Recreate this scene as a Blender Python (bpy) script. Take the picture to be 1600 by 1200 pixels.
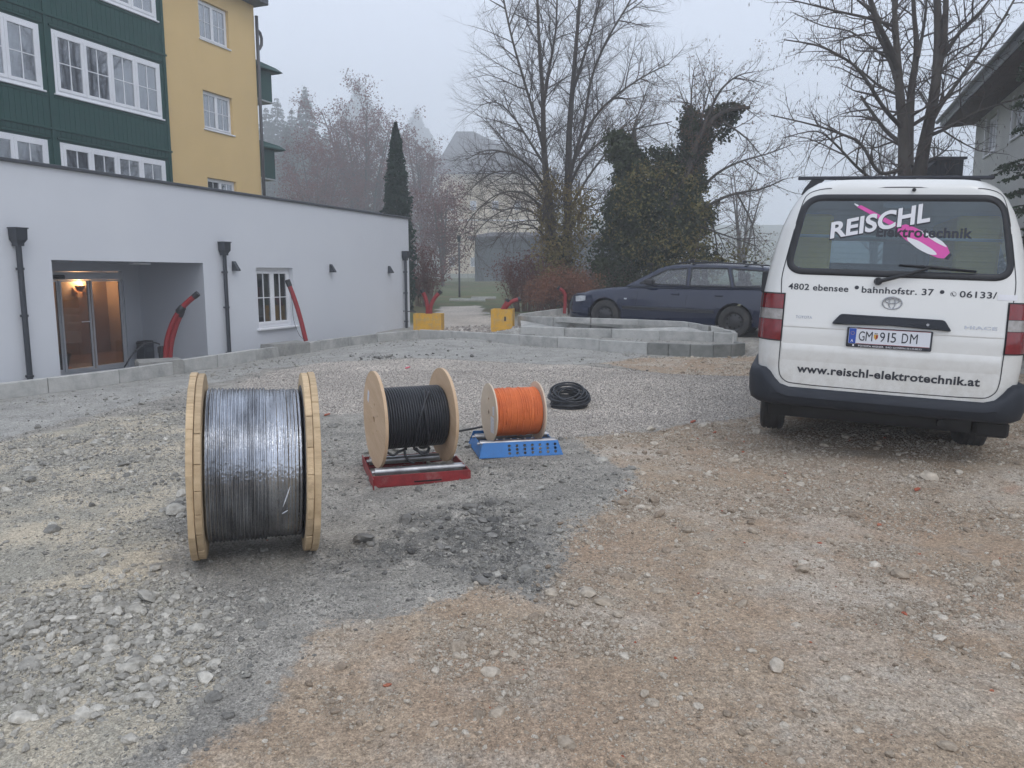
import bpy, bmesh, math, random
import numpy as np
from mathutils import Vector, Matrix
R_ = math.radians
rng = random.Random(7)
nr = np.random.RandomState(11)
for o in list(bpy.data.objects): bpy.data.objects.remove(o)
SC = bpy.context.scene
COL = SC.collection

# ------------------------------------------------------------------ camera, sky, sun, exposure
CAM_H, PITCH, FPX = 1.5, math.atan(170 / 1200), 1200.0
cd = bpy.data.cameras.new('camera'); cam = bpy.data.objects.new('camera', cd); COL.objects.link(cam)
cam.location = (0, 0, CAM_H); cam.rotation_euler = (R_(90) - PITCH, 0, 0)
cd.sensor_width = 36; cd.lens = 27; cd.clip_end = 2000; cd.clip_start = .05
SC.camera = cam
SUN_EL, SUN_AZ = R_(52), R_(155)           # azimuth clockwise from +Y
w = bpy.data.worlds.new('World'); SC.world = w; w.use_nodes = True
nt = w.node_tree; nt.nodes.clear()
sky = nt.nodes.new('ShaderNodeTexSky'); sky.sky_type = 'NISHITA'; sky.sun_disc = False
sky.sun_elevation = SUN_EL; sky.sun_rotation = SUN_AZ; sky.dust_density = 4; sky.air_density = 1.2
mul = nt.nodes.new('ShaderNodeMixRGB'); mul.blend_type = 'MIX'; mul.inputs[0].default_value = .88
mul.inputs[2].default_value = (8.6, 9.3, 10.9, 1)           # closed overcast layer over the clear sky
nt.links.new(sky.outputs[0], mul.inputs[1])
bg = nt.nodes.new('ShaderNodeBackground'); bg.inputs[1].default_value = .092
nt.links.new(mul.outputs[0], bg.inputs[0])
wo = nt.nodes.new('ShaderNodeOutputWorld'); nt.links.new(bg.outputs[0], wo.inputs[0])
sl = bpy.data.lights.new('sun', 'SUN'); sl.energy = .6; sl.angle = R_(25); sl.color = (1, .97, .93)
so = bpy.data.objects.new('sun', sl); COL.objects.link(so)
sd = Vector((math.sin(SUN_AZ) * math.cos(SUN_EL), math.cos(SUN_AZ) * math.cos(SUN_EL), math.sin(SUN_EL)))
so.rotation_euler = sd.to_track_quat('Z', 'Y').to_euler(); so.location = sd * 50
SC.view_settings.view_transform = 'Standard'; SC.view_settings.look = 'None'
SC.view_settings.exposure = 0.53; SC.view_settings.gamma = 1
SC.view_settings.use_curve_mapping = False
SC.cycles.volume_bounces = 8; SC.cycles.max_bounces = 10; SC.cycles.transparent_max_bounces = 12
SC.cycles.use_denoising = True
HAZE_DENSITY = .0036

# ------------------------------------------------------------------ pixel <-> place helpers
_c, _s = math.cos(PITCH), math.sin(PITCH)
def ray(px, py):
    a = (px - 800) / FPX; b = (600 - py) / FPX
    return (a, _c + b * _s, -_s + b * _c)
def onz(px, py, z=0):
    r = ray(px, py); t = (z - CAM_H) / r[2]; return (r[0] * t, r[1] * t, z)
def aty(px, py, Y):
    r = ray(px, py); t = Y / r[1]; return (r[0] * t, Y, CAM_H + r[2] * t)

# ------------------------------------------------------------------ numpy noise
def _hash(ix, iy, seed):
    n = (ix.astype(np.int64) * 374761393 + iy.astype(np.int64) * 668265263 + seed * 1442695041) & 0x7fffffff
    n = ((n ^ (n >> 13)) * 1274126177) & 0x7fffffff
    return ((n ^ (n >> 16)) & 0xffff) / 65535.0
def vnoise(x, y, seed=0):
    x = np.asarray(x, float); y = np.asarray(y, float)
    ix = np.floor(x); iy = np.floor(y); fx = x - ix; fy = y - iy
    fx = fx * fx * (3 - 2 * fx); fy = fy * fy * (3 - 2 * fy)
    a = _hash(ix, iy, seed); b = _hash(ix + 1, iy, seed); c = _hash(ix, iy + 1, seed); d = _hash(ix + 1, iy + 1, seed)
    return (a * (1 - fx) + b * fx) * (1 - fy) + (c * (1 - fx) + d * fx) * fy
def fbm(x, y, f, octv=4, seed=0):
    v = 0; a = .5; s = 0
    for k in range(octv):
        v = v + a * (vnoise(np.asarray(x) * f + 17.3 * k, np.asarray(y) * f - 9.1 * k, seed + k) - .5); s += a
        a *= .5; f *= 2.03
    return v / s

# ------------------------------------------------------------------ mesh builder
class MB:
    def __init__(s): s.v = []; s.f = []; s.m = []
    def add(s, vs, fs, mi=0):
        b = len(s.v); s.v.extend([tuple(p) for p in vs]); s.f.extend([tuple(b + i for i in f) for f in fs]); s.m.extend([mi] * len(fs)); return s
    def box(s, x0, x1, y0, y1, z0, z1, mi=0, M=None):
        vs = [(x, y, z) for x in (x0, x1) for y in (y0, y1) for z in (z0, z1)]
        if M is not None: vs = [tuple(M @ Vector(v)) for v in vs]
        return s.add(vs, [(0, 1, 3, 2), (4, 6, 7, 5), (0, 4, 5, 1), (2, 3, 7, 6), (0, 2, 6, 4), (1, 5, 7, 3)], mi)
    def cbox(s, x0, x1, y0, y1, z0, z1, c=.01, mi=0, M=None):
        """box with chamfered vertical and top edges"""
        def ringz(z, i):
            a, b, cc, d = x0 + i, x1 - i, y0 + i, y1 - i
            k = c
            return [(a + k, cc, z), (b - k, cc, z), (b, cc + k, z), (b, d - k, z), (b - k, d, z), (a + k, d, z), (a, d - k, z), (a, cc + k, z)]
        rs = [ringz(z0, c * .6), ringz(z0 + c, 0), ringz(z1 - c, 0), ringz(z1, c)]
        if M is not None: rs = [[tuple(M @ Vector(p)) for p in r] for r in rs]
        return s.loft(rs, mi=mi, caps=True)
    def loft(s, rings, closed=True, caps=False, mi=0, loop=False):
        n = len(rings[0]); b = len(s.v)
        for r in rings: s.v.extend([tuple(p) for p in r])
        m = n if closed else n - 1; q = len(rings)
        for i in range(q if loop else q - 1):
            i2 = (i + 1) % q
            for j in range(m):
                k = (j + 1) % n
                s.f.append((b + i * n + j, b + i * n + k, b + i2 * n + k, b + i2 * n + j)); s.m.append(mi)
        if caps:
            s.f.append(tuple(b + j for j in reversed(range(n)))); s.m.append(mi)
            s.f.append(tuple(b + (q - 1) * n + j for j in range(n))); s.m.append(mi)
        return s
    def tube(s, pts, r, n=8, caps=True, mi=0, loop=False):
        P = [Vector(p) for p in pts]; rs = r if isinstance(r, (list, tuple)) else [r] * len(P)
        rings = []; N = None
        for i, p in enumerate(P):
            a = P[(i - 1) % len(P)] if (loop or i > 0) else P[i]; b = P[(i + 1) % len(P)] if (loop or i < len(P) - 1) else P[i]
            t = (b - a)
            if t.length < 1e-9: t = Vector((0, 0, 1))
            t.normalize()
            if N is None:
                N = t.orthogonal().normalized()
            else:
                N = (N - t * N.dot(t))
                if N.length < 1e-6: N = t.orthogonal()
                N.normalize()
            B = t.cross(N)
            rings.append([tuple(p + (N * math.cos(2 * math.pi * k / n) + B * math.sin(2 * math.pi * k / n)) * rs[i]) for k in range(n)])
        return s.loft(rings, caps=caps and not loop, mi=mi, loop=loop)
    def lathe(s, prof, n=48, axis='x', mi=0, closed_prof=False):
        """profile of (along, radius) revolved about the axis"""
        rings = []
        for k in range(n):
            a = 2 * math.pi * k / n; ca, sa = math.cos(a), math.sin(a)
            if axis == 'x': rings.append([(t, r * ca, r * sa) for t, r in prof])
            elif axis == 'y': rings.append([(r * ca, t, r * sa) for t, r in prof])
            else: rings.append([(r * ca, r * sa, t) for t, r in prof])
        return s.loft(rings, closed=closed_prof, mi=mi, loop=True)
    def prism(s, poly, z0, z1, fn=None, mi=0):
        """poly (a,b) extruded; fn(a,b,c)->xyz"""
        fn = fn or (lambda a, b, c: (a, b, c)); n = len(poly)
        vs = [fn(a, b, z0) for a, b in poly] + [fn(a, b, z1) for a, b in poly]
        fs = [tuple(reversed(range(n))), tuple(range(n, 2 * n))] + [(i, (i + 1) % n, n + (i + 1) % n, n + i) for i in range(n)]
        return s.add(vs, fs, mi)
    def xf(s, M):
        s.v = [tuple(M @ Vector(p)) for p in s.v]; return s
    def mesh(s, name, mats, smooth=False, fixn=True, sharp=None):
        me = bpy.data.meshes.new(name); me.from_pydata(s.v, [], s.f); me.update()
        if fixn and len(s.f) < 60000:
            bm = bmesh.new(); bm.from_mesh(me); bmesh.ops.recalc_face_normals(bm, faces=bm.faces); bm.to_mesh(me); bm.free()
        if not isinstance(mats, (list, tuple)): mats = [mats]
        for m in mats: me.materials.append(m)
        if len(mats) > 1: me.polygons.foreach_set('material_index', s.m)
        if smooth: me.polygons.foreach_set('use_smooth', [True] * len(me.polygons))
        if smooth and sharp: me.set_sharp_from_angle(angle=R_(sharp))
        return me
    def build(s, name, mats, parent=None, smooth=False, sharp=None, **kw):
        return mkobj(name, s.mesh(name, mats, smooth, sharp=sharp), parent, **kw)
def mkobj(name, me, parent=None, loc=None, rot=None, label=None, cat=None, kind=None, group=None):
    o = bpy.data.objects.new(name, me); COL.objects.link(o)
    if parent is not None: o.parent = parent
    if loc is not None: o.location = loc
    if rot is not None: o.rotation_euler = rot
    tag(o, label, cat, kind, group); return o
def tag(o, label=None, cat=None, kind=None, group=None):
    if label: o['label'] = label
    if cat: o['category'] = cat
    if kind: o['kind'] = kind
    if group: o['group'] = group
    return o
def thing(name, label, cat, loc=(0, 0, 0), rot=(0, 0, 0), group=None):
    return mkobj(name, None, None, loc, rot, label, cat, None, group)
def part(name, me, parent, loc=(0, 0, 0), rot=(0, 0, 0)): return mkobj(name, me, parent, loc, rot)
def bevel(o, wd=.006, seg=2):
    b = o.modifiers.new('edge', 'BEVEL'); b.width = wd; b.segments = seg; b.limit_method = 'ANGLE'; b.angle_limit = R_(40); return o
def fill2d(outer, holes, thick, name='plate', offset=0):
    cu = bpy.data.curves.new(name, 'CURVE'); cu.dimensions = '2D'; cu.fill_mode = 'BOTH'; cu.extrude = thick / 2
    for pts in [outer] + holes:
        sp = cu.splines.new('POLY'); sp.points.add(len(pts) - 1)
        for i, p in enumerate(pts): sp.points[i].co = (p[0], p[1], 0, 1)
        sp.use_cyclic_u = True
    o = bpy.data.objects.new(name, cu); me = bpy.data.meshes.new_from_object(o); bpy.data.objects.remove(o); return me
def circ(cx, cy, r, n=24): return [(cx + r * math.cos(2 * math.pi * i / n), cy + r * math.sin(2 * math.pi * i / n)) for i in range(n)]
def mapmesh(me, fn):
    co = np.empty(len(me.vertices) * 3, np.float32); me.vertices.foreach_get('co', co); co = co.reshape(-1, 3)
    me.vertices.foreach_set('co', np.array([fn(*map(float, p)) for p in co], np.float32).ravel()); me.update(); return me
def rrect(x0, x1, z0, z1, r, n=6):
    P = []
    for cx, cz, a0 in ((x1 - r, z1 - r, 0), (x0 + r, z1 - r, 90), (x0 + r, z0 + r, 180), (x1 - r, z0 + r, 270)):
        for k in range(n + 1):
            a = R_(a0 + 90 * k / n); P.append((cx + r * math.cos(a), cz + r * math.sin(a)))
    return P
def rpoly(pts, r, n=6):
    """polygon with rounded corners"""
    out = []; N = len(pts)
    for i in range(N):
        p = Vector(pts[i]); a = (Vector(pts[i - 1]) - p); b = (Vector(pts[(i + 1) % N]) - p)
        rr = min(r, a.length * .45, b.length * .45); A = p + a.normalized() * rr; B = p + b.normalized() * rr
        for k in range(n + 1):
            t = k / n; q = A * (1 - t) ** 2 + p * 2 * t * (1 - t) + B * t * t; out.append((q.x, q.y))
    return out

# ------------------------------------------------------------------ materials
MATS = {}
def mat(name, col, rough=.6, metal=0, spec=.5, var=None, vscale=4, bump=0, bscale=40, detail=4, coat=0, dirt=None, dscale=1.5, damt=.5, stretch=None, wave=None, emit=None, trans=0, alpha=1, coords='Object', randcol=0):
    m = bpy.data.materials.new(name); m.use_nodes = True; t = m.node_tree; N = t.nodes; L = t.links
    b = N['Principled BSDF']; b.inputs['Roughness'].default_value = rough; b.inputs['Metallic'].default_value = metal
    b.inputs['Specular IOR Level'].default_value = spec; b.inputs['Coat Weight'].default_value = coat
    b.inputs['Coat Roughness'].default_value = .08
    b.inputs['Base Color'].default_value = (*col, 1)
    if trans: b.inputs['Transmission Weight'].default_value = trans
    if alpha < 1: b.inputs['Alpha'].default_value = alpha
    if emit: b.inputs['Emission Color'].default_value = (*emit[0], 1); b.inputs['Emission Strength'].default_value = emit[1]
    tc = N.new('ShaderNodeTexCoord'); vec = tc.outputs[coords]
    if stretch:
        mp = N.new('ShaderNodeMapping'); mp.inputs['Scale'].default_value = stretch; L.new(vec, mp.inputs[0]); vec = mp.outputs[0]
    cur = None
    def noise(sc, de=detail, ro=.6):
        n = N.new('ShaderNodeTexNoise'); n.inputs['Scale'].default_value = sc; n.inputs['Detail'].default_value = de; n.inputs['Roughness'].default_value = ro
        L.new(vec, n.inputs['Vector']); return n
    def ramp(src, a, bb):
        r = N.new('ShaderNodeMapRange'); r.inputs[1].default_value = a; r.inputs[2].default_value = bb; L.new(src, r.inputs[0]); return r.outputs[0]
    def mix(fac, a, bcol):
        x = N.new('ShaderNodeMixRGB')
        if hasattr(fac, 'node'): L.new(fac, x.inputs[0])
        else: x.inputs[0].default_value = fac
        for i, c in ((1, a), (2, bcol)):
            if hasattr(c, 'node'): L.new(c, x.inputs[i])
            else: x.inputs[i].default_value = (*c, 1)
        return x.outputs[0]
    if var: cur = mix(ramp(noise(vscale).outputs[0], .35, .65), col, var)
    if randcol:
        oi = N.new('ShaderNodeObjectInfo'); hv = N.new('ShaderNodeHueSaturation')
        mr = N.new('ShaderNodeMapRange'); mr.inputs[3].default_value = 1 - randcol; mr.inputs[4].default_value = 1 + randcol
        L.new(oi.outputs['Random'], mr.inputs[0]); L.new(mr.outputs[0], hv.inputs['Value'])
        if cur is not None: L.new(cur, hv.inputs['Color'])
        else: hv.inputs['Color'].default_value = (*col, 1)
        cur = hv.outputs[0]
    if dirt:
        n2 = noise(dscale, 6, .7); cur = mix(ramp(n2.outputs[0], 1 - damt - .12, 1 - damt + .2), cur if cur is not None else col, dirt)
    if cur is not None: L.new(cur, b.inputs['Base Color'])
    if bump:
        bn = N.new('ShaderNodeBump'); bn.inputs['Strength'].default_value = bump; bn.inputs['Distance'].default_value = .01
        L.new(noise(bscale, 5).outputs[0], bn.inputs['Height']); L.new(bn.outputs[0], b.inputs['Normal'])
    MATS[name] = m; return m

M_wallW = mat('annex_render', (.66, .68, .71), .85, var=(.63, .65, .685), vscale=.7, bump=.35, bscale=160, dirt=(.60, .62, .65), dscale=.5, damt=.28)
M_wallY = mat('ochre_render', (.70, .50, .23), .85, var=(.66, .47, .215), vscale=.8, bump=.35, bscale=120, dirt=(.55, .42, .24), dscale=.35, damt=.3)
M_green = mat('green_paint', (.007, .050, .042), .6, spec=.3, var=(.010, .062, .051), vscale=3, bump=.25, bscale=60, stretch=(8, 8, 1))
M_white = mat('white_frame', (.82, .83, .85), .4, var=(.76, .77, .79), vscale=2)
M_anth = mat('anthracite_metal', (.028, .034, .043), .42, var=(.036, .042, .052), vscale=6)
M_coping = mat('coping_metal', (.06, .065, .075), .4)
M_brownmet = mat('brown_metal', (.06, .06, .065), .45)
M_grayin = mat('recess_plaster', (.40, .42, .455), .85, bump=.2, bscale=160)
M_alu = mat('door_alu', (.55, .56, .58), .35, metal=.3)
M_room = mat('room_wall', (.46, .35, .26), .8, var=(.42, .31, .23), vscale=1)
M_roomfl = mat('room_floor', (.25, .15, .09), .3)
M_dark = mat('dark_plastic', (.02, .02, .022), .5)
M_curtain = mat('curtain_cloth', (.62, .64, .68), .9, var=(.42, .44, .48), vscale=9, stretch=(3, 3, .15))
M_conc = mat('kerb_concrete', (.40, .40, .38), .9, var=(.29, .295, .28), vscale=5, bump=.9, bscale=26, dirt=(.55, .54, .51), dscale=2.2, damt=.5, randcol=.2)
M_concwet = mat('damp_concrete', (.15, .155, .145), .8, var=(.21, .215, .20), vscale=4, bump=.6, bscale=60, dirt=(.28, .28, .26), dscale=3, damt=.4, randcol=.12)
M_mortar = mat('mortar_block', (.34, .335, .31), .95, var=(.25, .25, .235), vscale=6, bump=.9, bscale=30)
M_red = mat('red_conduit', (.30, .018, .022), .5, var=(.24, .015, .018), vscale=8)
M_yel = mat('yellow_box', (.70, .39, .03), .65, var=(.60, .32, .025), vscale=4, dirt=(.38, .30, .19), dscale=7, damt=.42)
M_ply = mat('plywood', (.62, .445, .29), .65, var=(.54, .37, .225), vscale=2.2, stretch=(1, 1, 5), bump=.12, bscale=20, dirt=(.36, .25, .16), dscale=3, damt=.26)
M_plyedge = mat('plywood_edge', (.52, .34, .20), .75, var=(.36, .22, .12), vscale=14)
M_pine = mat('pine_plank', (.60, .45, .275), .75, var=(.47, .34, .20), vscale=3, stretch=(2, 14, 2), bump=.5, bscale=24, dirt=(.24, .16, .09), dscale=5, damt=.33, randcol=.16)
M_cream = mat('cream_board', (.66, .55, .42), .6, var=(.60, .49, .37), vscale=4)
M_cable = mat('black_cable', (.012, .014, .018), .38, var=(.02, .022, .028), vscale=20)
M_orange = mat('orange_cable', (.76, .20, .055), .55, var=(.64, .15, .04), vscale=8)
M_redsteel = mat('red_steel', (.27, .018, .02), .5, var=(.19, .014, .016), vscale=14, dirt=(.30, .17, .15), dscale=9, damt=.33, bump=.2, bscale=50)
M_bluesteel = mat('blue_steel', (.018, .17, .48), .4, var=(.02, .15, .42), vscale=12, dirt=(.18, .24, .32), dscale=7, damt=.26)
M_steel = mat('steel_roller', (.42, .43, .44), .35, metal=.75, var=(.28, .28, .29), vscale=9, dirt=(.14, .13, .13), dscale=6, damt=.4)
M_paper = mat('paper_label', (.75, .76, .78), .7, var=(.5, .52, .6), vscale=60)
M_blkhole = mat('black_hole', (.006, .006, .006), .9)

def film_mat():
    m = bpy.data.materials.new('stretch_film'); m.use_nodes = True; t = m.node_tree; N = t.nodes; L = t.links
    b = N['Principled BSDF']; out = N['Material Output']
    b.inputs['Base Color'].default_value = (.010, .011, .015, 1); b.inputs['Roughness'].default_value = .4
    g = N.new('ShaderNodeBsdfPrincipled'); g.inputs['Metallic'].default_value = 1; g.inputs['Base Color'].default_value = (.84, .88, .94, 1); g.inputs['Roughness'].default_value = .12
    tc = N.new('ShaderNodeTexCoord'); mp = N.new('ShaderNodeMapping'); mp.inputs['Scale'].default_value = (15, 3.0, 3.0); L.new(tc.outputs['Object'], mp.inputs[0])
    n = N.new('ShaderNodeTexNoise'); n.inputs['Scale'].default_value = 1.0; n.inputs['Detail'].default_value = 6; L.new(mp.outputs[0], n.inputs[0])
    mp2 = N.new('ShaderNodeMapping'); mp2.inputs['Scale'].default_value = (16, 11, 11); L.new(tc.outputs['Object'], mp2.inputs[0])
    n2 = N.new('ShaderNodeTexNoise'); n2.inputs['Scale'].default_value = 2.2; n2.inputs['Detail'].default_value = 5; n2.inputs['Distortion'].default_value = 1.5; L.new(mp2.outputs[0], n2.inputs[0])
    ad = N.new('ShaderNodeMath'); ad.operation = 'ADD'; L.new(n.outputs[0], ad.inputs[0]); L.new(n2.outputs[0], ad.inputs[1])
    bu = N.new('ShaderNodeBump'); bu.inputs['Strength'].default_value = .36; bu.inputs['Distance'].default_value = .014; L.new(ad.outputs[0], bu.inputs['Height'])
    L.new(bu.outputs[0], g.inputs['Normal']); L.new(bu.outputs[0], b.inputs['Normal'])
    mr = N.new('ShaderNodeMapRange'); mr.inputs[1].default_value = .3; mr.inputs[2].default_value = .7; mr.inputs[3].default_value = .17; mr.inputs[4].default_value = .64; L.new(n.outputs[0], mr.inputs[0])
    mx = N.new('ShaderNodeMixShader'); L.new(mr.outputs[0], mx.inputs[0]); L.new(b.outputs[0], mx.inputs[1]); L.new(g.outputs[0], mx.inputs[2]); L.new(mx.outputs[0], out.inputs[0])
    return m
M_film = film_mat()
def glass_mat(name, tint, base, opac, rough=.03, spec=.5, refl=(.9, .9, .9), boost=0.0):
    """glass pane: see-through tint under a mirror coat"""
    m = bpy.data.materials.new(name); m.use_nodes = True; t = m.node_tree; N = t.nodes; L = t.links; out = N['Material Output']
    b = N['Principled BSDF']; b.inputs['Base Color'].default_value = (*base, 1); b.inputs['Roughness'].default_value = rough; b.inputs['Specular IOR Level'].default_value = spec
    tr = N.new('ShaderNodeBsdfTransparent'); tr.inputs[0].default_value = (*tint, 1)
    gl = N.new('ShaderNodeBsdfGlossy'); gl.inputs[0].default_value = (*refl, 1); gl.inputs[1].default_value = rough
    lw = N.new('ShaderNodeLayerWeight'); lw.inputs[0].default_value = .5; pw = N.new('ShaderNodeMath'); pw.operation = 'POWER'; pw.inputs[1].default_value = 4.5; L.new(lw.outputs['Facing'], pw.inputs[0])
    ad = N.new('ShaderNodeMath'); ad.operation = 'MULTIPLY_ADD'; ad.inputs[1].default_value = .92 - boost; ad.inputs[2].default_value = .035 + boost; ad.use_clamp = True; L.new(pw.outputs[0], ad.inputs[0])
    m1 = N.new('ShaderNodeMixShader'); m1.inputs[0].default_value = opac; L.new(tr.outputs[0], m1.inputs[1]); L.new(b.outputs[0], m1.inputs[2])
    m2 = N.new('ShaderNodeMixShader'); L.new(ad.outputs[0], m2.inputs[0]); L.new(m1.outputs[0], m2.inputs[1]); L.new(gl.outputs[0], m2.inputs[2])
    L.new(m2.outputs[0], out.inputs[0]); return m
M_glass = glass_mat('window_glass', (.70, .74, .78), (.03, .035, .045), .08, boost=.24)
M_doorglass = glass_mat('door_glass', (.50, .46, .43), (.10, .08, .07), .12, boost=.03)
M_vanglass = glass_mat('van_glass', (.74, .82, .86), (.04, .07, .09), .16, boost=.02)
M_plainglass = glass_mat('plain_glass', (.45, .48, .52), (.04, .05, .06), .35, boost=.07)
M_carglass = glass_mat('car_glass', (.70, .78, .76), (.03, .04, .04), .10, boost=.08)

# ------------------------------------------------------------------ frames shared by several builders
TH = R_(20.4); U = Vector((math.sin(TH), math.cos(TH), 0)); W = Vector((-math.cos(TH), math.sin(TH), 0))
AC = Vector((-2.801, 21.138, 0)); QC = Vector((-9.3, 24.5, 0)); FRZ = R_(90) - TH     # local x along the facade, local y into the house
def annex_local(x, y):
    dx = x - AC.x; dy = y - AC.y; return dx * U.x + dy * U.y, dx * W.x + dy * W.y

# ------------------------------------------------------------------ ground shape
CP = np.array([
 (0,0,0),(-4,2,0),(4,2,.02),(-2,5,0),(2,4.5,.02),(1.5,6,.05),(2.4,6.6,.105),(4.0,6.3,.13),(4.2,9,.12),(7,5,.10),(-6,6,-.02),(-3,9,0),(0,9,.02),(-2.5,13,.02),
 (0,13,.03),(2.5,12,.06),(4.5,12,.09),(-2.3,18.6,.03),(.5,16.2,.05),(2.4,14.2,.08),(4.1,13.5,.09),(5.6,12.5,.12),(6.5,14.5,.2),
 (4.75,16.3,.22),(5.6,17.4,.24),(3.6,17.2,.27),(2.3,17.9,.30),(3.3,15.9,.36),(1.2,17.6,.42),(3.1,18.6,.42),(-.6,19.3,.10),(-2.2,20.2,.08),(-1.4,22,.12),
 (-2.2,26,.18),(1.5,20,.46),(4,19.5,.42),(9,18,.4),(9,10,.2),(14,16,.35),(.5,23,.4),(0,28,.35),(6,27,.5),(-3,34,.4),(0,42,.5),(10,45,.7),(-10,45,.5),(-25,25,0),(-14,12,0),(25,20,.5),(30,60,1),(-30,70,1),(0,70,.9),
 (-15,-10,0),(15,-10,0),(0,-15,0),(60,0,.5),(-60,0,0),(0,130,1),(80,130,1),(-80,130,1)], float)
KA = [onz(*p, .15) for p in [(-60, 606), (0, 598), (143, 583), (285, 563), (420, 543), (478, 535), (560, 524), (655, 515)]]
KAx = np.array([p[0] for p in KA]); KAy = np.array([p[1] for p in KA])
_kb = np.array([onz(655, 515, .15), onz(740, 519, .17), onz(830, 524, .20), onz(940, 531, .215), onz(992, 534, .225), onz(1080, 538, .225), onz(1130, 539, .22), (4.5, 14.65, .22)]); KBx, KBy, KBz = _kb.T
_r2 = np.array([onz(813, 510, .35), onz(940, 513, .37), onz(1055, 517, .38), onz(1152, 520, .385)]); R2x, R2y, R2z = _r2.T
_r3 = np.array([onz(813, 493, .50), onz(850, 495, .53), onz(890, 496, .56), onz(1000, 499, .55), onz(1069, 502, .545), onz(1108, 508, .50), onz(1152, 517, .40)]); R3x, R3y, R3z = _r3.T
def base_z(x, y):
    x = np.asarray(x, float); y = np.asarray(y, float); num = 0; den = 0
    for cx, cy, cz in CP:
        d2 = (x - cx) ** 2 + (y - cy) ** 2; s = .25 + .0009 * (cx * cx + cy * cy)
        wt = 1 / (d2 + s) ** 2.0; num = num + wt * cz; den = den + wt
    return num / den
def sstep(a, b, v): t = np.clip((v - a) / (b - a), 0, 1); return t * t * (3 - 2 * t)
def poly_sd(x, y, poly):
    """signed distance, negative inside"""
    P = np.array([p[:2] for p in poly], float); n = len(P); x = np.asarray(x, float); y = np.asarray(y, float)
    d = np.full(x.shape, 1e9); ins = np.zeros(x.shape, bool)
    for i in range(n):
        a = P[i]; b = P[(i + 1) % n]; e = b - a; wx = x - a[0]; wy = y - a[1]
        t = np.clip((wx * e[0] + wy * e[1]) / (e @ e), 0, 1); d = np.minimum(d, (wx - t * e[0]) ** 2 + (wy - t * e[1]) ** 2)
        c = ((a[1] > y) != (b[1] > y)) & (x < (b[0] - a[0]) * (y - a[1]) / (b[1] - a[1] + 1e-12) + a[0]); ins ^= c
    return np.sqrt(d) * np.where(ins, -1, 1)
def gp(*pts, z=0): return [onz(px, py, z)[:2] for px, py in pts]
Z_GRAVEL = gp((372,612),(420,586),(500,572),(640,566),(900,578),(1030,592),(1190,604),(1195,655),(1080,672),(990,682),(880,690),(760,672),(640,648),(500,645),(400,632))
Z_MORTAR = gp((-200,700),(0,684),(150,648),(300,606),(420,578),(640,562),(900,577),(1010,560),(1150,566),(1160,548),(1000,535),(655,505),(200,570),(-200,612))
Z_TAN = gp((1000,683),(880,688),(940,712),(1000,742),(1010,765),(960,800),(880,850),(862,905),(842,945),(760,925),(640,965),(500,985),(470,1040),(440,1120),(300,1190),(200,1300),(600,1700),(2400,1700),(2600,640),(1500,600),(1195,630),(1100,668))
Z_CLOD = gp((640,800),(760,790),(850,840),(870,900),(870,950),(780,930),(650,880),(520,890),(500,860),(600,840))
Z_PALE = gp((-100,900),(60,930),(200,900),(300,930),(340,1010),(310,1075),(230,1110),(60,1140),(-150,1130))
Z_LEFT = gp((-300,700),(0,690),(160,650),(292,640),(292,760),(240,900),(320,960),(330,1080),(200,1200),(100,1400),(-600,1300))
Z_BACKTAN = gp((930,572),(1020,566),(1190,560),(1400,560),(1500,600),(1190,604),(1040,590))
Z_PATH = gp((690,484),(745,484),(765,500),(810,518),(660,514),(672,498), z=.18)
Z_TRACK = gp((720,1060),(980,1030),(960,1110),(920,1300),(640,1300))
def zones(x, y):
    n1 = fbm(x, y, 1.3, 4, 3) * .55 + fbm(x, y, 6, 3, 9) * .16
    sc = np.clip(y * .09, .3, 1.6)
    f = lambda P, wd=.18: 1 - sstep(-wd, wd, poly_sd(x, y, P) + n1 * sc)
    tan = np.maximum(f(Z_TAN, .14), f(Z_BACKTAN, .2)); gravel = f(Z_GRAVEL, .25); mortar = f(Z_MORTAR, .1)
    left = f(Z_LEFT, .3); lawn = sstep(30.5, 32, y + n1 * 2); path = f(Z_PATH, .15)
    lawn = np.maximum(lawn, sstep(21, 23, y + n1) * (1 - path)); lawn = lawn * (1 - path)
    behind = (x < np.interp(y, KAy, KAx)) & (y < 20)
    lawn = np.where(behind, 0, lawn)
    pale = f(Z_PALE, .2); clod = f(Z_CLOD, .2)
    return dict(tan=tan * (1 - gravel) * (1 - mortar), gravel=gravel * (1 - mortar), mortar=mortar, left=left, lawn=lawn, path=path, pale=pale, clod=clod)
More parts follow.
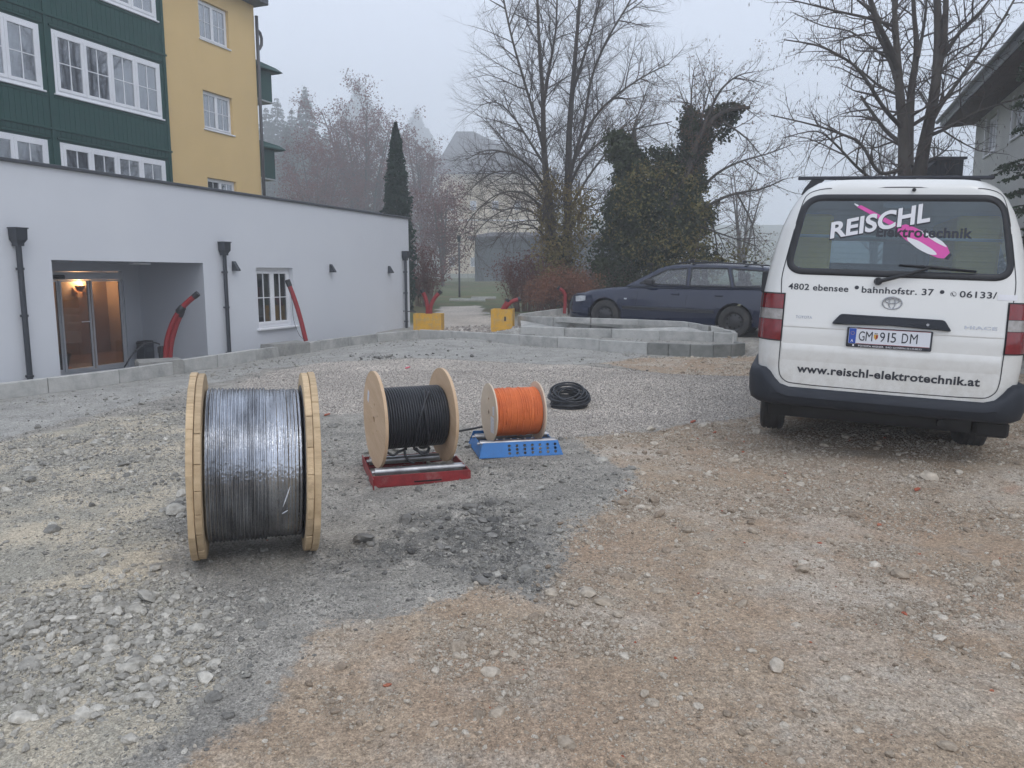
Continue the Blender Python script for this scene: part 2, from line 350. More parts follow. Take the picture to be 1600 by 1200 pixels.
def gz(x, y, Z=None, fine=True):
    x = np.asarray(x, float); y = np.asarray(y, float)
    z = base_z(x, y)
    far = sstep(9, 30, y)
    z = z + fbm(x, y, .45, 3, 1) * .07 * (1 - sstep(12, 22, y)) * sstep(1.5, 3.5, y)
    near = 1 - sstep(10, 16, np.abs(x) + y * .5)
    if Z is None: Z = zones(x, y)
    rough = .018 + .02 * Z['left'] + .05 * Z['clod'] + .03 * Z['pale'] - .012 * Z['mortar'] - .005 * Z['gravel']
    z = z + fbm(x, y, 2.6, 4, 5) * rough * 1.6 * (1 - .8 * far)
    z = z + np.abs(fbm(x, y, 7, 3, 21)) * Z['clod'] * .10
    # mortar haunch against the kerb, then the drop to the sunken strip along the house
    xk = np.interp(y, KAy, KAx); dk = (x - xk) * .9
    inr = sstep(7.5, 9, y) * (1 - sstep(18.7, 19.5, y))
    w_ = np.exp(-(np.clip(dk, 0, 9) / .75) ** 2) * inr * (x < xk + 4); z = z * (1 - w_) + (-.055 + .25 * (z - base_z(x, y))) * w_
    z = beds(x, y, z)
    z = z - .34 * (1 - sstep(-.12, -.03, dk)) * inr
    z = z + .05 * Z['gravel'] * sstep(8, 10, y)
    # wooded hillside far behind the houses
    hill = sstep(200, 430, y) * 62 * (1 - .55 * sstep(-60, 70, x))
    return z + hill
def beds(x, y, z):
    yb = np.interp(x, KBx, KBy); tb = np.interp(x, KBx, KBz); y2 = np.interp(x, R2x, R2y); t2 = np.interp(x, R2x, R2z); y3 = np.interp(x, R3x, R3y); t3 = np.interp(x, R3x, R3z)
    inx = sstep(KBx[0] - .3, KBx[0] + .1, x) * (1 - sstep(4.35, 4.75, x)); rough = z - base_z(x, y)
    f = np.exp(-(np.clip(yb - y, 0, 9) / .8) ** 2) * inx * (y <= yb + .10)
    z = z * (1 - f) + (tb - .235 + rough * .4) * f
    on = inx * (y > yb + .10)
    mid = on * (y < y2 + .10) * sstep(.0, .25, x); zm = tb - .03 + (t2 - .20 - tb + .03) * np.clip((y - yb) / (y2 - yb + .01), 0, 1) + rough * .5
    z = z * (1 - mid) + zm * mid
    bed = on * (y >= y2 + .10) * (y < y3 + .02) * sstep(.15, .35, x); z = z * (1 - bed) + np.minimum(z, t2 - .25) * bed
    bk = inx * (y >= y3 + .02) * (y < y3 + .5) * sstep(.9, 1.2, x); z = z * (1 - bk) + np.minimum(z, t3 - .06) * bk
    return z
def gzs(x, y): return float(gz(np.array([x]), np.array([y]))[0])
def axis(fine0, fine1, step, lo, hi, g):
    a = list(np.arange(fine0, fine1, step)); s = step; v = a[-1]
    while v < hi: s *= g; v += s; a.append(v)
    s = step; v = a[0]; b = []
    while v > lo: s *= g; v -= s; b.append(v)
    return np.array(b[::-1] + a)
gx = axis(-4.6, 4.9, .036, -520, 520, 1.065)
gy = np.concatenate([axis(2.2, 8.0, .032, -50, 8.01, 1.2)[:-1], axis(8.05, 19.4, .06, 8.1, 525, 1.032)]); gy = np.unique(gy[(gy < 8.0) | (gy > 8.04)])
GX, GY = np.meshgrid(gx, gy); Zn = zones(GX, GY); GZ = gz(GX, GY, Zn)
nx, ny = len(gx), len(gy)
me = bpy.data.meshes.new('ground'); me.vertices.add(nx * ny)
me.vertices.foreach_set('co', np.stack([GX, GY, GZ], -1).astype(np.float32).ravel())
ii = (np.arange(ny - 1)[:, None] * nx + np.arange(nx - 1)[None, :]).ravel()
quads = np.stack([ii, ii + 1, ii + nx + 1, ii + nx], -1).astype(np.int32)
me.loops.add(quads.size); me.loops.foreach_set('vertex_index', quads.ravel())
me.polygons.add(len(quads)); me.polygons.foreach_set('loop_start', np.arange(0, quads.size, 4, dtype=np.int32))
me.polygons.foreach_set('use_smooth', np.ones(len(quads), bool)); me.update(calc_edges=True)
def attr(me, name, arr):
    a = me.attributes.new(name, 'FLOAT', 'POINT'); a.data.foreach_set('value', arr.astype(np.float32).ravel())
for k in ('tan', 'gravel', 'mortar', 'left', 'lawn', 'path', 'clod'): attr(me, 'z_' + k, Zn[k])
attr(me, 'z_track', 1 - sstep(-.12, .12, poly_sd(GX, GY, Z_TRACK) + fbm(GX, GY, 2, 3, 4) * .3))

def ground_mat():
    m = bpy.data.materials.new('ground_dirt'); m.use_nodes = True; t = m.node_tree; N = t.nodes; L = t.links; b = N['Principled BSDF']
    b.inputs['Roughness'].default_value = .92; b.inputs['Specular IOR Level'].default_value = .25
    geo = N.new('ShaderNodeNewGeometry'); P = geo.outputs['Position']
    def noise(sc, de=5, ro=.6, dist=0):
        n = N.new('ShaderNodeTexNoise'); n.inputs['Scale'].default_value = sc; n.inputs['Detail'].default_value = de; n.inputs['Roughness'].default_value = ro
        n.inputs['Distortion'].default_value = dist; L.new(P, n.inputs['Vector']); return n.outputs[0]
    def rng_(src, a, bb, c=0, d=1):
        r = N.new('ShaderNodeMapRange'); r.inputs[1].default_value = a; r.inputs[2].default_value = bb; r.inputs[3].default_value = c; r.inputs[4].default_value = d; L.new(src, r.inputs[0]); return r.outputs[0]
    def mix(fac, a, c, mode='MIX'):
        x = N.new('ShaderNodeMixRGB'); x.blend_type = mode
        if hasattr(fac, 'node'): L.new(fac, x.inputs[0])
        else: x.inputs[0].default_value = fac
        for i, q in ((1, a), (2, c)):
            if hasattr(q, 'node'): L.new(q, x.inputs[i])
            else: x.inputs[i].default_value = (*q, 1)
        return x.outputs[0]
    def at(nm): a = N.new('ShaderNodeAttribute'); a.attribute_name = nm; return a.outputs['Fac']
    def math_(op, a, c):
        x = N.new('ShaderNodeMath'); x.operation = op; x.use_clamp = False
        for i, q in ((0, a), (1, c)):
            if hasattr(q, 'node'): L.new(q, x.inputs[i])
            else: x.inputs[i].default_value = q
        return x.outputs[0]
    def vor(sc, out='Color', rand=1):
        v = N.new('ShaderNodeTexVoronoi'); v.inputs['Scale'].default_value = sc; v.inputs['Randomness'].default_value = rand; L.new(P, v.inputs['Vector']); return v.outputs[out]
    big = noise(.7, 4); midn = noise(4, 5, .65); fin = noise(45, 6, .7); fin2 = noise(160, 4, .7)
    grain = rng_(fin, .3, .7, .70, 1.28); grain2 = rng_(fin2, .3, .7, .66, 1.34)
    cell = N.new('ShaderNodeSeparateColor'); L.new(vor(75), cell.inputs[0]); cl = rng_(cell.outputs[0], 0, 1, .62, 1.42)
    cell2 = N.new('ShaderNodeSeparateColor'); L.new(vor(170), cell2.inputs[0]); cl2 = rng_(cell2.outputs[1], 0, 1, .7, 1.3)
    tan = mix(rng_(midn, .35, .65), (.30, .226, .158), (.40, .318, .23)); tan = mix(rng_(big, .42, .62), tan, (.34, .248, .172))
    tan = mix(rng_(noise(.9, 6, .65), .48, .66, 0, .8), tan, (.48, .435, .37)); tan = mix(rng_(noise(3.1, 6, .7), .54, .68, 0, .6), tan, (.34, .315, .27))
    tan = mix(rng_(noise(1.9, 3, .5), .66, .74, 0, .5), tan, (.34, .175, .105))
    gray = mix(rng_(midn, .35, .65), (.24, .226, .197), (.38, .355, .31)); gray = mix(rng_(noise(1.6, 5), .5, .68, 0, .8), gray, (.195, .187, .168))
    left = mix(rng_(noise(2.2, 5), .4, .6), (.32, .302, .25), (.48, .42, .32))
    mort = mix(rng_(noise(2.5, 6, .7), .35, .65), (.27, .264, .24), (.39, .378, .345))
    grav = mix(rng_(big, .4, .6), (.40, .36, .31), (.49, .44, .38)); grav = mix(1.0, grav, mix(1.0, (1, 1, 1), cl, 'MULTIPLY'), 'MULTIPLY')
    edge = math_('MULTIPLY', math_('SUBTRACT', math_('ADD', noise(14, 6, .75), noise(3.5, 5, .65)), 1.0), 1.1)
    zs_ = lambda nm: rng_(math_('ADD', at(nm), edge), .36, .64)
    c = mix(zs_('z_left'), gray, left); c = mix(zs_('z_tan'), c, tan); c = mix(zs_('z_gravel'), c, grav); c = mix(zs_('z_mortar'), c, mort)
    c = mix(math_('MULTIPLY', at('z_clod'), rng_(noise(5, 5), .4, .6)), c, (.125, .122, .112))
    c = mix(1.0, c, grain, 'MULTIPLY'); c = mix(1.0, c, grain2, 'MULTIPLY'); c = mix(.8, c, cl2, 'MULTIPLY'); c = mix(.45, c, cl, 'MULTIPLY')
    lawn = mix(rng_(noise(1.2, 5), .4, .6), (.055, .085, .03), (.10, .105, .045)); lawn = mix(rng_(noise(.35, 4), .5, .65), lawn, (.12, .09, .05))
    c = mix(at('z_lawn'), c, lawn); c = mix(at('z_path'), c, grav)
    L.new(c, b.inputs['Base Color'])
    h = math_('ADD', math_('MULTIPLY', fin, .9), math_('MULTIPLY', fin2, .35))
    dv = vor(70, 'Distance'); h = math_('ADD', h, math_('MULTIPLY', dv, math_('ADD', math_('MULTIPLY', at('z_gravel'), -.9), -.35)))
    # tyre tread prints
    mp = N.new('ShaderNodeMapping'); mp.inputs['Rotation'].default_value = (0, 0, R_(-14)); L.new(P, mp.inputs[0])
    wv = N.new('ShaderNodeTexWave'); wv.inputs['Scale'].default_value = 3.2; wv.inputs['Distortion'].default_value = .8; wv.inputs['Detail'].default_value = 3; wv.inputs['Detail Scale'].default_value = 2; L.new(mp.outputs[0], wv.inputs['Vector'])
    h = math_('ADD', h, math_('MULTIPLY', math_('MULTIPLY', rng_(wv.outputs[1], 0, .25, -1, 0), at('z_track')), 1.3))
    bu = N.new('ShaderNodeBump'); bu.inputs['Strength'].default_value = .75; bu.inputs['Distance'].default_value = .009; L.new(h, bu.inputs['Height']); L.new(bu.outputs[0], b.inputs['Normal'])
    return m
me.materials.append(ground_mat())
GROUND = mkobj('ground', me, kind='structure', label='rough building-site ground of crushed grey stone and tan dirt')
OCC = []     # ground discs kept free of loose stones (x, y, r)

# ------------------------------------------------------------------ loose stones
def stone_mat(name, c1, c2, c3):
    m = bpy.data.materials.new(name); m.use_nodes = True; t = m.node_tree; N = t.nodes; L = t.links; b = N['Principled BSDF']
    b.inputs['Roughness'].default_value = .88; b.inputs['Specular IOR Level'].default_value = .3
    oi = N.new('ShaderNodeObjectInfo'); cr = N.new('ShaderNodeValToRGB'); e = cr.color_ramp.elements
    e[0].color = (*c1, 1); e[1].color = (*c3, 1); q = e.new(.55); q.color = (*c2, 1)
    L.new(oi.outputs['Random'], cr.inputs[0])
    tc = N.new('ShaderNodeTexCoord'); n = N.new('ShaderNodeTexNoise'); n.inputs['Scale'].default_value = 2.2; n.inputs['Detail'].default_value = 6; L.new(tc.outputs['Object'], n.inputs[0])
    mr = N.new('ShaderNodeMapRange'); mr.inputs[1].default_value = .3; mr.inputs[2].default_value = .7; mr.inputs[3].default_value = .72; mr.inputs[4].default_value = 1.2; L.new(n.outputs[0], mr.inputs[0])
    mx = N.new('ShaderNodeMixRGB'); mx.blend_type = 'MULTIPLY'; mx.inputs[0].default_value = 1; L.new(cr.outputs[0], mx.inputs[1]); L.new(mr.outputs[0], mx.inputs[2]); L.new(mx.outputs[0], b.inputs['Base Color'])
    bu = N.new('ShaderNodeBump'); bu.inputs['Strength'].default_value = .5; bu.inputs['Distance'].default_value = .08; L.new(n.outputs[0], bu.inputs['Height']); L.new(bu.outputs[0], b.inputs['Normal'])
    return m
SM = {'gray': stone_mat('grey_stone', (.17, .165, .15), (.29, .28, .25), (.46, .44, .39)),
      'tan': stone_mat('tan_stone', (.26, .205, .15), (.43, .365, .285), (.60, .545, .46)),
      'pale': stone_mat('pale_stone', (.30, .285, .25), (.45, .425, .37), (.60, .57, .50)),
      'gravel': stone_mat('washed_gravel', (.17, .155, .14), (.40, .365, .33), (.62, .58, .53)),
      'clod': stone_mat('mortar_lump', (.11, .107, .10), (.18, .174, .16), (.30, .29, .265)),
      'brick': stone_mat('brick_chip', (.36, .10, .05), (.42, .12, .07), (.45, .17, .1))}
def rock_mesh(seed, m, npt=26, flat=.62, jag=.25):
    r = random.Random(seed); bm = bmesh.new()
    sx, sy = 1, r.uniform(.62, .95)
    for i in range(npt):
        k = i + .5; ph = math.acos(1 - 2 * k / npt); th = math.pi * (1 + 5 ** .5) * k
        q = 1 + r.uniform(-jag, jag * .5)
        bm.verts.new((math.cos(th) * math.sin(ph) * sx * q * .5, math.sin(th) * math.sin(ph) * sy * q * .5, math.cos(ph) * flat * q * .5))
    h = bmesh.ops.convex_hull(bm, input=bm.verts)
    bmesh.ops.delete(bm, geom=[v for v in bm.verts if not v.link_faces], context='VERTS')
    bmesh.ops.recalc_face_normals(bm, faces=bm.faces)
    me = bpy.data.meshes.new('stone'); bm.to_mesh(me); bm.free(); me.materials.append(m)
    me.polygons.foreach_set('use_smooth', [True] * len(me.polygons)); me.set_sharp_from_angle(angle=R_(34)); return me
NV = 6
rock = {k: [rock_mesh(100 * i + j, SM[k], 26 if k != 'gravel' else 12, r_, jg) for j in range(NV)] for i, (k, r_, jg) in enumerate(
    [('gray', .6, .28), ('tan', .6, .18), ('pale', .62, .24), ('gravel', .7, .3), ('clod', .6, .4), ('brick', .5, .3)])}
def scatter():
    out = {k: [] for k in rock}
    bands = [(1.9, 2.8), (2.8, 4), (4, 5.6), (5.6, 8), (8, 11.5), (11.5, 16), (16, 21)]
    for (y0, y1) in bands:
        smin = .00135 * y0
        for o in range(6):
            s0 = smin * 2 ** o
            if s0 > .11: break
            W_ = .70 * y1 + .6; area = 2 * W_ * (y1 - y0)
            full = 1 / (.785 * (s0 * 1.4) ** 2) * area
            n = int(full * .75); n = min(n, 260000)
            x = nr.uniform(-W_, W_, n); y = nr.uniform(y0, y1, n); ok = np.abs(x) < .70 * y + .5; x = x[ok]; y = y[ok]
            Z = zones(x, y); cl = fbm(x, y, 1.6, 4, 31); cl2 = fbm(x, y, .7, 3, 37)
            clump = np.clip(.55 + cl * 2.4 + cl2 * 1.2, .05, 2.2)
            s = s0 * 2 ** nr.uniform(0, 1, len(x))
            tail = np.where(s > .014, (.018 / s) ** .85, 1)
            gray = (1 - Z['tan']) * (1 - Z['gravel']) * (1 - Z['mortar']) * (1 - Z['lawn'])
            cm = sstep(-.02, .16, fbm(x, y, 1.0, 5, 51) + .5 * fbm(x, y, 4.0, 3, 57)); c_tan = Z['tan'] * (.07 * tail + cm * np.where(s < .03, .50, .50 * (.03 / s) ** 2.2)) * np.clip(.4 + clump, .4, 1.5)
            c_left = gray * Z['left'] * .34 * clump * np.where(s > .03, (.03 / s) ** 1.6, 1)
            c_gray = gray * (1 - Z['left']) * .22 * clump * np.where(s > .012, (.012 / s) ** 1.1, 1)
            c_grav = Z['gravel'] * np.where((s > .008) & (s < .021), .5, .006 * tail)
            c_pale = Z['pale'] * gray * np.where((s > .022) & (s < .085), .62, .05)
            c_clod = Z['clod'] * np.where(s > .02, .12, .1) * clump
            c_mort = Z['mortar'] * .035 * clump * tail
            c_hm = (Z['mortar'] > .5) * np.exp(-((x + 1.75) / .6) ** 2 - ((y - 13.9) / .4) ** 2) * (s > .03) * .5 * clump
            c_path = Z['path'] * .2
            for k, c, in (('tan', c_tan), ('pale', c_left * .55 + c_pale), ('gray', c_left * .45 + c_gray + c_mort), ('gravel', c_grav + c_path), ('clod', c_clod + c_hm), ('brick', c_tan * .004 + c_gray * .001)):
                pr = c / .75; keep = nr.uniform(0, 1, len(x)) < pr
                # nothing behind the kerb or inside things
                keep &= ~((x < np.interp(y, KAy, KAx) + .02) & (y < 21))
                out[k].append(np.stack([x[keep], y[keep], s[keep]], -1))
    return {k: np.concatenate(v) for k, v in out.items()}
SCAT = scatter()
ALL = np.concatenate([np.column_stack([v, np.full(len(v), i)]) for i, v in enumerate(SCAT.values())]); KEYS = list(SCAT)
score = ALL[:, 2] / np.hypot(ALL[:, 0], ALL[:, 1]); visible = (np.abs(ALL[:, 0]) < ALL[:, 1] * .68) & (ALL[:, 1] > 2.35)
order = np.argsort(-(score * visible)); top = order[:300]; rest = order[300:]
def stone_z(x, y, s): return gz(x, y) + s * nr.uniform(-.12, .16, np.shape(s))
tz = stone_z(ALL[top, 0], ALL[top, 1], ALL[top, 2])
for j, i in enumerate(top):
    x, y, s, k = ALL[i]; o = part('stone', rock[KEYS[int(k)]][rng.randrange(NV)], GROUND, (x, y, tz[j]), (rng.uniform(-.35, .35), rng.uniform(-.35, .35), rng.uniform(0, 6.28)))
    o.scale = (s, s * rng.uniform(.75, 1.1), s * rng.uniform(.7, 1.1))
def gn_scatter(name, pts, key):
    n = len(pts); me = bpy.data.meshes.new(name); me.vertices.add(n)
    z = stone_z(pts[:, 0], pts[:, 1], pts[:, 2])
    me.vertices.foreach_set('co', np.column_stack([pts[:, :2], z]).astype(np.float32).ravel())
    a = me.attributes.new('rot', 'FLOAT_VECTOR', 'POINT'); a.data.foreach_set('vector', np.column_stack([nr.uniform(-.5, .5, n), nr.uniform(-.5, .5, n), nr.uniform(0, 6.28, n)]).astype(np.float32).ravel())
    a = me.attributes.new('scl', 'FLOAT_VECTOR', 'POINT'); a.data.foreach_set('vector', (pts[:, 2:3] * nr.uniform(.72, 1.12, (n, 3))).astype(np.float32).ravel())
    a = me.attributes.new('vi', 'INT', 'POINT'); a.data.foreach_set('value', nr.randint(0, NV, n).astype(np.int32))
    src = bpy.data.collections.new(name + '_kinds')
    for q in rock[key]: src.objects.link(bpy.data.objects.new('stone_kind', q))
    g = bpy.data.node_groups.new(name, 'GeometryNodeTree'); g.interface.new_socket('Geometry', in_out='INPUT', socket_type='NodeSocketGeometry'); g.interface.new_socket('Geometry', in_out='OUTPUT', socket_type='NodeSocketGeometry')
    N = g.nodes; L = g.links; gi = N.new('NodeGroupInput'); go = N.new('NodeGroupOutput'); ip = N.new('GeometryNodeInstanceOnPoints')
    ci = N.new('GeometryNodeCollectionInfo'); ci.inputs['Collection'].default_value = src; ci.inputs['Separate Children'].default_value = True; ci.inputs['Reset Children'].default_value = True
    def na(nm, ty): a = N.new('GeometryNodeInputNamedAttribute'); a.data_type = ty; a.inputs['Name'].default_value = nm; return [q for q in a.outputs if q.enabled and q.name == 'Attribute'][0]
    L.new(gi.outputs[0], ip.inputs['Points']); L.new(ci.outputs[0], ip.inputs['Instance']); ip.inputs['Pick Instance'].default_value = True
    L.new(na('vi', 'INT'), ip.inputs['Instance Index']); L.new(na('rot', 'FLOAT_VECTOR'), ip.inputs['Rotation']); L.new(na('scl', 'FLOAT_VECTOR'), ip.inputs['Scale'])
    L.new(ip.outputs[0], go.inputs[0])
    o = mkobj(name, me, kind='stuff'); md = o.modifiers.new('scatter', 'NODES'); md.node_group = g; return o
LBL = {'gray': ('crushed_stone', 'loose crushed grey stone strewn over the middle of the site'), 'tan': ('dirt_pebbles', 'tan pebbles half sunk in the brown dirt'),
       'pale': ('limestone_rubble', 'pale limestone rubble lying left of the big cable drum'), 'gravel': ('washed_gravel', 'spread of fine washed gravel behind the cable drums'),
       'clod': ('mortar_crumbs', 'dark crumbled mortar lumps in front of the drums'), 'brick': ('brick_chips', 'small scattered red brick chips')}
ra = ALL[rest]
for i, k in enumerate(KEYS):
    sel = ra[ra[:, 3] == i]
    if len(sel): o = gn_scatter(LBL[k][0], sel[:, :3], k); o['label'] = LBL[k][1]
print('stones', {k: len(v) for k, v in SCAT.items()}, 'ground tris', len(quads) * 2)

# ------------------------------------------------------------------ walls with openings
def wall_open(mb, u0, u1, z0, z1, holes, y=0.0, th=.30, mi=0, reveal=True):
    """wall sheet in the x-z plane at y with openings (u0,u1,z0,z1,depth) and their reveals"""
    us = sorted({u0, u1, *[h[0] for h in holes], *[h[1] for h in holes]}); zs = sorted({z0, z1, *[h[2] for h in holes], *[h[3] for h in holes]})
    us = [q for q in us if u0 - 1e-6 <= q <= u1 + 1e-6]; zs = [q for q in zs if z0 - 1e-6 <= q <= z1 + 1e-6]
    for a, b in zip(us, us[1:]):
        for c, d in zip(zs, zs[1:]):
            mu, mz = (a + b) / 2, (c + d) / 2
            if any(h[0] < mu < h[1] and h[2] < mz < h[3] for h in holes): continue
            mb.add([(a, y, c), (b, y, c), (b, y, d), (a, y, d)], [(0, 1, 2, 3)], mi)
    for h in holes:
        a, b, c, d = h[:4]; q = y + h[4]
        mb.add([(a, y, c), (b, y, c), (b, y, d), (a, y, d), (a, q, c), (b, q, c), (b, q, d), (a, q, d)],
               [(0, 4, 5, 1), (1, 5, 6, 2), (2, 6, 7, 3), (3, 7, 4, 0)], mi)
    return mb
_pane_cache = {}
def pane_mesh(w_, h_, m):
    k = (round(w_, 3), round(h_, 3), m.name)
    if k not in _pane_cache:
        b = MB(); b.box(0, w_, -.003, .003, 0, h_); _pane_cache[k] = b.mesh('pane', m)
    return _pane_cache[k]
def window(parent, u0, u1, z0, z1, y, ncas, rows=2, fr=.06, cas=.05, munt=.016, curtain=True, cols=2, glass=M_glass, sill=True, sillm=None, lab=None, proud=.03):
    """frame mesh with casements and glazing bars; panes, curtain and sill are its children"""
    f = MB(); W0 = u1 - u0
    def fr_box(a, b, c, d, y0, y1): f.cbox(a, b, y0, y1, c, d, .006)
    f.box(u0, u1, y, y + .07, z0, z0 + fr); f.box(u0, u1, y, y + .07, z1 - fr, z1)
    f.box(u0, u0 + fr, y, y + .07, z0 + fr, z1 - fr); f.box(u1 - fr, u1, y, y + .07, z0 + fr, z1 - fr)
    cw = (W0 - 2 * fr) / ncas; panes = []
    for i in range(ncas):
        a = u0 + fr + i * cw + .004; b = a + cw - .008; c = z0 + fr + .004; d = z1 - fr - .004; yy = y - proud * .5; y2 = y + .045
        f.box(a, b, yy, y2, c, c + cas); f.box(a, b, yy, y2, d - cas, d); f.box(a, a + cas, yy, y2, c + cas, d - cas); f.box(b - cas, b, yy, y2, c + cas, d - cas)
        ia, ib, ic, id_ = a + cas, b - cas, c + cas, d - cas; pw = (ib - ia - munt * (cols - 1)) / cols; ph = (id_ - ic - munt * (rows - 1)) / rows
        for q in range(1, cols): x = ia + q * pw + (q - 1) * munt; f.box(x, x + munt, y + .002, y + .034, ic, id_)
        for q in range(1, rows):
            zz = ic + q * ph + (q - 1) * munt
            for p in range(cols): x = ia + p * (pw + munt); f.box(x, x + pw, y + .003, y + .033, zz, zz + munt)
        for p in range(cols):
            for q in range(rows): panes.append((ia + p * (pw + munt), ic + q * (ph + munt), pw, ph))
        f.box(b - .02, b - .008, yy - .012, yy, (c + d) / 2 - .05, (c + d) / 2 + .05)
    o = f.build('window', M_white, parent)
    if lab: o['label'] = lab
    for x, z, w_, h_ in panes: part('pane', pane_mesh(w_, h_, glass), o, (x, y + .018, z))
    if curtain:
        c = MB(); n = int((W0 - .1) / .035); ys = [y + .11 + .02 * math.sin(i * 1.7 + math.sin(i * .43) * 2) for i in range(n + 1)]
        c.loft([[(u0 + .05 + (W0 - .1) * i / n, ys[i], z0 + .04), (u0 + .05 + (W0 - .1) * i / n, ys[i], z1 - .04)] for i in range(n + 1)], closed=False); c.build('curtain', M_curtain, o, smooth=True)
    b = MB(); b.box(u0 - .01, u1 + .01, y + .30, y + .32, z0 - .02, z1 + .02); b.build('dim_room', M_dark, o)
    if sill: s = MB(); s.cbox(u0 - .05, u1 + .05, y - .16 if sillm is None else y - sillm, y + .01, z0 - .045, z0 - .004, .008); s.build('sill', M_white, o)
    return o

# ------------------------------------------------------------------ white flat-roofed annex
A = thing('annex_building', 'long single-storey white rendered annex with dark coping and recessed glass entrance', 'building', AC, (0, 0, FRZ))
ax0, ax1, ah, adep = -19.0, 0.0, 3.05, 7.1
op = (-10.755, -7.77, -.2, 1.716, 1.5); wi = (-6.336, -5.163, .452, 1.649, .16)
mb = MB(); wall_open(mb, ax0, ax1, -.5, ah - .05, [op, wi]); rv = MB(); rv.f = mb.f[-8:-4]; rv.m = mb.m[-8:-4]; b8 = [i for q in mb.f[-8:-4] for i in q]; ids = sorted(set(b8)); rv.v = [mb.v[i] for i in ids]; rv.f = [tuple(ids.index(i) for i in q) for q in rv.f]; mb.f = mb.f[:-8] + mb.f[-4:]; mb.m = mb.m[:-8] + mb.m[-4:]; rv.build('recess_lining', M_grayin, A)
mb.add([(ax1, 0, -.5), (ax1, adep, -.5), (ax1, adep, ah - .05), (ax1, 0, ah - .05)], [(0, 1, 2, 3)]); mb.add([(ax0, adep, -.5), (ax1, adep, -.5), (ax1, adep, ah - .05), (ax0, adep, ah - .05)], [(0, 1, 2, 3)])
mb.add([(ax0, 0, -.5), (ax0, adep, -.5), (ax0, adep, ah - .05), (ax0, 0, ah - .05)], [(0, 1, 2, 3)])
mb.build('wall', M_wallW, A)
mb = MB(); mb.box(ax0, ax1, .05, adep - .02, ah - .4, ah - .3); mb.build('roof', M_coping, A)
mb = MB(); mb.cbox(ax0 - .03, ax1 + .035, -.045, .28, ah - .048, ah - .002, .006); mb.box(ax1 - .25, ax1 + .035, .282, adep + .03, ah - .048, ah - .002); mb.build('coping', M_coping, A)
# entrance recess: back wall with sliding doors
dU0, dU1, dZ0, dZ1 = -9.62, -8.13, -.16, 1.56
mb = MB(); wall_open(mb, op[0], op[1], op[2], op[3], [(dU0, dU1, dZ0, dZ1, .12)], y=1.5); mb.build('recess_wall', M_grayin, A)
mb = MB(); mb.box(op[0], op[1], -.02, 1.5, -.34, -.202); mb.build('threshold_slab', M_mortar, A)
mb = MB(); mb.cbox(-8.6, -8.2, .75, .85, 1.685, 1.713, .01); mb.build('recess_light', M_white, A)
d = MB(); y0, y1 = 1.53, 1.60; hd = .14
d.box(dU0, dU1, y0 - .02, y1, dZ1 - hd, dZ1 - .002); d.box(dU0, dU1, y0, y1, dZ0 + .002, dZ0 + .035)
for x in (dU0, dU1 - .03): d.box(x + .001, x + .029, y0, y1, dZ0 + .036, dZ1 - hd - .001)
D = d.build('sliding_door', M_alu, A)
lv = [(dU0 + .03, dU0 + .20), (dU0 + .20, -8.845), (-8.80, dU1 - .03)]
for i, (a, b) in enumerate(lv):
    f = MB(); yy = y0 + (.012 if i != 1 else -.012)
    for x in (a, b - .035): f.box(x, x + .035, yy, yy + .03, dZ0 + .036, dZ1 - hd - .002)
    f.box(a + .035, b - .035, yy, yy + .03, dZ0 + .036, dZ0 + .085); f.box(a + .035, b - .035, yy, yy + .03, dZ1 - hd - .03, dZ1 - hd - .002)
    f.build('door_leaf', M_alu, D); g = MB(); g.box(a + .036, b - .036, yy + .01, yy + .018, dZ0 + .086, dZ1 - hd - .031); g.build('pane', M_doorglass, D)
f = MB(); f.cbox(dU0 + .02, dU0 + .27, y0 - .085, y0 - .021, dZ1 - .12, dZ1 - .055, .012); f.build('door_sensor', M_dark, D)
f = MB(); f.box(-9.05, -8.86, 1.515, 1.517, .70, .715); f.build('door_sticker', M_paper, D)
# lobby behind the doors
mb = MB(); X0, X1, Y0, Y1, Z0, Z1 = -11.6, -5.9, 1.66, 4.4, -.18, 2.3
mb.add([(X0, Y1, Z0), (X1, Y1, Z0), (X1, Y1, Z1), (X0, Y1, Z1)], [(0, 1, 2, 3)]); mb.add([(X0, Y0, Z0), (X0, Y1, Z0), (X0, Y1, Z1), (X0, Y0, Z1)], [(0, 1, 2, 3)])
mb.add([(X1, Y0, Z0), (X1, Y1, Z0), (X1, Y1, Z1), (X1, Y0, Z1)], [(0, 1, 2, 3)]); mb.add([(X0, Y0, Z1), (X1, Y0, Z1), (X1, Y1, Z1), (X0, Y1, Z1)], [(0, 1, 2, 3)]); mb.build('lobby_wall', M_room, A)
mb = MB(); mb.box(X0, X1, Y0, Y1, Z0 - .05, Z0 - .002); mb.build('lobby_floor', M_roomfl, A)
M_lampglow = mat('lamp_glow', (1, .6, .25), emit=((1, .50, .14), 30)); M_shade = mat('lamp_shade', (.5, .33, .16), .6)
lx, ly, lz = -6.60, Y1, 1.26
sh = MB(); n = 14
sh.loft([[(lx + r * math.cos(math.pi * i / n), ly - .02 - r * .8 * math.sin(math.pi * i / n), lz + z) for i in range(n + 1)] for r, z in ((.05, -.10), (.10, -.04), (.13, .02))], closed=False)
LS = sh.build('wall_lamp', M_shade, A, smooth=True); bb = MB(); bb.cbox(lx - .06, lx + .06, ly - .08, ly - .03, lz - .02, lz + .06, .02); bb.build('bulb', M_lampglow, LS)
pl = bpy.data.lights.new('lobby_lamp_light', 'POINT'); pl.energy = 70; pl.color = (1, .72, .42); pl.shadow_soft_size = .06
po = bpy.data.objects.new('lobby_lamp_light', pl); COL.objects.link(po); po.parent = A; po.location = (lx, ly - .12, lz + .14)
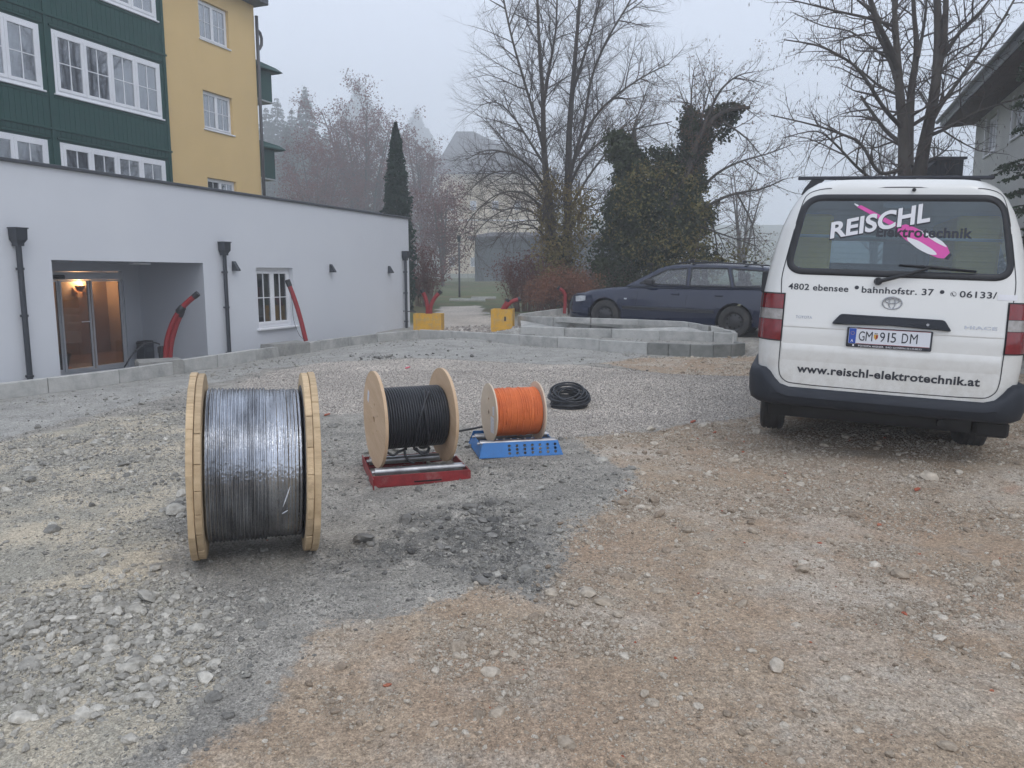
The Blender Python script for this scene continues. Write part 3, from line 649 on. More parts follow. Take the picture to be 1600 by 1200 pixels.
mb = MB(); mb.box(-9.9, -7.5, Y1 - .02, Y1 - .001, .95, 1.2); mb.build('wall_panel', mat('wall_panel', (.42, .31, .24), .7), A)
# window with four-pane casements
window(A, wi[0] + .005, wi[1] - .005, wi[2] + .005, wi[3] - .004, .10, 2, rows=2, curtain=False, sillm=.17, glass=M_plainglass)
# drainpipes with hopper heads
def drainpipe(u, zt, zb, parent=A):
    p = MB(); p.tube([(u, -.075, zt - .22), (u, -.075, zb)], .037, 14); o = p.build('drainpipe', M_anth, parent, smooth=True, sharp=40)
    h = MB(); h.loft([[(u - a, -.015, z), (u + a, -.015, z), (u + a, -.015 - b, z), (u - a, -.015 - b, z)] for a, b, z in ((.048, .11, zt - .23), (.05, .112, zt - .19), (.082, .14, zt - .14), (.086, .145, zt), (.098, .156, zt), (.098, .156, zt + .016), (.08, .135, zt + .016), (.08, .135, zt - .03))], caps=True)
    h.build('hopper_head', M_anth, o)
    for z in (zt - .55, (zt + zb) / 2, zb + .35): c = MB(); c.tube([(u, -.075, z), (u, -.075, z + .03)], .05, 14); c.box(u - .012, u + .012, -.03, -.001, z, z + .03); c.build('pipe_clip', M_anth, o)
drainpipe(-11.29, 2.12, -.25); drainpipe(-7.297, 2.09, -.3); drainpipe(-.34, 2.12, -.1)
for u, z in ((-6.99, 1.70), (-3.78, 1.685), (-1.13, 1.675)):
    l = MB(); l.loft([[(u - a, -.006, zz), (u + a, -.006, zz), (u + a, -.006 - b, zz), (u - a, -.006 - b, zz)] for a, b, zz in ((.045, .13, z - .12), (.045, .13, z - .10), (.035, .03, z + .06))], caps=True)
    o = l.build('wall_light', M_anth, A)

# ------------------------------------------------------------------ hotel block: green timber bays and ochre wall
Q = thing('hotel_building', 'tall house with dark green timber bays and an ochre rendered end section', 'building', QC, (0, 0, FRZ))
qb, qr, qh = -1.70, 2.33, 10.25
yw = [(-.215, 1.085, z, z + 1.14, .17) for z in (3.345, 5.94, 8.56)]
mb = MB(); wall_open(mb, qb, qr, -.3, qh, yw); mb.add([(qr, 0, -.3), (qr, 12, -.3), (qr, 12, qh), (qr, 0, qh)], [(0, 1, 2, 3)])
mb.add([(-16, 12, -.3), (qr, 12, -.3), (qr, 12, qh), (-16, 12, qh)], [(0, 1, 2, 3)]); mb.add([(-16, 0, -.3), (-16, 12, -.3), (-16, 12, qh), (-16, 0, qh)], [(0, 1, 2, 3)])
mb.build('wall', M_wallY, Q)
for h in yw: window(Q, h[0] + .004, h[1] - .004, h[2] + .004, h[3] - .004, .10, 2, rows=2, fr=.05, cas=.045, sillm=.14)
gW = []
for z in (3.24, 5.885, 8.53):
    gW += [(-5.315, -1.935, z, z + 1.50, .12), (-9.02, -5.64, z, z + 1.50, .12), (-12.7, -9.35, z, z + 1.5, .12)]
mb = MB(); wall_open(mb, -16, qb, -.3, qh, gW, y=-.05); mb.add([(qb, -.05, -.3), (qb, 0, -.3), (qb, 0, qh), (qb, -.05, qh)], [(0, 1, 2, 3)]); mb.build('timber_wall', M_green, Q)
# vertical boarding, one board after another, between the window bands
brd = MB().cbox(0, .128, 0, .018, 0, 1, .003)
for z0, z1 in ((4.86, 5.80), (7.50, 8.44), (2.3, 3.15)):
    u = -5.45; bme = None
    for (ua, ub) in ((-5.42, -1.78), (-9.12, -5.56)):
        n = int((ub - ua) / .14); stp = (ub - ua) / n
        key = MB().cbox(0, stp - .005, 0, .016, 0, z1 - z0, .003).mesh('plank', M_green)
        for i in range(n): part('plank', key, Q, (ua + i * stp, -.066 - .002 * rng.random(), z0))
mb = MB()
for z in (5.03, 7.68, 2.39, 10.15): mb.cbox(-16, qb + .02, -.105, -.051, z - .035, z + .02, .008)
for u in (-1.765, -5.478, -9.18): mb.cbox(u - .045, u + .045, -.092, -.0505, -.3, 10.10, .006)
for h in gW:
    for z in (h[2] - .12, h[3] + .05): mb.cbox(h[0] - .07, h[1] + .07, -.085, -.0515, z, z + .045, .005)
mb.build('timber_trim', M_green, Q)
for h in gW: window(Q, h[0] + .004, h[1] - .004, h[2] + .004, h[3] - .004, -.05, 4, rows=2, fr=.07, cas=.075, munt=.02, sillm=.06)
mb = MB(); mb.cbox(-16.5, qr + .22, -.45, 12.6, qh + .02, qh + .20, .02); mb.loft([[(-16.5, -.5, z), (qr + .25, -.5, z), (qr + .25, 12.7, z), (-16.5, 12.7, z)] if k == 0 else [(-13, 6, z), (qr - 3.5, 6, z), (qr - 3.5, 6.2, z), (-13, 6.2, z)] for k, z in ((0, qh + .21), (1, qh + 4))], caps=True); mb.build('roof', M_coping, Q)
p = MB(); p.tube([(qr + .07, -.05, qh - .3), (qr + .07, -.05, 2.2)], .055, 12); p.tube([(qr + .07, -.05, 8.9), (qr + .16, -.05, 8.95), (qr + .27, -.05, 9.1), (qr + .29, -.05, 9.3), (qr + .22, -.05, 9.46), (qr + .08, -.05, 9.52)], .05, 10); p.build('downpipe', M_brownmet, Q, smooth=True)
for zt in (8.56, 5.97):
    b = MB(); b.box(qr + .002, qr + .98, .15, 2.4, zt - 1.15, zt - .18); o = b.build('balcony', M_green, Q)
    c = MB(); c.loft([[(qr + .002, .02, zt - .18), (qr + 1.22, .02, zt - .18), (qr + 1.22, 2.6, zt - .18), (qr + .002, 2.6, zt - .18)], [(qr + .002, .02, zt - .12), (qr + 1.34, -.08, zt - .12), (qr + 1.34, 2.7, zt - .12), (qr + .002, 2.7, zt - .12)], [(qr + .002, .10, zt + .06), (qr + 1.2, .10, zt + .02), (qr + 1.2, 2.5, zt + .02), (qr + .002, 2.5, zt + .06)]], caps=True); c.build('balcony_cap', M_green, o)
    s = MB(); s.box(qr + .002, qr + 1.0, .13, 2.42, zt - 1.20, zt - 1.152); s.build('balcony_floor', mat('balcony_soffit%d' % int(zt), (.35, .37, .38), .8), o)

# ------------------------------------------------------------------ kerbs
def kerb_run(name, label, pts, seglen=1.0, wth=.085, face=.24, wet=None, group='new concrete kerbs', gap=.014, first_short=None):
    """pts: top front edge (x,y,z); stones laid one by one"""
    k = thing(name, label, 'kerb', pts[0], group=group); P = [Vector(p) for p in pts]; o0 = P[0]
    L = [0]
    for a, b in zip(P, P[1:]): L.append(L[-1] + (b - a).length)
    def at(s):
        s = max(0, min(L[-1] - 1e-6, s))
        for i in range(len(P) - 1):
            if L[i + 1] >= s: t = (s - L[i]) / (L[i + 1] - L[i]); return P[i].lerp(P[i + 1], t)
    s = 0; i = 0
    while s < L[-1] - .02:
        sl_ = seglen(s) if callable(seglen) else seglen; e = min(s + sl_, L[-1]); a = at(s + gap / 2) - o0; b = at(e - gap / 2) - o0
        d_ = (b - a); nrm = Vector((-d_.y, d_.x, 0)).normalized()      # towards the back (left of travel)
        jz = rng.uniform(-.008, .008); jn = nrm * rng.uniform(-.006, .006)
        q = MB(); r = .010
        rings = []
        for pnt in (a, b):
            c = pnt + jn
            rings.append([c + Vector((0, 0, -face)), c + Vector((0, 0, -r + jz)), c + nrm * r + Vector((0, 0, jz)), c + nrm * (wth - r) + Vector((0, 0, jz)), c + nrm * wth + Vector((0, 0, -r + jz)), c + nrm * wth + Vector((0, 0, -face))])
        q.loft(rings, caps=True); m = M_concwet if (wet and wet(s)) else M_conc
        q.build('kerb_stone', m, k); s = e; i += 1
    return k
kerb_run('kerb', 'long concrete kerb in front of the white annex', KA, 1.05, face=.34)
kb = [onz(655, 515, .15), onz(740, 519, .17), onz(830, 524, .20), onz(940, 531, .215), onz(992, 534, .225), onz(1080, 538, .225), onz(1130, 539, .22), (4.45, 14.6, .22), (4.42, 15.0, .22)]
LB = sum((Vector(a) - Vector(b)).length for a, b in zip(kb[:5], kb[1:5]))
kerb_run('kerb', 'front kerb of long slabs ending in short dark damp blocks', [(x, y, z) for x, y, z in kb], lambda s: 1.12 if s < LB - .3 else .42, wet=lambda s: s > LB - .1, face=.46)
r2 = [onz(813, 510, .35), onz(940, 513, .37), onz(1055, 517, .38), onz(1152, 520, .385)]
kerb_run('kerb', 'second kerb behind the front kerb beside the blue estate car', r2, 1.1, face=.42)
e0 = Vector(onz(1152, 520, .385)); r3 = [e0 + Vector((.008, .02, 0)), e0 + Vector((.06, .22, .02)), e0 + Vector((-.08, .42, .04)), Vector(onz(1108, 508, .50)), Vector(onz(1069, 502, .545)), Vector(onz(1000, 499, .55)), Vector(onz(890, 496, .56))]
kerb_run('kerb', 'curved kerb of short blocks rounding the bed by the rear wheel of the car', [tuple(v) for v in r3[:5]], .26, face=.36)
kerb_run('kerb', 'rear kerb running along the parked estate car', [tuple(v) for v in r3[4:]] + [onz(850, 495, .53), onz(813, 493, .50)], 1.05, face=.34)
kerb_run('kerb', 'short kerb rising to the front bumper of the car', [onz(813, 491, .50), onz(887, 481, .62)], 1.3, face=.2)
kerb_run('kerb', 'low kerb along the gravel path by the lawn', [onz(806, 500, .2), onz(752, 486, .25), onz(748, 483, .26)], 1.2, face=.12)
mb = MB(); pts = [onz(815, 509, .35), onz(1055, 516, .38), onz(1145, 519, .385), onz(1110, 509, .49), onz(1069, 503, .54), onz(890, 497, .555), onz(813, 494, .50)]
n = len(pts); cx = sum(p[0] for p in pts) / n; cy = sum(p[1] for p in pts) / n
mb.add([(p[0], p[1], p[2] - .10) for p in pts] + [(cx, cy, .36)], [(i, (i + 1) % n, n) for i in range(n)]); mb.build('bed_fill', M_conc, None, kind='structure', label='grey crushed stone fill inside the kerbed bed')
# foundation blocks under the conduits
def block(label, px0, py0, px1, py1, z, dx, dy, h=.3, m=M_mortar):
    a = Vector(onz(px0, py0, z)); b = Vector(onz(px1, py1, z)); d_ = (b - a).normalized(); n_ = Vector((-d_.y, d_.x, 0)); t = thing('foundation_block', label, 'concrete block', tuple(a), group='rough cast foundation blocks')
    q = MB(); L_ = (b - a).length; pr = [Vector((0, 0, -h)), d_ * L_ + Vector((0, 0, -h)), d_ * L_ + n_ * dy + Vector((0, 0, -h)), n_ * dy + Vector((0, 0, -h))]
    jit = lambda: Vector((rng.uniform(-.012, .012), rng.uniform(-.012, .012), rng.uniform(-.015, .015)))
    q.loft([pr, [p + Vector((0, 0, h - .03)) + jit() for p in pr], [p * .97 + Vector((0, 0, h)) + jit() for p in pr]], caps=True); q.build('cast_block', m, t)
block('pale cast block around the foot of the joined red conduits', 218, 567, 288, 563, .16, 0, .45)
block('cast block behind the kerb under the leaning red conduit', 428, 540, 484, 534, .17, 0, .35)
block('flat slab behind the front kerb right of the yellow box', 785, 521, 834, 523, .18, 0, .3, .12)

# ------------------------------------------------------------------ conduits, boxes
def arc(pts, n=14):
    P = [Vector(p) for p in pts]; out = []
    if len(P) == 2: return [P[0].lerp(P[1], i / n) for i in range(n + 1)]
    for s in range(len(P) - 1):
        p0 = P[max(s - 1, 0)]; p1 = P[s]; p2 = P[s + 1]; p3 = P[min(s + 2, len(P) - 1)]; k = max(2, n // (len(P) - 1))
        for i in range(k):
            t = i / k; out.append(.5 * ((2 * p1) + (-p0 + p2) * t + (2 * p0 - 5 * p1 + 4 * p2 - p3) * t * t + (-p0 + 3 * p1 - 3 * p2 + p3) * t ** 3))
    return out + [P[-1]]
def ribbed(pts, r, n=12, pitch=.016, amp=.0022):
    P = arc(pts, 24); L = [0]
    for a, b in zip(P, P[1:]): L.append(L[-1] + (b - a).length)
    q = []; rr = []; s = 0
    while s < L[-1]:
        for i in range(len(P) - 1):
            if L[i + 1] >= s: q.append(P[i].lerp(P[i + 1], (s - L[i]) / (L[i + 1] - L[i] + 1e-9))); break
        rr.append(r + (amp if len(rr) % 2 else 0)); s += pitch
    return MB().tube(q, rr, n)
def conduit(label, spines, r, caplen=.10, bands=(), group='red conduit ends sticking out of the ground'):
    base = Vector(spines[0][0]); t = thing('conduit', label, 'conduit', tuple(base), group=group)
    for sp in spines:
        P = [Vector(p) - base for p in sp]; ribbed(P, r).build('pipe', M_red, t, smooth=True)
        e = arc(P, 24); a = e[-1]; d_ = (e[-1] - e[-3]).normalized(); MB().tube([a - d_ * caplen, a - d_ * caplen * .9, a + d_ * .01, a + d_ * .012], [r * 1.12, r * 1.18, r * 1.15, r * .9], 12).build('end_cap', M_dark, t, smooth=True, sharp=40)
        for bt in bands:
            i = int(bt * (len(e) - 1)); q = e[i]; dd = (e[i + 1] - e[i - 1]).normalized(); MB().tube([q - dd * .06, q - dd * .05, q + dd * .05, q + dd * .06], [r * 1.1, r * 1.5, r * 1.4, r * 1.1], 12).build('tape_band', M_dark, t, smooth=True)
    return t
D1 = 12.9
j = lambda px, py, Y: aty(px, py, Y)
C1 = conduit('pair of tall red conduits taped together curving up before the entrance', [[j(259, 566, D1), j(261, 532, D1), j(272, 500, D1), j(288, 477, D1), j(309, 459, D1)], [j(265, 568, D1 + .05), j(267, 540, D1 + .05), j(274, 512, D1 + .05), j(284, 487, D1 + .03)]], .043, .09, ())
b = MB(); q = Vector(j(283, 484, D1)) - Vector(j(259, 566, D1)); b.tube([q + Vector((-.05, 0, -.06)), q + Vector((-.035, 0, -.04)), q + Vector((.03, 0, .04)), q + Vector((.045, 0, .055))], [.05, .07, .062, .048], 12); b.build('tape_band', M_dark, C1, smooth=True)
b = MB(); q = Vector(j(252, 546, D1)) - Vector(j(259, 566, D1)); b.cbox(q.x - .05, q.x + .04, q.y - .05, q.y + .05, q.z - .07, q.z + .06, .02); b.tube([q + Vector((0, 0, -.06)), q + Vector((0, 0, -.19))], .05, 10); b.build('cable_joint', M_dark, C1)
b = MB(); b.tube(arc([j(250, 538, D1), j(238, 535, D1), j(222, 540, D1 - .1), j(208, 553, D1 - .2), j(194, 574, D1 - .3)], 20), .013, 8)
b.build('cable', M_cable, None, smooth=True); tag(bpy.data.objects['cable'], 'thin black cable arching from the joined red conduits to the kerb', 'cable')
conduit('single red conduit leaning left in front of the white window', [[j(478, 533, 15.75), j(470, 500, 15.75), j(461, 470, 15.75), j(449, 438, 15.75)]], .045, .13)
b = MB(); b.tube(arc([j(450, 440, 15.7), j(456, 470, 15.7), j(459, 500, 15.7), j(468, 524, 15.68), j(477, 531, 15.65)], 16), .005, 6); b.build('thin_wire', M_brownmet, None, smooth=True); tag(bpy.data.objects['thin_wire'], 'thin grey wire hanging beside the leaning red conduit', 'wire')
YB = 20.1
conduit('two red conduits forking out of the yellow box near the annex corner', [[j(667, 497, YB), j(668, 482, YB), j(665, 466, YB), j(659, 453, YB)], [j(673, 497, YB), j(673, 480, YB), j(679, 466, YB), j(689, 455, YB)]], .05, .08)
conduit('pair of short red conduits tilting right above the taller yellow box', [[j(784, 486, 19), j(787, 480, 19), j(791, 474, 19), j(794, 468, 19)], [j(788, 486, 19), j(792, 478, 19), j(800, 471, 19), j(813, 467, 19)]], .05, .06)
conduit('lone thin red conduit bending beside the russet hedge', [[j(882, 490, 20.5), j(883, 470, 20.5), j(882, 458, 20.5), j(872, 449, 20.5)]], .045, .05)
def ybox(label, px0, px1, pyt, pyb, Y, dep):
    a = Vector(j(px0, pyb, Y)); b_ = Vector(j(px1, pyb, Y)); z1 = j(px0, pyt, Y)[2] - a.z; w_ = (b_ - a).length
    t = thing('cable_box', label, 'box', tuple(a), (0, 0, R_(-6)), group='yellow formwork boxes round the conduits'); th = .027
    for nm, c in (('side_board', (0, w_, 0, th)), ('side_board', (0, w_, dep - th, dep)), ('end_board', (0, th, th + .002, dep - th - .002)), ('end_board', (w_ - th, w_, th + .002, dep - th - .002))):
        MB().cbox(*c, -.15, z1 - .001 * rng.random() * 6, .003).build(nm, M_yel, t)
    MB().box(th, w_ - th, th, dep - th, z1 - .14, z1 - .12).build('fill', M_mortar, t); return t, w_, z1
ybox('low wide yellow box with forked conduits beside the annex corner', 646, 690, 490, 522, 19.9, .45)
tb, w_, z1 = ybox('taller yellow box in the middle behind the front kerb', 767, 801, 483, 524, 18.7, .5)
MB().cbox(w_ * .62, w_ * .70, -.012, -.001, z1 * .55, z1 * .72, .003).build('latch', M_dark, tb)
b = MB(); b.tube([j(630, 486, 19.6), j(650, 487, 19.6)], .012, 6); b.build('rod', M_brownmet, None); tag(bpy.data.objects['rod'], 'thin wooden rod poking out between annex corner and yellow box', 'rod')
# litter bin in the recess, plant tub in the lobby
LW = lambda u, v, z: tuple(AC + U * u + W * v + Vector((0, 0, z)))
t = thing('litter_bin', 'dark slim litter bin standing in the entrance recess', 'bin', LW(-7.93, 1.30, -.20), (0, 0, FRZ))
b = MB(); b.loft([[(x * s_, y * s_, z) for x, y in rrect(-.12, .12, -.10, .10, .02, 3)] for s_, z in ((.9, 0), (1, .02), (1, .44))], caps=True); b.build('body', M_anth, t)
b = MB(); b.loft([[(x * s_, y * s_, z) for x, y in rrect(-.12, .12, -.10, .10, .02, 3)] for s_, z in ((1.03, .442), (1.03, .47), (.9, .5), (.86, .5), (.84, .46))], caps=True); b.build('lid', M_dark, t)
MB().box(-.07, .07, -.104, -.101, .30, .38).build('label_plate', M_coping, t)
t = thing('floor_basket', 'dark rounded tub on the lobby floor behind the left door pane', 'basket', LW(-8.75, 2.6, -.18))
MB().lathe([(0, .0), (0, .20), (.02, .21), (.26, .27), (.28, .27), (.28, .25), (.03, .19), (.03, 0)], 24, 'z').build('tub', M_dark, t, smooth=True, sharp=40)
t = thing('tray_slab', 'low flat wooden tray under the dark tub in the lobby', 'tray', LW(-8.2, 2.2, -.18), (0, 0, FRZ)); MB().cbox(-.35, .35, -.2, .2, 0, .05, .01).build('board', M_roomfl, t); t.location = LW(-9.3, 3.3, -.178)

# ------------------------------------------------------------------ cable drums
def planked_disc(parent, R, x0, th, nb, vertical, seed):
    """boards of a drum flange clipped to the circle; disc in the y-z plane, thickness along x"""
    r = random.Random(seed); bw = 2 * R / nb; off = r.uniform(-.3, .3) * bw; e = -R - off
    while e < R - .004:
        a = max(e, -R) + .0015; b = min(e + bw, R) - .0015; e += bw
        if b - a < .012: continue
        n = 7; up = []; dn = []
        for i in range(n + 1):
            s = a + (b - a) * i / n; hgt = math.sqrt(max(R * R - s * s, 0)); up.append((s, hgt)); dn.append((s, -hgt))
        poly = up + dn[::-1]
        poly = [p for i, p in enumerate(poly) if (Vector(p) - Vector(poly[i - 1])).length > 1e-5]
        q = .0015 * r.random(); dr = r.uniform(-.004, .002)
        sc = (R + dr) / R
        c = MB(); c.prism([(s * sc, h * sc) for s, h in poly], x0 + q, x0 + th - q, (lambda s, h, x: (x, s, h)) if vertical else (lambda s, h, x: (x, h, s)))
        o = c.build('plank', M_pine, parent); bevel(o, .003, 1)
def drum_matrix(pL, pR, r, lift=None):
    a = Vector(pL); b = Vector(pR); m = (a + b) / 2; d = (b - a); L = Vector((d.x, d.y, 0)).length; rz = math.atan2(d.y, d.x)
    return m, L, rz
# big planked drum
pL = onz(308, 868, 0); pR = onz(484, 859, 0)
m, L, rz = drum_matrix(pL, pR, .5); R1 = .495; rz = R_(18.5); L = .555; m = Vector(((pL[0] + pR[0]) / 2 + .012, (pL[1] + pR[1]) / 2 + .05, 0)); zc = gzs(m.x, m.y) + R1 - .004
T = thing('cable_drum', 'largest cable drum with planked wooden flanges and film-wrapped black cable', 'cable drum', (m.x, m.y, zc), (R_(12), R_(1.8), rz), group='cable drums set out on the gravel')
hw = L / 2
planked_disc(T, R1, -hw - .036, .035, 8, True, 1); planked_disc(T, R1 - .006, -hw, .034, 8, False, 2)
planked_disc(T, R1 - .006, hw - .034, .034, 8, False, 3); planked_disc(T, R1, hw + .001, .035, 8, True, 4)
# wound cable seen through the film
prof = []; xa, xb = -hw + .040, hw - .044; nt_ = 27; rw = .408; p_ = (xb - xa) / nt_
for i in range(nt_):
    loose = 1 if i < nt_ * .60 else .45
    for k in range(6):
        a = math.pi * k / 5.0; prof.append((xa + p_ * (i + k / 6), rw - .006 + loose * .0085 * math.sin(a) - (.004 if i > nt_ * .6 else 0) + .002 * math.sin(i * 2.1)))
prof = [(xa - .002, .15), (xa - .001, rw - .03)] + prof + [(xb + .001, rw - .02), (xb + .002, .15)]
b = MB(); b.lathe(prof, 128, 'x'); W_ = b.build('cable_winding', M_film, T, smooth=True)
b = MB(); b.lathe([(xb + .006, .15), (xb + .006, rw + .012), (xb + .022, rw + .014), (xb + .024, .15)], 64, 'x'); b.build('end_turn', M_cable, W_, smooth=True, sharp=40)
b = MB()
for a0, x0, x1, a1 in ((-8, .13, .165, 8), (-14, .125, .155, -11)):
    b.tube([(x0 + (x1 - x0) * k / 6, -(rw + .006) * math.cos(R_(a0 + (a1 - a0) * k / 6)), (rw + .006) * math.sin(R_(a0 + (a1 - a0) * k / 6))) for k in range(7)], [.0005, .002, .003, .003, .003, .002, .0005], 5)
b.build('film_tear', M_paper, W_)
b = MB(); b.tube([(hw + .037, 0, 0), (hw + .045, 0, 0)], .06, 20); b.tube([(-hw - .037, 0, 0), (-hw - .045, 0, 0)], .06, 20); b.build('hub_bush', M_steel, T)
for sx in (-1, 1):
    for k in range(4):
        a = R_(45 + 90 * k); b = MB(); b.tube([(sx * (hw + .036), .2 * math.cos(a), .2 * math.sin(a)), (sx * (hw + .048), .2 * math.cos(a), .2 * math.sin(a))], .018, 6); b.build('bolt', M_steel, T)
# helical winding as real wound strands
def winding(R, x0, x1, r, mi, seed, layers=1, wob=.0):
    b = MB(); rr = random.Random(seed); turns = (x1 - x0) / (2 * r * 1.02); n = 40; pts = []
    tot = int(turns * n)
    for i in range(tot + 1):
        t = i / n; a = 2 * math.pi * t; pts.append((x0 + r + (x1 - x0 - 2 * r) * i / tot + wob * math.sin(t * 1.3), R * math.cos(a), R * math.sin(a)))
    return b.tube(pts, r, 6)
def ply_flange(parent, R, x, th, holes, matc, edge):
    me = fill2d(circ(0, 0, R, 96), [circ(a, b_, q, 16) for a, b_, q in holes], th, 'flange'); me = mapmesh(me, lambda a, b_, c: (x + c, a, b_))
    me.materials.append(matc); o = part('flange', me, parent); bevel(o, .002, 1); return o
# plywood drum on the red roller stand
pL = Vector(onz(596, 727, .085)); pR = Vector(onz(697, 724, .085)); d = (pR - pL)
dirn = Vector((math.cos(R_(20)), math.sin(R_(20)), 0)); L = .525; pR = pL + dirn * L; m = (pL + pR) / 2 + Vector((-.045, 0, 0)); R2 = .362; rz2 = R_(18)
# stand
gzr = gzs(m.x, m.y)
def roller_stand(name, label, ctr, rz, wx, dy, hgt, m_, rr, blue=False):
    t = thing(name, label, 'roller stand', ctr, (R_(0), 0, rz), group='low roller stands under the drums')
    if not blue:
        for s, nm in ((-1, 'front_rail'), (1, 'back_rail')):
            b = MB(); y = s * dy / 2; b.cbox(-wx / 2, wx / 2, y - .004 if s > 0 else y, y + .004 + (0 if s > 0 else .004), 0, hgt, .002); b.box(-wx / 2, wx / 2, min(y, y - s * .04), max(y, y - s * .04), 0, .005); o = b.build(nm, m_, t)
            if s < 0: q = MB(); q.box(-.06, .14, y - .003, y - .0005, hgt * .25, hgt * .36); q.build('slot', M_blkhole, o)
        for s in (-1, 1):
            b = MB(); x = s * wx / 2; b.cbox(x - .004, x + .004, -dy / 2 - (.06 if s < 0 else 0), dy / 2 + (.10 if s < 0 else 0), .0, hgt * .92, .002); b.box(min(x, x - s * .035), max(x, x - s * .035), -dy / 2 + .01, dy / 2 - .01, 0, .005); b.build('side_rail', m_, t)
    else:
        for s, nm in ((-1, 'front_panel'), (1, 'back_panel')):
            holes = [circ(-wx * .16 + i * wx * .092, -.031 + q * .030, .0125, 12) for i in range(7) for q in (0, 1, 2)]; holes = [[(a + wx * .02, b_) for a, b_ in h] for h in holes]
            me = fill2d([(-wx / 2, -.06), (wx / 2, -.06), (wx / 2 - .035, .06), (-wx / 2 + .035, .06)], holes, .004, 'panel')
            tl = R_(20); mapmesh(me, lambda a, b_, c: (a, s * (dy / 2 - (b_ + .06) * math.sin(tl)) - s * c, (b_ + .06) * math.cos(tl) + .004)); me.materials.append(m_); part(nm, me, t)
            b = MB(); y = s * (dy / 2); b.box(-wx / 2, wx / 2, min(y, y - s * .012), max(y, y - s * .012), 0, .010); b.build('base_lip', m_, t)
        for s in (-1, 1):
            b = MB(); x = s * (wx / 2 - .005); b.add([(x, -dy / 2, 0), (x, dy / 2, 0), (x - s * .03, dy / 2 - .09, hgt), (x - s * .03, -dy / 2 + .09, hgt)], [(0, 1, 2, 3)]); o = b.build('side_panel', m_, t); q = o.modifiers.new('t', 'SOLIDIFY'); q.thickness = .006
    for s in (-1, 1):
        b = MB(); y = s * rr[1]; b.tube([(-wx / 2 + .03, y, rr[2]), (wx / 2 - .03, y, rr[2])], rr[0], 20); o = b.build('roller', M_steel, t, smooth=True, sharp=40)
        for x in (-wx / 2 + .008, wx / 2 - .03): q = MB(); q.tube([(x, y, rr[2]), (x + .022, y, rr[2])], rr[0] * .45, 8); q.build('axle_end', M_steel, o)
    return t
S2 = (m.x, m.y, gzr)
RS = roller_stand('roller_stand', 'red steel roller stand carrying the plywood drum of black cable', (m.x + .045, m.y - .03, gzr + .004), R_(16.5), .71, .62, .085, M_redsteel, (.030, .175, .080))
zc = gzr + .004 + .080 + math.sqrt((R2 + .030) ** 2 - .175 ** 2)
T2 = thing('cable_drum', 'medium cable drum with round plywood flanges and black cable on the red stand', 'cable drum', (m.x, m.y + .03, zc), (R_(20), 0, R_(23)), group='cable drums set out on the gravel')
hs = [(.0, .0, .026)] + [(.115 * math.cos(R_(60 * k + 20)), .115 * math.sin(R_(60 * k + 20)), .0095) for k in range(6)] + [(.17, .03, .006)]
ply_flange(T2, R2, -L / 2, .022, hs, M_ply, None); ply_flange(T2, R2, L / 2, .022, hs, M_ply, None)
MB().lathe([(-L / 2 + .012, .045), (L / 2 - .012, .045), (L / 2 - .012, .040), (-L / 2 + .012, .040)], 24, 'x', closed_prof=True).build('core_tube', M_plyedge, T2)
MB().lathe([(-L / 2 + .012, .05), (-L / 2 + .013, .216), (L / 2 - .013, .216), (L / 2 - .012, .05)], 48, 'x').build('inner_layers', M_cable, T2)
Wd = winding(.224, -L / 2 + .013, L / 2 - .013, .0098, 0, 1).build('cable_winding', M_cable, T2, smooth=True)
b = MB(); b.tube([(.0 + .12 * k / 20 - .06 * math.sin(k / 20 * 3.1), -(.245) * math.cos(R_(-42 + 118 * k / 20)) , (.245) * math.sin(R_(-42 + 118 * k / 20))) for k in range(21)], .0098, 7)
b.tube([(.075 + .02 * math.sin(k / 3), -(.244) * math.cos(R_(-70 + 150 * k / 20)), (.244) * math.sin(R_(-70 + 150 * k / 20))) for k in range(21)], .0098, 7)
b.build('loose_turn', M_cable, Wd, smooth=True)
b = MB()
for sp in ([(-.22, -.10, -.22), (-.17, -.13, -.255), (-.12, -.12, -.235), (-.05, -.08, -.228)], [(-.08, -.13, -.22), (-.075, -.15, -.27), (-.05, -.16, -.305), (-.015, -.165, -.318)], [(.02, -.10, -.222), (.045, -.13, -.262), (.085, -.135, -.272), (.11, -.12, -.25), (.12, -.09, -.225)], [(.0, -.09, -.225), (.04, -.11, -.252), (.09, -.12, -.256), (.125, -.1, -.235)]):
    b.tube(arc([Vector(p) for p in sp], 12), .0095, 7)
TW = thing('t', None, None); bpy.data.objects.remove(TW)
o = b.build('cable_slack', M_cable, None, smooth=True); o.parent = T2; o.rotation_euler = (R_(-20), 0, 0)
MB().box(-L / 2 - .0125, -L / 2 - .0115, .19, .235, .04, .13).build('flange_label', M_paper, T2)
# orange drum on the blue stand
fl = Vector(onz(748, 719, 0)); fr = Vector(onz(873, 713, 0)); dd = (fr - fl); rz3 = math.atan2(dd.y, dd.x); wx3 = dd.length; back = Vector((-math.sin(rz3), math.cos(rz3), 0)); c3 = (fl + fr) / 2 + back * .20
g3 = gzs(c3.x, c3.y)
roller_stand('roller_stand', 'blue perforated roller stand carrying the drum of orange cable', (c3.x, c3.y, g3 + .004), rz3, wx3 + .02, .60, .088, M_bluesteel, (.026, .14, .088), True)
R3, L3 = .248, .42; zc3 = g3 + .004 + .088 + math.sqrt((R3 + .026) ** 2 - .14 ** 2); ax3 = Vector((math.cos(rz3), math.sin(rz3), 0)); q3 = c3 + ax3 * -.01
T3 = thing('cable_drum', 'smallest cable drum with cream flanges and bright orange cable on the blue stand', 'cable drum', (q3.x, q3.y, zc3), (0, 0, rz3 + R_(6)), group='cable drums set out on the gravel')
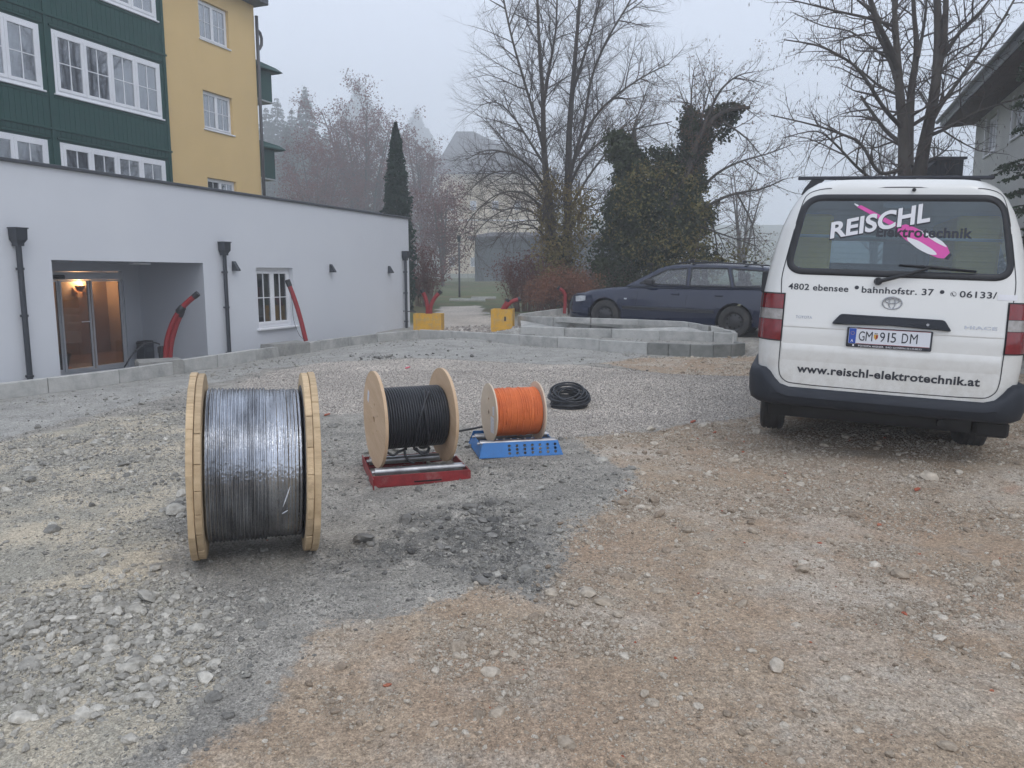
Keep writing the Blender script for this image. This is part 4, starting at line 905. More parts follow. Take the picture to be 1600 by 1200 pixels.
hs3 = [(0, 0, .021), (.03, .045, .006), (-.04, .02, .006), (.02, -.05, .006), (.0, .115, .0155)]
hs3 = [(-a, b_, c) for a, b_, c in hs3]
ply_flange(T3, R3, -L3 / 2, .012, hs3, M_cream, None); ply_flange(T3, R3, L3 / 2, .012, hs3, M_cream, None)
MB().lathe([(-L3 / 2 + .007, .03), (-L3 / 2 + .008, .19), (L3 / 2 - .008, .19), (L3 / 2 - .007, .03)], 48, 'x').build('inner_layers', M_orange, T3)
W3 = winding(.197, -L3 / 2 + .008, L3 / 2 - .008, .0042, 0, 2).build('cable_winding', M_orange, T3, smooth=True)
b = MB(); r3_ = random.Random(5)
for k in range(16):
    x0 = r3_.uniform(-.19, .17); dx = r3_.uniform(-.02, .05); a0 = r3_.uniform(-90, 10); a1 = a0 + r3_.uniform(80, 190)
    b.tube([(max(-.2, min(.2, x0 + dx * i / 18)), -.2035 * math.cos(R_(a0 + (a1 - a0) * i / 18)), .2035 * math.sin(R_(a0 + (a1 - a0) * i / 18))) for i in range(19)], .0042, 5)
b.build('loose_turn', M_orange, W3, smooth=True)
for (ya, yb, za, zb) in ((-.16, -.07, -.15, -.015), (-.17, -.125, .0, .075)):
    b = MB(); b.box(-L3 / 2 - .0078, -L3 / 2 - .0068, ya, yb, za, zb); o = b.build('paper_label', M_paper, T3)
b = MB(); e = Vector(aty(716, 674, 6.75)); b.tube([e, Vector(aty(758, 666, 6.6))], .009, 8); b.build('steel_bar', M_dark, None, smooth=True); tag(bpy.data.objects['steel_bar'], 'black bar reaching from behind the plywood drum to the orange drum', 'bar')
# coil of black cable on the fine gravel
cx, cy, _ = onz(889, 634, .03); cg = gzs(cx, cy)
b = MB(); rc = random.Random(3); pts = []; n = 30; turns = 30
for i in range(turns * n):
    t = i / n; a = 2 * math.pi * t; lay = t / turns; Rr = .160 + .028 * math.sin(t * 2.4) + .015 * math.sin(t * 5.1); tilt = .28 + .42 * lay + .1 * math.sin(t * 1.9)
    x = Rr * 1.18 * math.cos(a); y = Rr * math.sin(a) * .95; z = .012 + .10 * lay + (y + .15) * tilt * .75 * max(0, lay * 1.15) + .02 * math.sin(a + t)
    pts.append((x + .03 * math.sin(t * 1.1), y, max(.008, z)))
b.tube(pts, .0125, 6); b.build('cable_coil', M_cable, None, smooth=True); o = bpy.data.objects['cable_coil']; o.location = (cx, cy, cg); o.scale = (.93, .93, .9); tag(o, 'loose coil of black cable heaped on the fine gravel', 'cable coil')

# ------------------------------------------------------------------ white van, seen from behind
M_vpaint = mat('van_paint', (.72, .72, .69), .32, coat=.6, var=(.69, .69, .66), vscale=1.2, dirt=(.55, .53, .48), dscale=1.6, damt=.22)
def splash(m, z0, z1, col):
    t = m.node_tree; N = t.nodes; L = t.links; b_ = N['Principled BSDF']; tc = N.new('ShaderNodeTexCoord'); sx = N.new('ShaderNodeSeparateXYZ'); L.new(tc.outputs['Object'], sx.inputs[0])
    mr = N.new('ShaderNodeMapRange'); mr.inputs[1].default_value = z0; mr.inputs[2].default_value = z1; mr.inputs[3].default_value = .75; mr.inputs[4].default_value = 0; L.new(sx.outputs[2], mr.inputs[0])
    n = N.new('ShaderNodeTexNoise'); n.inputs['Scale'].default_value = 9; n.inputs['Detail'].default_value = 8; n.inputs['Roughness'].default_value = .75; L.new(tc.outputs['Object'], n.inputs[0])
    m2 = N.new('ShaderNodeMapRange'); m2.inputs[1].default_value = .35; m2.inputs[2].default_value = .7; L.new(n.outputs[0], m2.inputs[0]); mu = N.new('ShaderNodeMath'); mu.operation = 'MULTIPLY'; L.new(mr.outputs[0], mu.inputs[0]); L.new(m2.outputs[0], mu.inputs[1])
    mx = N.new('ShaderNodeMixRGB'); mx.inputs[2].default_value = (*col, 1); L.new(mu.outputs[0], mx.inputs[0])
    src = b_.inputs['Base Color'].links[0].from_socket; L.new(src, mx.inputs[1]); L.new(mx.outputs[0], b_.inputs['Base Color'])
splash(M_vpaint, .45, 1.0, (.42, .39, .33))
M_vbump = mat('bumper_plastic', (.016, .020, .028), .6, spec=.3, var=(.022, .026, .034), vscale=5, bump=.15, bscale=120, dirt=(.05, .047, .042), dscale=3, damt=.25)
M_seal = mat('rubber_seal', (.012, .013, .016), .5); M_tyre = mat('tyre_rubber', (.022, .022, .023), .8, var=(.05, .047, .042), vscale=7, bump=.3, bscale=50)
M_lred = mat('lamp_red', (.20, .004, .008), .2, coat=.6, var=(.15, .003, .006), vscale=30); M_lclear = mat('lamp_clear', (.34, .32, .30), .2, coat=1, var=(.24, .22, .2), vscale=25)
M_chrome = mat('chrome_badge', (.42, .43, .45), .25, metal=.9); M_ink = mat('black_lettering', (.018, .02, .028), .45); M_inkW = mat('white_lettering', (.72, .72, .74), .5)
M_pink = mat('pink_print', (.66, .08, .36), .5); M_plate = mat('plate_white', (.66, .68, .72), .4); M_platebl = mat('plate_blue', (.02, .07, .36), .4); M_under = mat('underbody', (.014, .013, .012), .8)
M_yellpan = mat('yellow_locker', (.92, .68, .07), .6, var=(.80, .57, .06), vscale=2); M_int = mat('van_interior', (.045, .06, .075), .8); M_bar = mat('pale_bar', (.62, .72, .72), .4)
VO = Vector((2.74, 5.66, .10))
V = thing('white_van', 'white panel van seen from behind with company lettering and roof bar', 'van', VO, (0, R_(2.2), -R_(20.4)))
_wz = [(.30, .845), (.42, .86), (.55, .895), (.75, .912), (.95, .918), (1.2, .915), (1.4, .888), (1.6, .852), (1.75, .815), (1.88, .765), (1.97, .715), (2.04, .655), (2.09, .585), (2.12, .47), (2.136, .29), (2.142, .12)]
def vw(z): return float(np.interp(z, [a for a, b in _wz], [b for a, b in _wz]))
def vyr(z): return max(0, z - .95) * .13 + (0 if z < 2.02 else (z - 2.02) ** 2 * 9) + (0 if z < 2.10 else (z - 2.10) * 6)
def vy(x, z):
    w_ = vw(z); R = .20; a = max(0, abs(x) - (w_ - R)); a = min(a, R * .9999); return vyr(z) + R - math.sqrt(R * R - a * a) + .035 * (x / .9) ** 2
YF = 4.55
def van_ring(z, nxr=84):
    w_ = vw(z); ring = []
    for i in range(nxr + 1):
        t = -1 + 2 * i / nxr; x = w_ * math.sin(t * math.pi / 2) ** 1 if False else w_ * (t if abs(t) < .0 else math.copysign(abs(t) ** .93, t)); x = max(-w_, min(w_, x)); ring.append((x, vy(x, z), z))
    nose = YF - max(0, z - .95) * .75
    f = [(w_, .5, z), (w_, nose * .33, z), (w_, nose * .66, z), (w_ * .99, nose - .3, z), (w_ * .85, nose - .06, z), (0, nose, z), (-w_ * .85, nose - .06, z), (-w_ * .99, nose - .3, z), (-w_, nose * .66, z), (-w_, nose * .33, z), (-w_, .5, z)]
    return ring + f
zs = sorted(set([round(.42 + .02 * i, 4) for i in range(86)] + [2.09, 2.11, 2.125, 2.132, 2.137, 2.142])); zs = [z for z in zs if z <= 2.142]
rings = [van_ring(z) for z in zs]; nR = 85; nring = len(rings[0])
win = rpoly([(-.735, 1.425), (.735, 1.425), (.640, 1.945), (-.640, 1.945)], .11, 8)
def inside(x, z, P):
    c = False
    for i in range(len(P)):
        (x1, z1), (x2, z2) = P[i - 1], P[i]
        if (z1 > z) != (z2 > z) and x < (x2 - x1) * (z - z1) / (z2 - z1) + x1: c = not c
    return c
b = MB(); b.v = [p for r in rings for p in r]
for i in range(len(rings) - 1):
    for k in range(nring):
        k2 = (k + 1) % nring; q = (i * nring + k, i * nring + k2, (i + 1) * nring + k2, (i + 1) * nring + k)
        if k < nR - 1:
            cxx = sum(b.v[j][0] for j in q) / 4; cz = sum(b.v[j][2] for j in q) / 4
            if inside(cxx, cz, win): continue
        elif 1.26 < sum(b.v[j][2] for j in q) / 4 < 1.80 and nR <= k <= nR + 9: continue
        b.f.append(q); b.m.append(0)
b.f.append(tuple((len(rings) - 1) * nring + k for k in range(nring))); b.m.append(0)
b.build('body', M_vpaint, V, smooth=True)
def on_rear(P, off): return [(x, vy(x, z) - off, z) for x, z in P]
def rear_patch(P, off, th=0, name='x', m=None, parent=V, step=.03, hole=None):
    """flat outline in (x,z) laid on the curved tail as a gridded sheet"""
    me = fill2d(P, hole or [], 0, name); bm = bmesh.new(); bm.from_mesh(me)
    xs = [v.co.x for v in bm.verts]; ys = [v.co.y for v in bm.verts]
    x = math.floor(min(xs) / step) * step
    while x < max(xs): bmesh.ops.bisect_plane(bm, geom=bm.verts[:] + bm.edges[:] + bm.faces[:], plane_co=(x, 0, 0), plane_no=(1, 0, 0)); x += step
    y = math.floor(min(ys) / step) * step
    while y < max(ys): bmesh.ops.bisect_plane(bm, geom=bm.verts[:] + bm.edges[:] + bm.faces[:], plane_co=(0, y, 0), plane_no=(0, 1, 0)); y += step
    bm.to_mesh(me); bm.free(); mapmesh(me, lambda a, c, d: (a, vy(a, c) - off, c)); me.materials.append(m)
    o = part(name, me, parent)
    if th: s = o.modifiers.new('t', 'SOLIDIFY'); s.thickness = th; s.offset = 0
    return o
outer = rpoly([(-.775, 1.385), (.775, 1.385), (.672, 1.985), (-.672, 1.985)], .14, 10)
# rubber seal swept round the window
cl = rpoly([(-.752, 1.408), (.752, 1.408), (.655, 1.962), (-.655, 1.962)], .125, 10)
def sweep(P, hwid, rise, name, m, parent, base=-.002):
    C_ = Vector((sum(p[0] for p in P) / len(P), sum(p[1] for p in P) / len(P))); n = len(P); rs = []
    for i in range(n):
        a = Vector(P[i - 1]); c = Vector(P[(i + 1) % n]); t = (c - a).normalized(); nn = Vector((t.y, -t.x)); p = Vector(P[i])
        pr = [(-hwid, base), (-hwid * .8, rise * .7), (-hwid * .2, rise), (hwid * .4, rise), (hwid * .9, rise * .5), (hwid, base)]
        rs.append([(p.x + nn.x * o_, vy(p.x + nn.x * o_, p.y + nn.y * o_) - h, p.y + nn.y * o_) for o_, h in pr])
    q = MB(); q.loft(rs, closed=False, loop=True); return q.build(name, m, parent, smooth=True)
dense = []
for i in range(len(cl)):
    a = Vector(cl[i - 1]); c = Vector(cl[i]); k = max(1, int((c - a).length / .05))
    for s in range(k): q = a.lerp(c, (s + 1) / k); dense.append((q.x, q.y))
GL = rear_patch(rpoly([(-.745, 1.415), (.745, 1.415), (.650, 1.955), (-.650, 1.955)], .12, 8), .001, .004, 'rear_window', M_vanglass)
sweep(dense, .026, .010, 'window_seal', M_seal, GL)
dl = [(p[0] * .945, 1.685 + (p[1] - 1.685) * .86) for p in dense]
# heater wires on the glass
for k in range(11):
    z = 1.47 + k * .040; hwz = .70 - (z - 1.42) * .17; q = MB(); q.add([(x_, vy(x_, zz) - .0042, zz) for zz in (z, z + .0007) for x_ in np.linspace(-hwz, hwz, 24)], [(i, i + 1, i + 25, i + 24) for i in range(23)]); q.build('heater_wire', mat('heater%d' % k, (.03, .03, .03), .6) if k == 0 else MATS['heater0'], GL)
# hatch outline groove, crease
gro = rpoly([(-.742, 1.40), (-.742, .575), (-.70, .545), (.70, .545), (.742, .575), (.742, 1.40)], .02, 4)
hatch = [(-.785, 1.36), (-.765, 1.1), (-.748, .86), (-.748, .68), (-.735, .60), (-.68, .552), (-.5, .545), (0, .543), (.5, .545), (.68, .552), (.735, .60), (.748, .68), (.748, .86), (.765, 1.1), (.785, 1.36), (.745, 1.6), (.70, 1.85), (.66, 2.0), (.55, 2.03), (0, 2.04), (-.55, 2.03), (-.66, 2.0), (-.70, 1.85), (-.745, 1.6)]
hp = rpoly(hatch, .06, 3); q = MB(); n = len(hp); rs = []
for i in range(n):
    a = Vector(hp[i - 1]); c = Vector(hp[(i + 1) % n]); t = (c - a).normalized(); nn = Vector((t.y, -t.x)); p = Vector(hp[i])
    rs.append([(p.x + nn.x * o_, vy(p.x + nn.x * o_, p.y + nn.y * o_) - .0016, p.y + nn.y * o_) for o_ in (-.0035, .0035)])
q.loft(rs, closed=False, loop=True); q.build('hatch_gap', M_seal, V)
# swage line and lower hatch shelf
q = MB(); q.loft([[(x_, vy(x_, .985) - o_, z) for z, o_ in ((1.02, -.001), (.992, .004), (.985, .004), (.978, -.001))] for x_ in np.linspace(-.74, .74, 30)], closed=False); q.build('swage_line', M_vpaint, V, smooth=True)
q = MB(); q.loft([[(x_, vy(x_, .83) - o_, z) for z, o_ in ((.86, -.001), (.835, .007), (.80, .010), (.72, -.001))] for x_ in np.linspace(-.735, .735, 30)], closed=False); q.build('lower_swage', M_vpaint, V, smooth=True)
# tail lamps wrapped round the corners
def lamp(s):
    def sheet(z0, z1, xi, off):
        rs = []
        for z in np.linspace(z0, z1, 7):
            w_ = vw(z); rs.append([(s * x_, vy(x_, z) - off, z) for x_ in np.linspace(xi, w_ - .004, 12)] + [(s * (w_ + off * .6), .17, z), (s * (w_ + off * .6), .235, z)])
        return rs
    o = MB().loft(sheet(.868, 1.238, .742, .004), closed=False).build('tail_lamp', M_seal, V, smooth=True)
    for z0, z1, m_ in ((1.118, 1.228, M_lred), (1.036, 1.114, M_lclear), (.878, 1.032, M_lred)):
        MB().loft(sheet(z0, z1, .752, .013), closed=False).build('lamp_lens', m_, o, smooth=True)
        for zz in (z0, z1): r_ = sheet(zz, zz + .0001, .752, .013)[0]; r0 = sheet(zz, zz + .0001, .752, .002)[0]; MB().loft([r_, r0], closed=False).build('lens_edge', m_, o)
lamp(1); lamp(-1)
# bumper
def bump_sec(x, y, nx_, ny_, zt, zb=.385):
    def P(o_, z): return (x + nx_ * o_, y + ny_ * o_, z)
    return [P(-.02, zt), P(.030, zt - .002), P(.055, zt - .02), P(.064, zt - .07), P(.056, .46), P(.04, zb + .015), P(.0, zb - .01), P(-.10, zb)]
path = []
for y in (1.25, .9, .6, .35): path.append((-.905, y, -1, 0, .655))
for k in range(7): a = math.pi / 2 * (k + .5) / 7; path.append((-.905 + .2 * (1 - math.cos(a)) , .22 - .2 * math.sin(a), -math.cos(a), -math.sin(a), .655 if k < 3 else .655 - .12 * sstep(3, 6.5, k)))
for x in np.linspace(-.66, .66, 21): path.append((x, .02 + .035 * (x / .9) ** 2 - .01, 0, -1, .522))
path += [(-p[0], p[1], -p[2], p[3], p[4]) for p in path[10::-1]]
q = MB(); q.loft([bump_sec(*p) for p in path], closed=True, caps=True); BP = q.build('bumper', M_vbump, V, smooth=True, sharp=50)
q = MB(); q.loft([[(x, -.082 + .035 * (x / .9) ** 2, z) for z in (.50, .494)] for x in np.linspace(-.7, .7, 12)], closed=False)
# underbody, axle, tyres, flaps
q = MB(); q.box(-.80, .80, .30, 4.2, .24, .43); q.box(-.62, .62, .12, .298, .30, .40); q.tube([(-.75, .98, .30), (.75, .98, .30)], .05, 10); q.tube([(.2, .98, .28), (.0, .98, .28)], .13, 12); q.tube([(.42, .08, .33), (.42, .5, .30)], .028, 10); q.build('underbody', M_under, V)
def wheel(parent, x, y, R, w_, rimm, tyre=M_tyre, axis='x', rimR=.6, spokes=0, hub=True):
    prof = [(-w_ / 2, R * rimR), (-w_ / 2 - .004, R * .80), (-w_ / 2 + .008, R * .94), (-w_ * .36, R * .992)]
    for gx_ in (-.22, 0, .22): prof += [(w_ * (gx_ - .03), R), (w_ * (gx_ - .028), R - .008), (w_ * (gx_ + .028), R - .008), (w_ * (gx_ + .03), R)]
    prof += [(w_ * .36, R * .992), (w_ / 2 - .008, R * .94), (w_ / 2 + .004, R * .80), (w_ / 2, R * rimR)]
    t_ = MB().lathe(prof, 48, axis).build('wheel', tyre, parent, smooth=True, sharp=30); t_.location = (x, y, R)
    sgn = (1 if x > 0 else -1) if axis == 'x' else -1
    rp = [(sgn * w_ * .5, R * rimR), (sgn * w_ * .46, R * rimR * .96), (sgn * w_ * .30, R * rimR * .80), (sgn * w_ * .34, R * .3), (sgn * w_ * .42, R * .2), (sgn * w_ * .42, .001)]
    r_ = MB().lathe(rp, 40, axis).build('rim', rimm, t_, smooth=True, sharp=35)
    if spokes:
        for k in range(spokes):
            a = 2 * math.pi * k / spokes; c = MB(); rr = R * .43; dd_ = sgn * w_ * .335
            c.tube([(rr * math.cos(a), dd_ - .012, rr * math.sin(a)), (rr * math.cos(a), dd_ + .02, rr * math.sin(a))], R * .065, 10); c.build('rim_hole', M_blkhole, t_)
    c = MB(); c.lathe([(-w_ * .28, .001), (-w_ * .28, R * rimR), (w_ * .28, R * rimR), (w_ * .28, .001)], 24, axis); c.build('brake_drum', M_under, t_)
    return t_
M_vrim = mat('van_rim', (.25, .25, .25), .5, metal=.5)
for s in (-1, 1):
    wheel(V, s * .775, .98, .325, .20, M_vrim); wheel(V, s * .775, 3.5, .325, .19, M_vrim)
    q = MB(); q.cbox(s * .775 - .12, s * .775 + .12, 1.36, 1.38, .16, .45, .01); q.build('mud_flap', M_under, V)
q = MB(); q.cbox(.66, .89, .20, .50, .24, .36, .02); q.build('corner_shield', M_under, V)
# number plate with frame and writing
def text_mesh(s, size, off=0, shear=0, sx=1, space=1, align='LEFT', ext=0):
    cu = bpy.data.curves.new('t', 'FONT'); cu.body = s; cu.size = size; cu.offset = off; cu.shear = shear; cu.space_character = space; cu.align_x = align; cu.extrude = ext; cu.resolution_u = 4
    o = bpy.data.objects.new('t', cu); me = bpy.data.meshes.new_from_object(o); bpy.data.objects.remove(o)
    if sx != 1: mapmesh(me, lambda a, b_, c: (a * sx, b_, c))
    return me
def fit(me, x0, z0, width=None, height=None, ang=0, grow=0):
    co = [tuple(v.co) for v in me.vertices]; xs = [c[0] for c in co]; zs_ = [c[1] for c in co]; mx_, mn = max(xs), min(xs); zmn, zmx = min(zs_), max(zs_)
    kx = (width / (mx_ - mn)) if width else 1; kz = height / (zmx - 0) if height else 1; ca, sa = math.cos(ang), math.sin(ang)
    def f(a, b_, c):
        u = (a - mn) * kx; v = b_ * kz * (1 + grow * u); return (x0 + u * ca, z0 + v + u * math.tan(ang), 0)
    return mapmesh(me, f)
def letter(name, me, m, parent, off, yfn=None):
    yfn = yfn or (lambda x, z: vy(x, z)); mapmesh(me, lambda a, b_, c: (a, yfn(a, b_) - off, b_)); me.materials.append(m); return part(name, me, parent)
yp = lambda x, z: -.012
q = MB(); q.loft([[(x, y, z) for x, z in rrect(-.285, .285, .862, 1.008, .008, 2)] for y in (.02, -.010)], caps=True); PF = q.build('number_plate', M_ink, V)
q = MB(); q.loft([[(x, y, z) for x, z in rrect(-.272, .272, .888, 1.002, .006, 2)] for y in (-.0105, -.0125)], caps=True); q.build('plate_face', M_plate, PF)
q = MB(); q.box(-.270, -.222, -.0140, -.0128, .890, 1.0); q.build('plate_band', M_platebl, PF)
for z in (.8885, .9995): q = MB(); q.box(-.219, .269, -.0140, -.0128, z, z + .003); q.build('plate_stripe', MATS['red_conduit'], PF)
def ptxt(s, x0, wd, z0, h, m, off=.002, nm='plate_character', hh=None):
    me = text_mesh(s, 1, off=hh or 0); letter(nm, fit(me, x0, z0, wd, h), m, PF, off, yp)
for s, x0, wd in (('G', -.203, .040), ('M', -.156, .046), ('9', -.060, .033), ('1', -.008, .010), ('5', .014, .034), ('D', .086, .041), ('M', .140, .049)): ptxt(s, x0, wd, .912, .070, M_ink)
ptxt('A', -.256, .018, .900, .020, M_inkW, .0025, hh=.02)
for k in range(12):
    a = 2 * math.pi * k / 12; q = MB(); q.tube([(-.246 + .012 * math.cos(a), -.0141, .965 + .012 * math.sin(a)), (-.246 + .012 * math.cos(a), -.0146, .965 + .012 * math.sin(a))], .0022, 5); q.build('plate_star', M_yel, PF)
shd = [(-.014, .018), (.014, .018), (.014, -.006), (.0, -.022), (-.014, -.006)]
q = MB(); q.prism([(-.087 + a, .944 + c) for a, c in shd], -.0140, -.0130, lambda a, c, y: (a, y, c)); q.build('crest', M_yel, PF)
q = MB(); q.prism([(-.087 + a * .9 if a > 0 else -.087, .944 + c * .85) for a, c in shd], -.0146, -.01405, lambda a, c, y: (a, y, c)); q.build('crest_half', MATS['red_conduit'], PF)
q = MB(); q.prism([(-.098, .966), (-.076, .966), (-.079, .974), (-.087, .970), (-.095, .974)], -.0142, -.0130, lambda a, c, y: (a, y, c)); q.build('crest_crown', M_brownmet, PF)
letter('frame_lettering', fit(text_mesh('TOYOTA AIGNER', 1, off=.01), -.205, .869, .175, .012), M_inkW, PF, .0105 - .012 + .0125, yp)
letter('frame_lettering', fit(text_mesh('BAD GOISERN 06135/8533', 1), -.015, .869, .235, .012), M_inkW, PF, .011 - .012 + .0125, yp)
q = MB(); q.loft([[(x, -.0105 + dy_, z) for x, z in circ(-.235, .875, .007, 12)] for dy_ in (0, -.001)], caps=True); q.build('frame_badge', M_inkW, PF)
# handle trim above the plate
hd = [(-.395, 1.040), (-.385, 1.030), (-.30, 1.022), (.30, 1.022), (.385, 1.012), (.400, 1.016), (.385, 1.05), (.345, 1.092), (-.325, 1.100), (-.365, 1.095)]
hd = rpoly([(-.400, 1.024), (-.30, 1.026), (.0, 1.034), (.30, 1.022), (.402, 1.014), (.350, 1.094), (-.340, 1.102)], .02, 4)
q = MB(); C0 = Vector((0, 1.06)); n = len(hd)
q.loft([[(x, vy(x, z) + .002, z) for x, z in hd], [(x, vy(x, z) - .028, z) for x, z in hd], [(x * .985, vy(x, z) - .036, 1.06 + (z - 1.06) * .85) for x, z in hd]], caps=True); HT = q.build('handle_trim', M_vbump, V)
q = MB(); q.tube([(.24, -.030, 1.056), (.24, -.042, 1.056)], .010, 14); q.build('lock', M_chrome, HT)
# wiper and washer jet
WP = MB(); y0_ = vy(-.107, 1.35); WP.tube([(-.107, y0_, 1.352), (-.107, y0_ - .045, 1.352)], [.03, .024], 14); WP.tube([(-.107, y0_ - .035, 1.352), (.05, vy(0, 1.40) - .05, 1.40), (.22, vy(.2, 1.462) - .03, 1.462)], [.016, .012, .008], 8); WO = WP.build('wiper', M_seal, V, smooth=True, sharp=50)
q = MB(); q.tube([(.02, vy(0, 1.475) - .022, 1.476), (.22, vy(.2, 1.466) - .028, 1.468), (.52, vy(.5, 1.44) - .02, 1.448)], [.006, .010, .006], 6); q.tube([(.02, vy(0, 1.475) - .010, 1.470), (.52, vy(.5, 1.44) - .008, 1.440)], .004, 6); q.build('wiper_blade', M_seal, WO, smooth=True)
q = MB(); q.tube([(.072, vy(.07, 2.02), 2.02), (.072, vy(.07, 2.02) - .02, 2.018)], .013, 12); q.build('washer_jet', M_seal, V)
# roof bar
q = MB(); q.cbox(-.735, .665, .62, .675, 2.150, 2.175, .005); RB = q.build('roof_bar', M_ink, V)
for s in (-.60, .54): q = MB(); sg = -1 if s < 0 else 1; q.loft([[(s + sg * a, .625, z), (s + sg * c, .625, z), (s + sg * c, .67, z), (s + sg * a, .67, z)] for a, c, z in ((.10, .02, 2.03), (.08, .0, 2.08), (.03, -.07, 2.1495))], caps=True); q.build('bar_foot', M_seal, RB)
# lettering on the paint
def vtext(s, x0, z0, wd, h, m=M_ink, off=.0022, bold=.02, nm='lettering', ang=0, grow=0, par=None, shear=0, sp=1.0): return letter(nm, fit(text_mesh(s, 1, off=bold, shear=shear, space=sp), x0, z0, wd, h, ang, grow), m, par or V, off)
vtext('4802 ebensee', -.728, 1.268, .425, .046, bold=.018, sp=1.05, ang=R_(-.3)); vtext('\u2022', -.262, 1.270, .030, .045, bold=.03); vtext('bahnhofstr. 37', -.212, 1.266, .478, .046, bold=.018, sp=1.05)
vtext('\u2022', .304, 1.262, .030, .045, bold=.03); vtext('06133/', .432, 1.262, .235, .045, bold=.018, sp=1.05)
q = MB(); q.loft([[(.392 + r_ * math.cos(a), vy(.392, 1.28) - .0022, 1.280 + r_ * math.sin(a)) for a in np.linspace(0, 2 * math.pi, 25)[:-1]] for r_ in (.019, .0165)]); q.build('phone_ring', MATS['coping_metal'], V)
q = MB(); q.tube([(.384, vy(.39, 1.28) - .0035, 1.290), (.386, vy(.39, 1.28) - .0035, 1.277), (.398, vy(.39, 1.28) - .0035, 1.270)], [.004, .0022, .004], 6); q.build('phone_sign', MATS['coping_metal'], V)
rear_patch([(.672, 1.252), (.800, 1.252), (.800, 1.292), (.672, 1.292)], .0024, 0, 'blank_patch', M_inkW)
vtext('www.reischl-elektrotechnik.at', -.612, .640, 1.235, .060, bold=.030, sp=1.06, ang=R_(-.25))
vtext('TOYOTA', -.655, 1.052, .118, .020, m=M_chrome, off=.003, bold=.022, nm='badge'); vtext('HIACE', .485, 1.040, .205, .022, m=M_chrome, off=.003, bold=.02, nm='badge')
q = MB()
def ell(cx_, cz_, a_, b_, r_, seg=40, w0=0, w1=2 * math.pi): q.tube([(cx_ + a_ * math.cos(t), vy(cx_, cz_) - .007, cz_ + b_ * math.sin(t)) for t in np.linspace(w0, w1, seg + 1)[:-1]], r_, 6, loop=True)
ell(0, 1.198, .064, .044, .0048); ell(0, 1.198, .020, .040, .0040); ell(0, 1.214, .045, .018, .0038); q.build('emblem', M_chrome, V, smooth=True)
# print on the rear glass: screwdriver first, lettering over it
dirv = Vector((.625, -.345)).normalized(); nv = Vector((-dirv.y, dirv.x)); o_ = Vector((-.318, 1.918))
def scr(P): return [(o_.x + dirv.x * a + nv.x * b_, o_.y + dirv.y * a + nv.y * b_) for a, b_ in P]
SD = rear_patch(scr([(.03, -.012), (.045, .013), (.36, .020), (.385, .045), (.45, .055), (.60, .062), (.70, .050), (.745, .018), (.735, -.035), (.70, -.052), (.60, -.062), (.45, -.050), (.37, -.034), (.36, -.014)]), .0045, 0, 'screwdriver_print', M_pink, GL)
rear_patch(scr([(0, -.004), (.03, -.008), (.035, .006), (.0, .003)]), .0052, 0, 'blade_tip', M_inkW, SD)
rear_patch(rpoly(scr([(.44, -.028), (.52, -.012), (.64, -.018), (.69, -.034), (.64, -.060), (.55, -.064), (.46, -.048)]), .03, 3), .0056, 0, 'grip_inlay', M_inkW, SD)
rear_patch(rpoly(scr([(.47, .052), (.55, .040), (.64, .034), (.715, .040), (.66, .062), (.56, .064)]), .02, 3), .0056, 0, 'grip_inlay', M_inkW, SD)
rear_patch(scr([(.738, -.036), (.748, .018), (.765, .010), (.762, -.030)]), .0054, 0, 'grip_cap', M_ink, SD)
vtext('Elektrotechnik', -.150, 1.680, .625, .072, bold=.030, off=.0064, nm='lettering', par=GL, sp=1.04)
ang = math.atan2(.139, .676)
vtext('REISCHL', -.470, 1.652, .682, .122, m=M_ink, off=.0066, bold=.050, nm='lettering_shadow', ang=ang, grow=.25, par=GL)
vtext('REISCHL', -.464, 1.660, .672, .118, m=M_inkW, off=.0074, bold=.030, nm='lettering', ang=ang, grow=.25, par=GL)
# load space seen through the glass
q = MB(); q.box(-.84, -.83, .35, 4.0, .5, 1.25); q.box(.83, .84, .35, 4.0, .5, 1.25); q.box(-.83, .83, .3, 1.9, .5, .52); q.box(-.83, .83, 2.6, 2.62, .5, 1.52); q.build('load_lining', M_int, V)  # the cross wall is added to block bright windscreen light behind the glass
for x0, x1 in ((-.72, -.44), (.42, .72)):
    q = MB(); q.cbox(x0, x1, .40, 1.6, .53, 1.86, .02); o = q.build('locker', M_yellpan, V)
    for z in (1.62, 1.52): c = MB(); c.cbox(x0 + .03, x1 - .03, .393, .399, z, z + .012, .002); c.build('locker_lip', M_yellpan, o)
q = MB(); q.tube([(-.70, .28, 1.685), (.71, .28, 1.675)], .012, 10); q.build('cross_bar', M_bar, V, smooth=True)
q = MB(); q.loft([[(x, .24 + dy_, z) for x, z in rrect(-.11, .13, 1.90, 1.945, .018, 4)] for dy_ in (0, .05)], caps=True); q.build('brake_light', MATS['door_alu'], V)
q = MB(); zz_ = [z for z in zs if 1.24 < z < 1.82]; q.loft([[p for p in van_ring(z)[nR:]] for z in zz_], closed=False); q.build('cab_glazing', M_vanglass, V, smooth=True)
for s in (-1, 1):
    for y_ in (1.50, 2.35, 3.15): q = MB(); q.loft([[(s * (vw(z) + .004), y_ - .05, z), (s * (vw(z) + .004), y_ + .05, z)] for z in (1.25, 1.5, 1.82)], closed=False); q.build('side_pillar', M_vpaint, V)
# side glass, mirrors, windscreen
for s in (-1, 1):
    q = MB(); q.cbox(s * 1.0 - .08, s * 1.0 + .08, 3.55, 3.62, 1.15, 1.42, .02); q.build('mirror', M_seal, V)

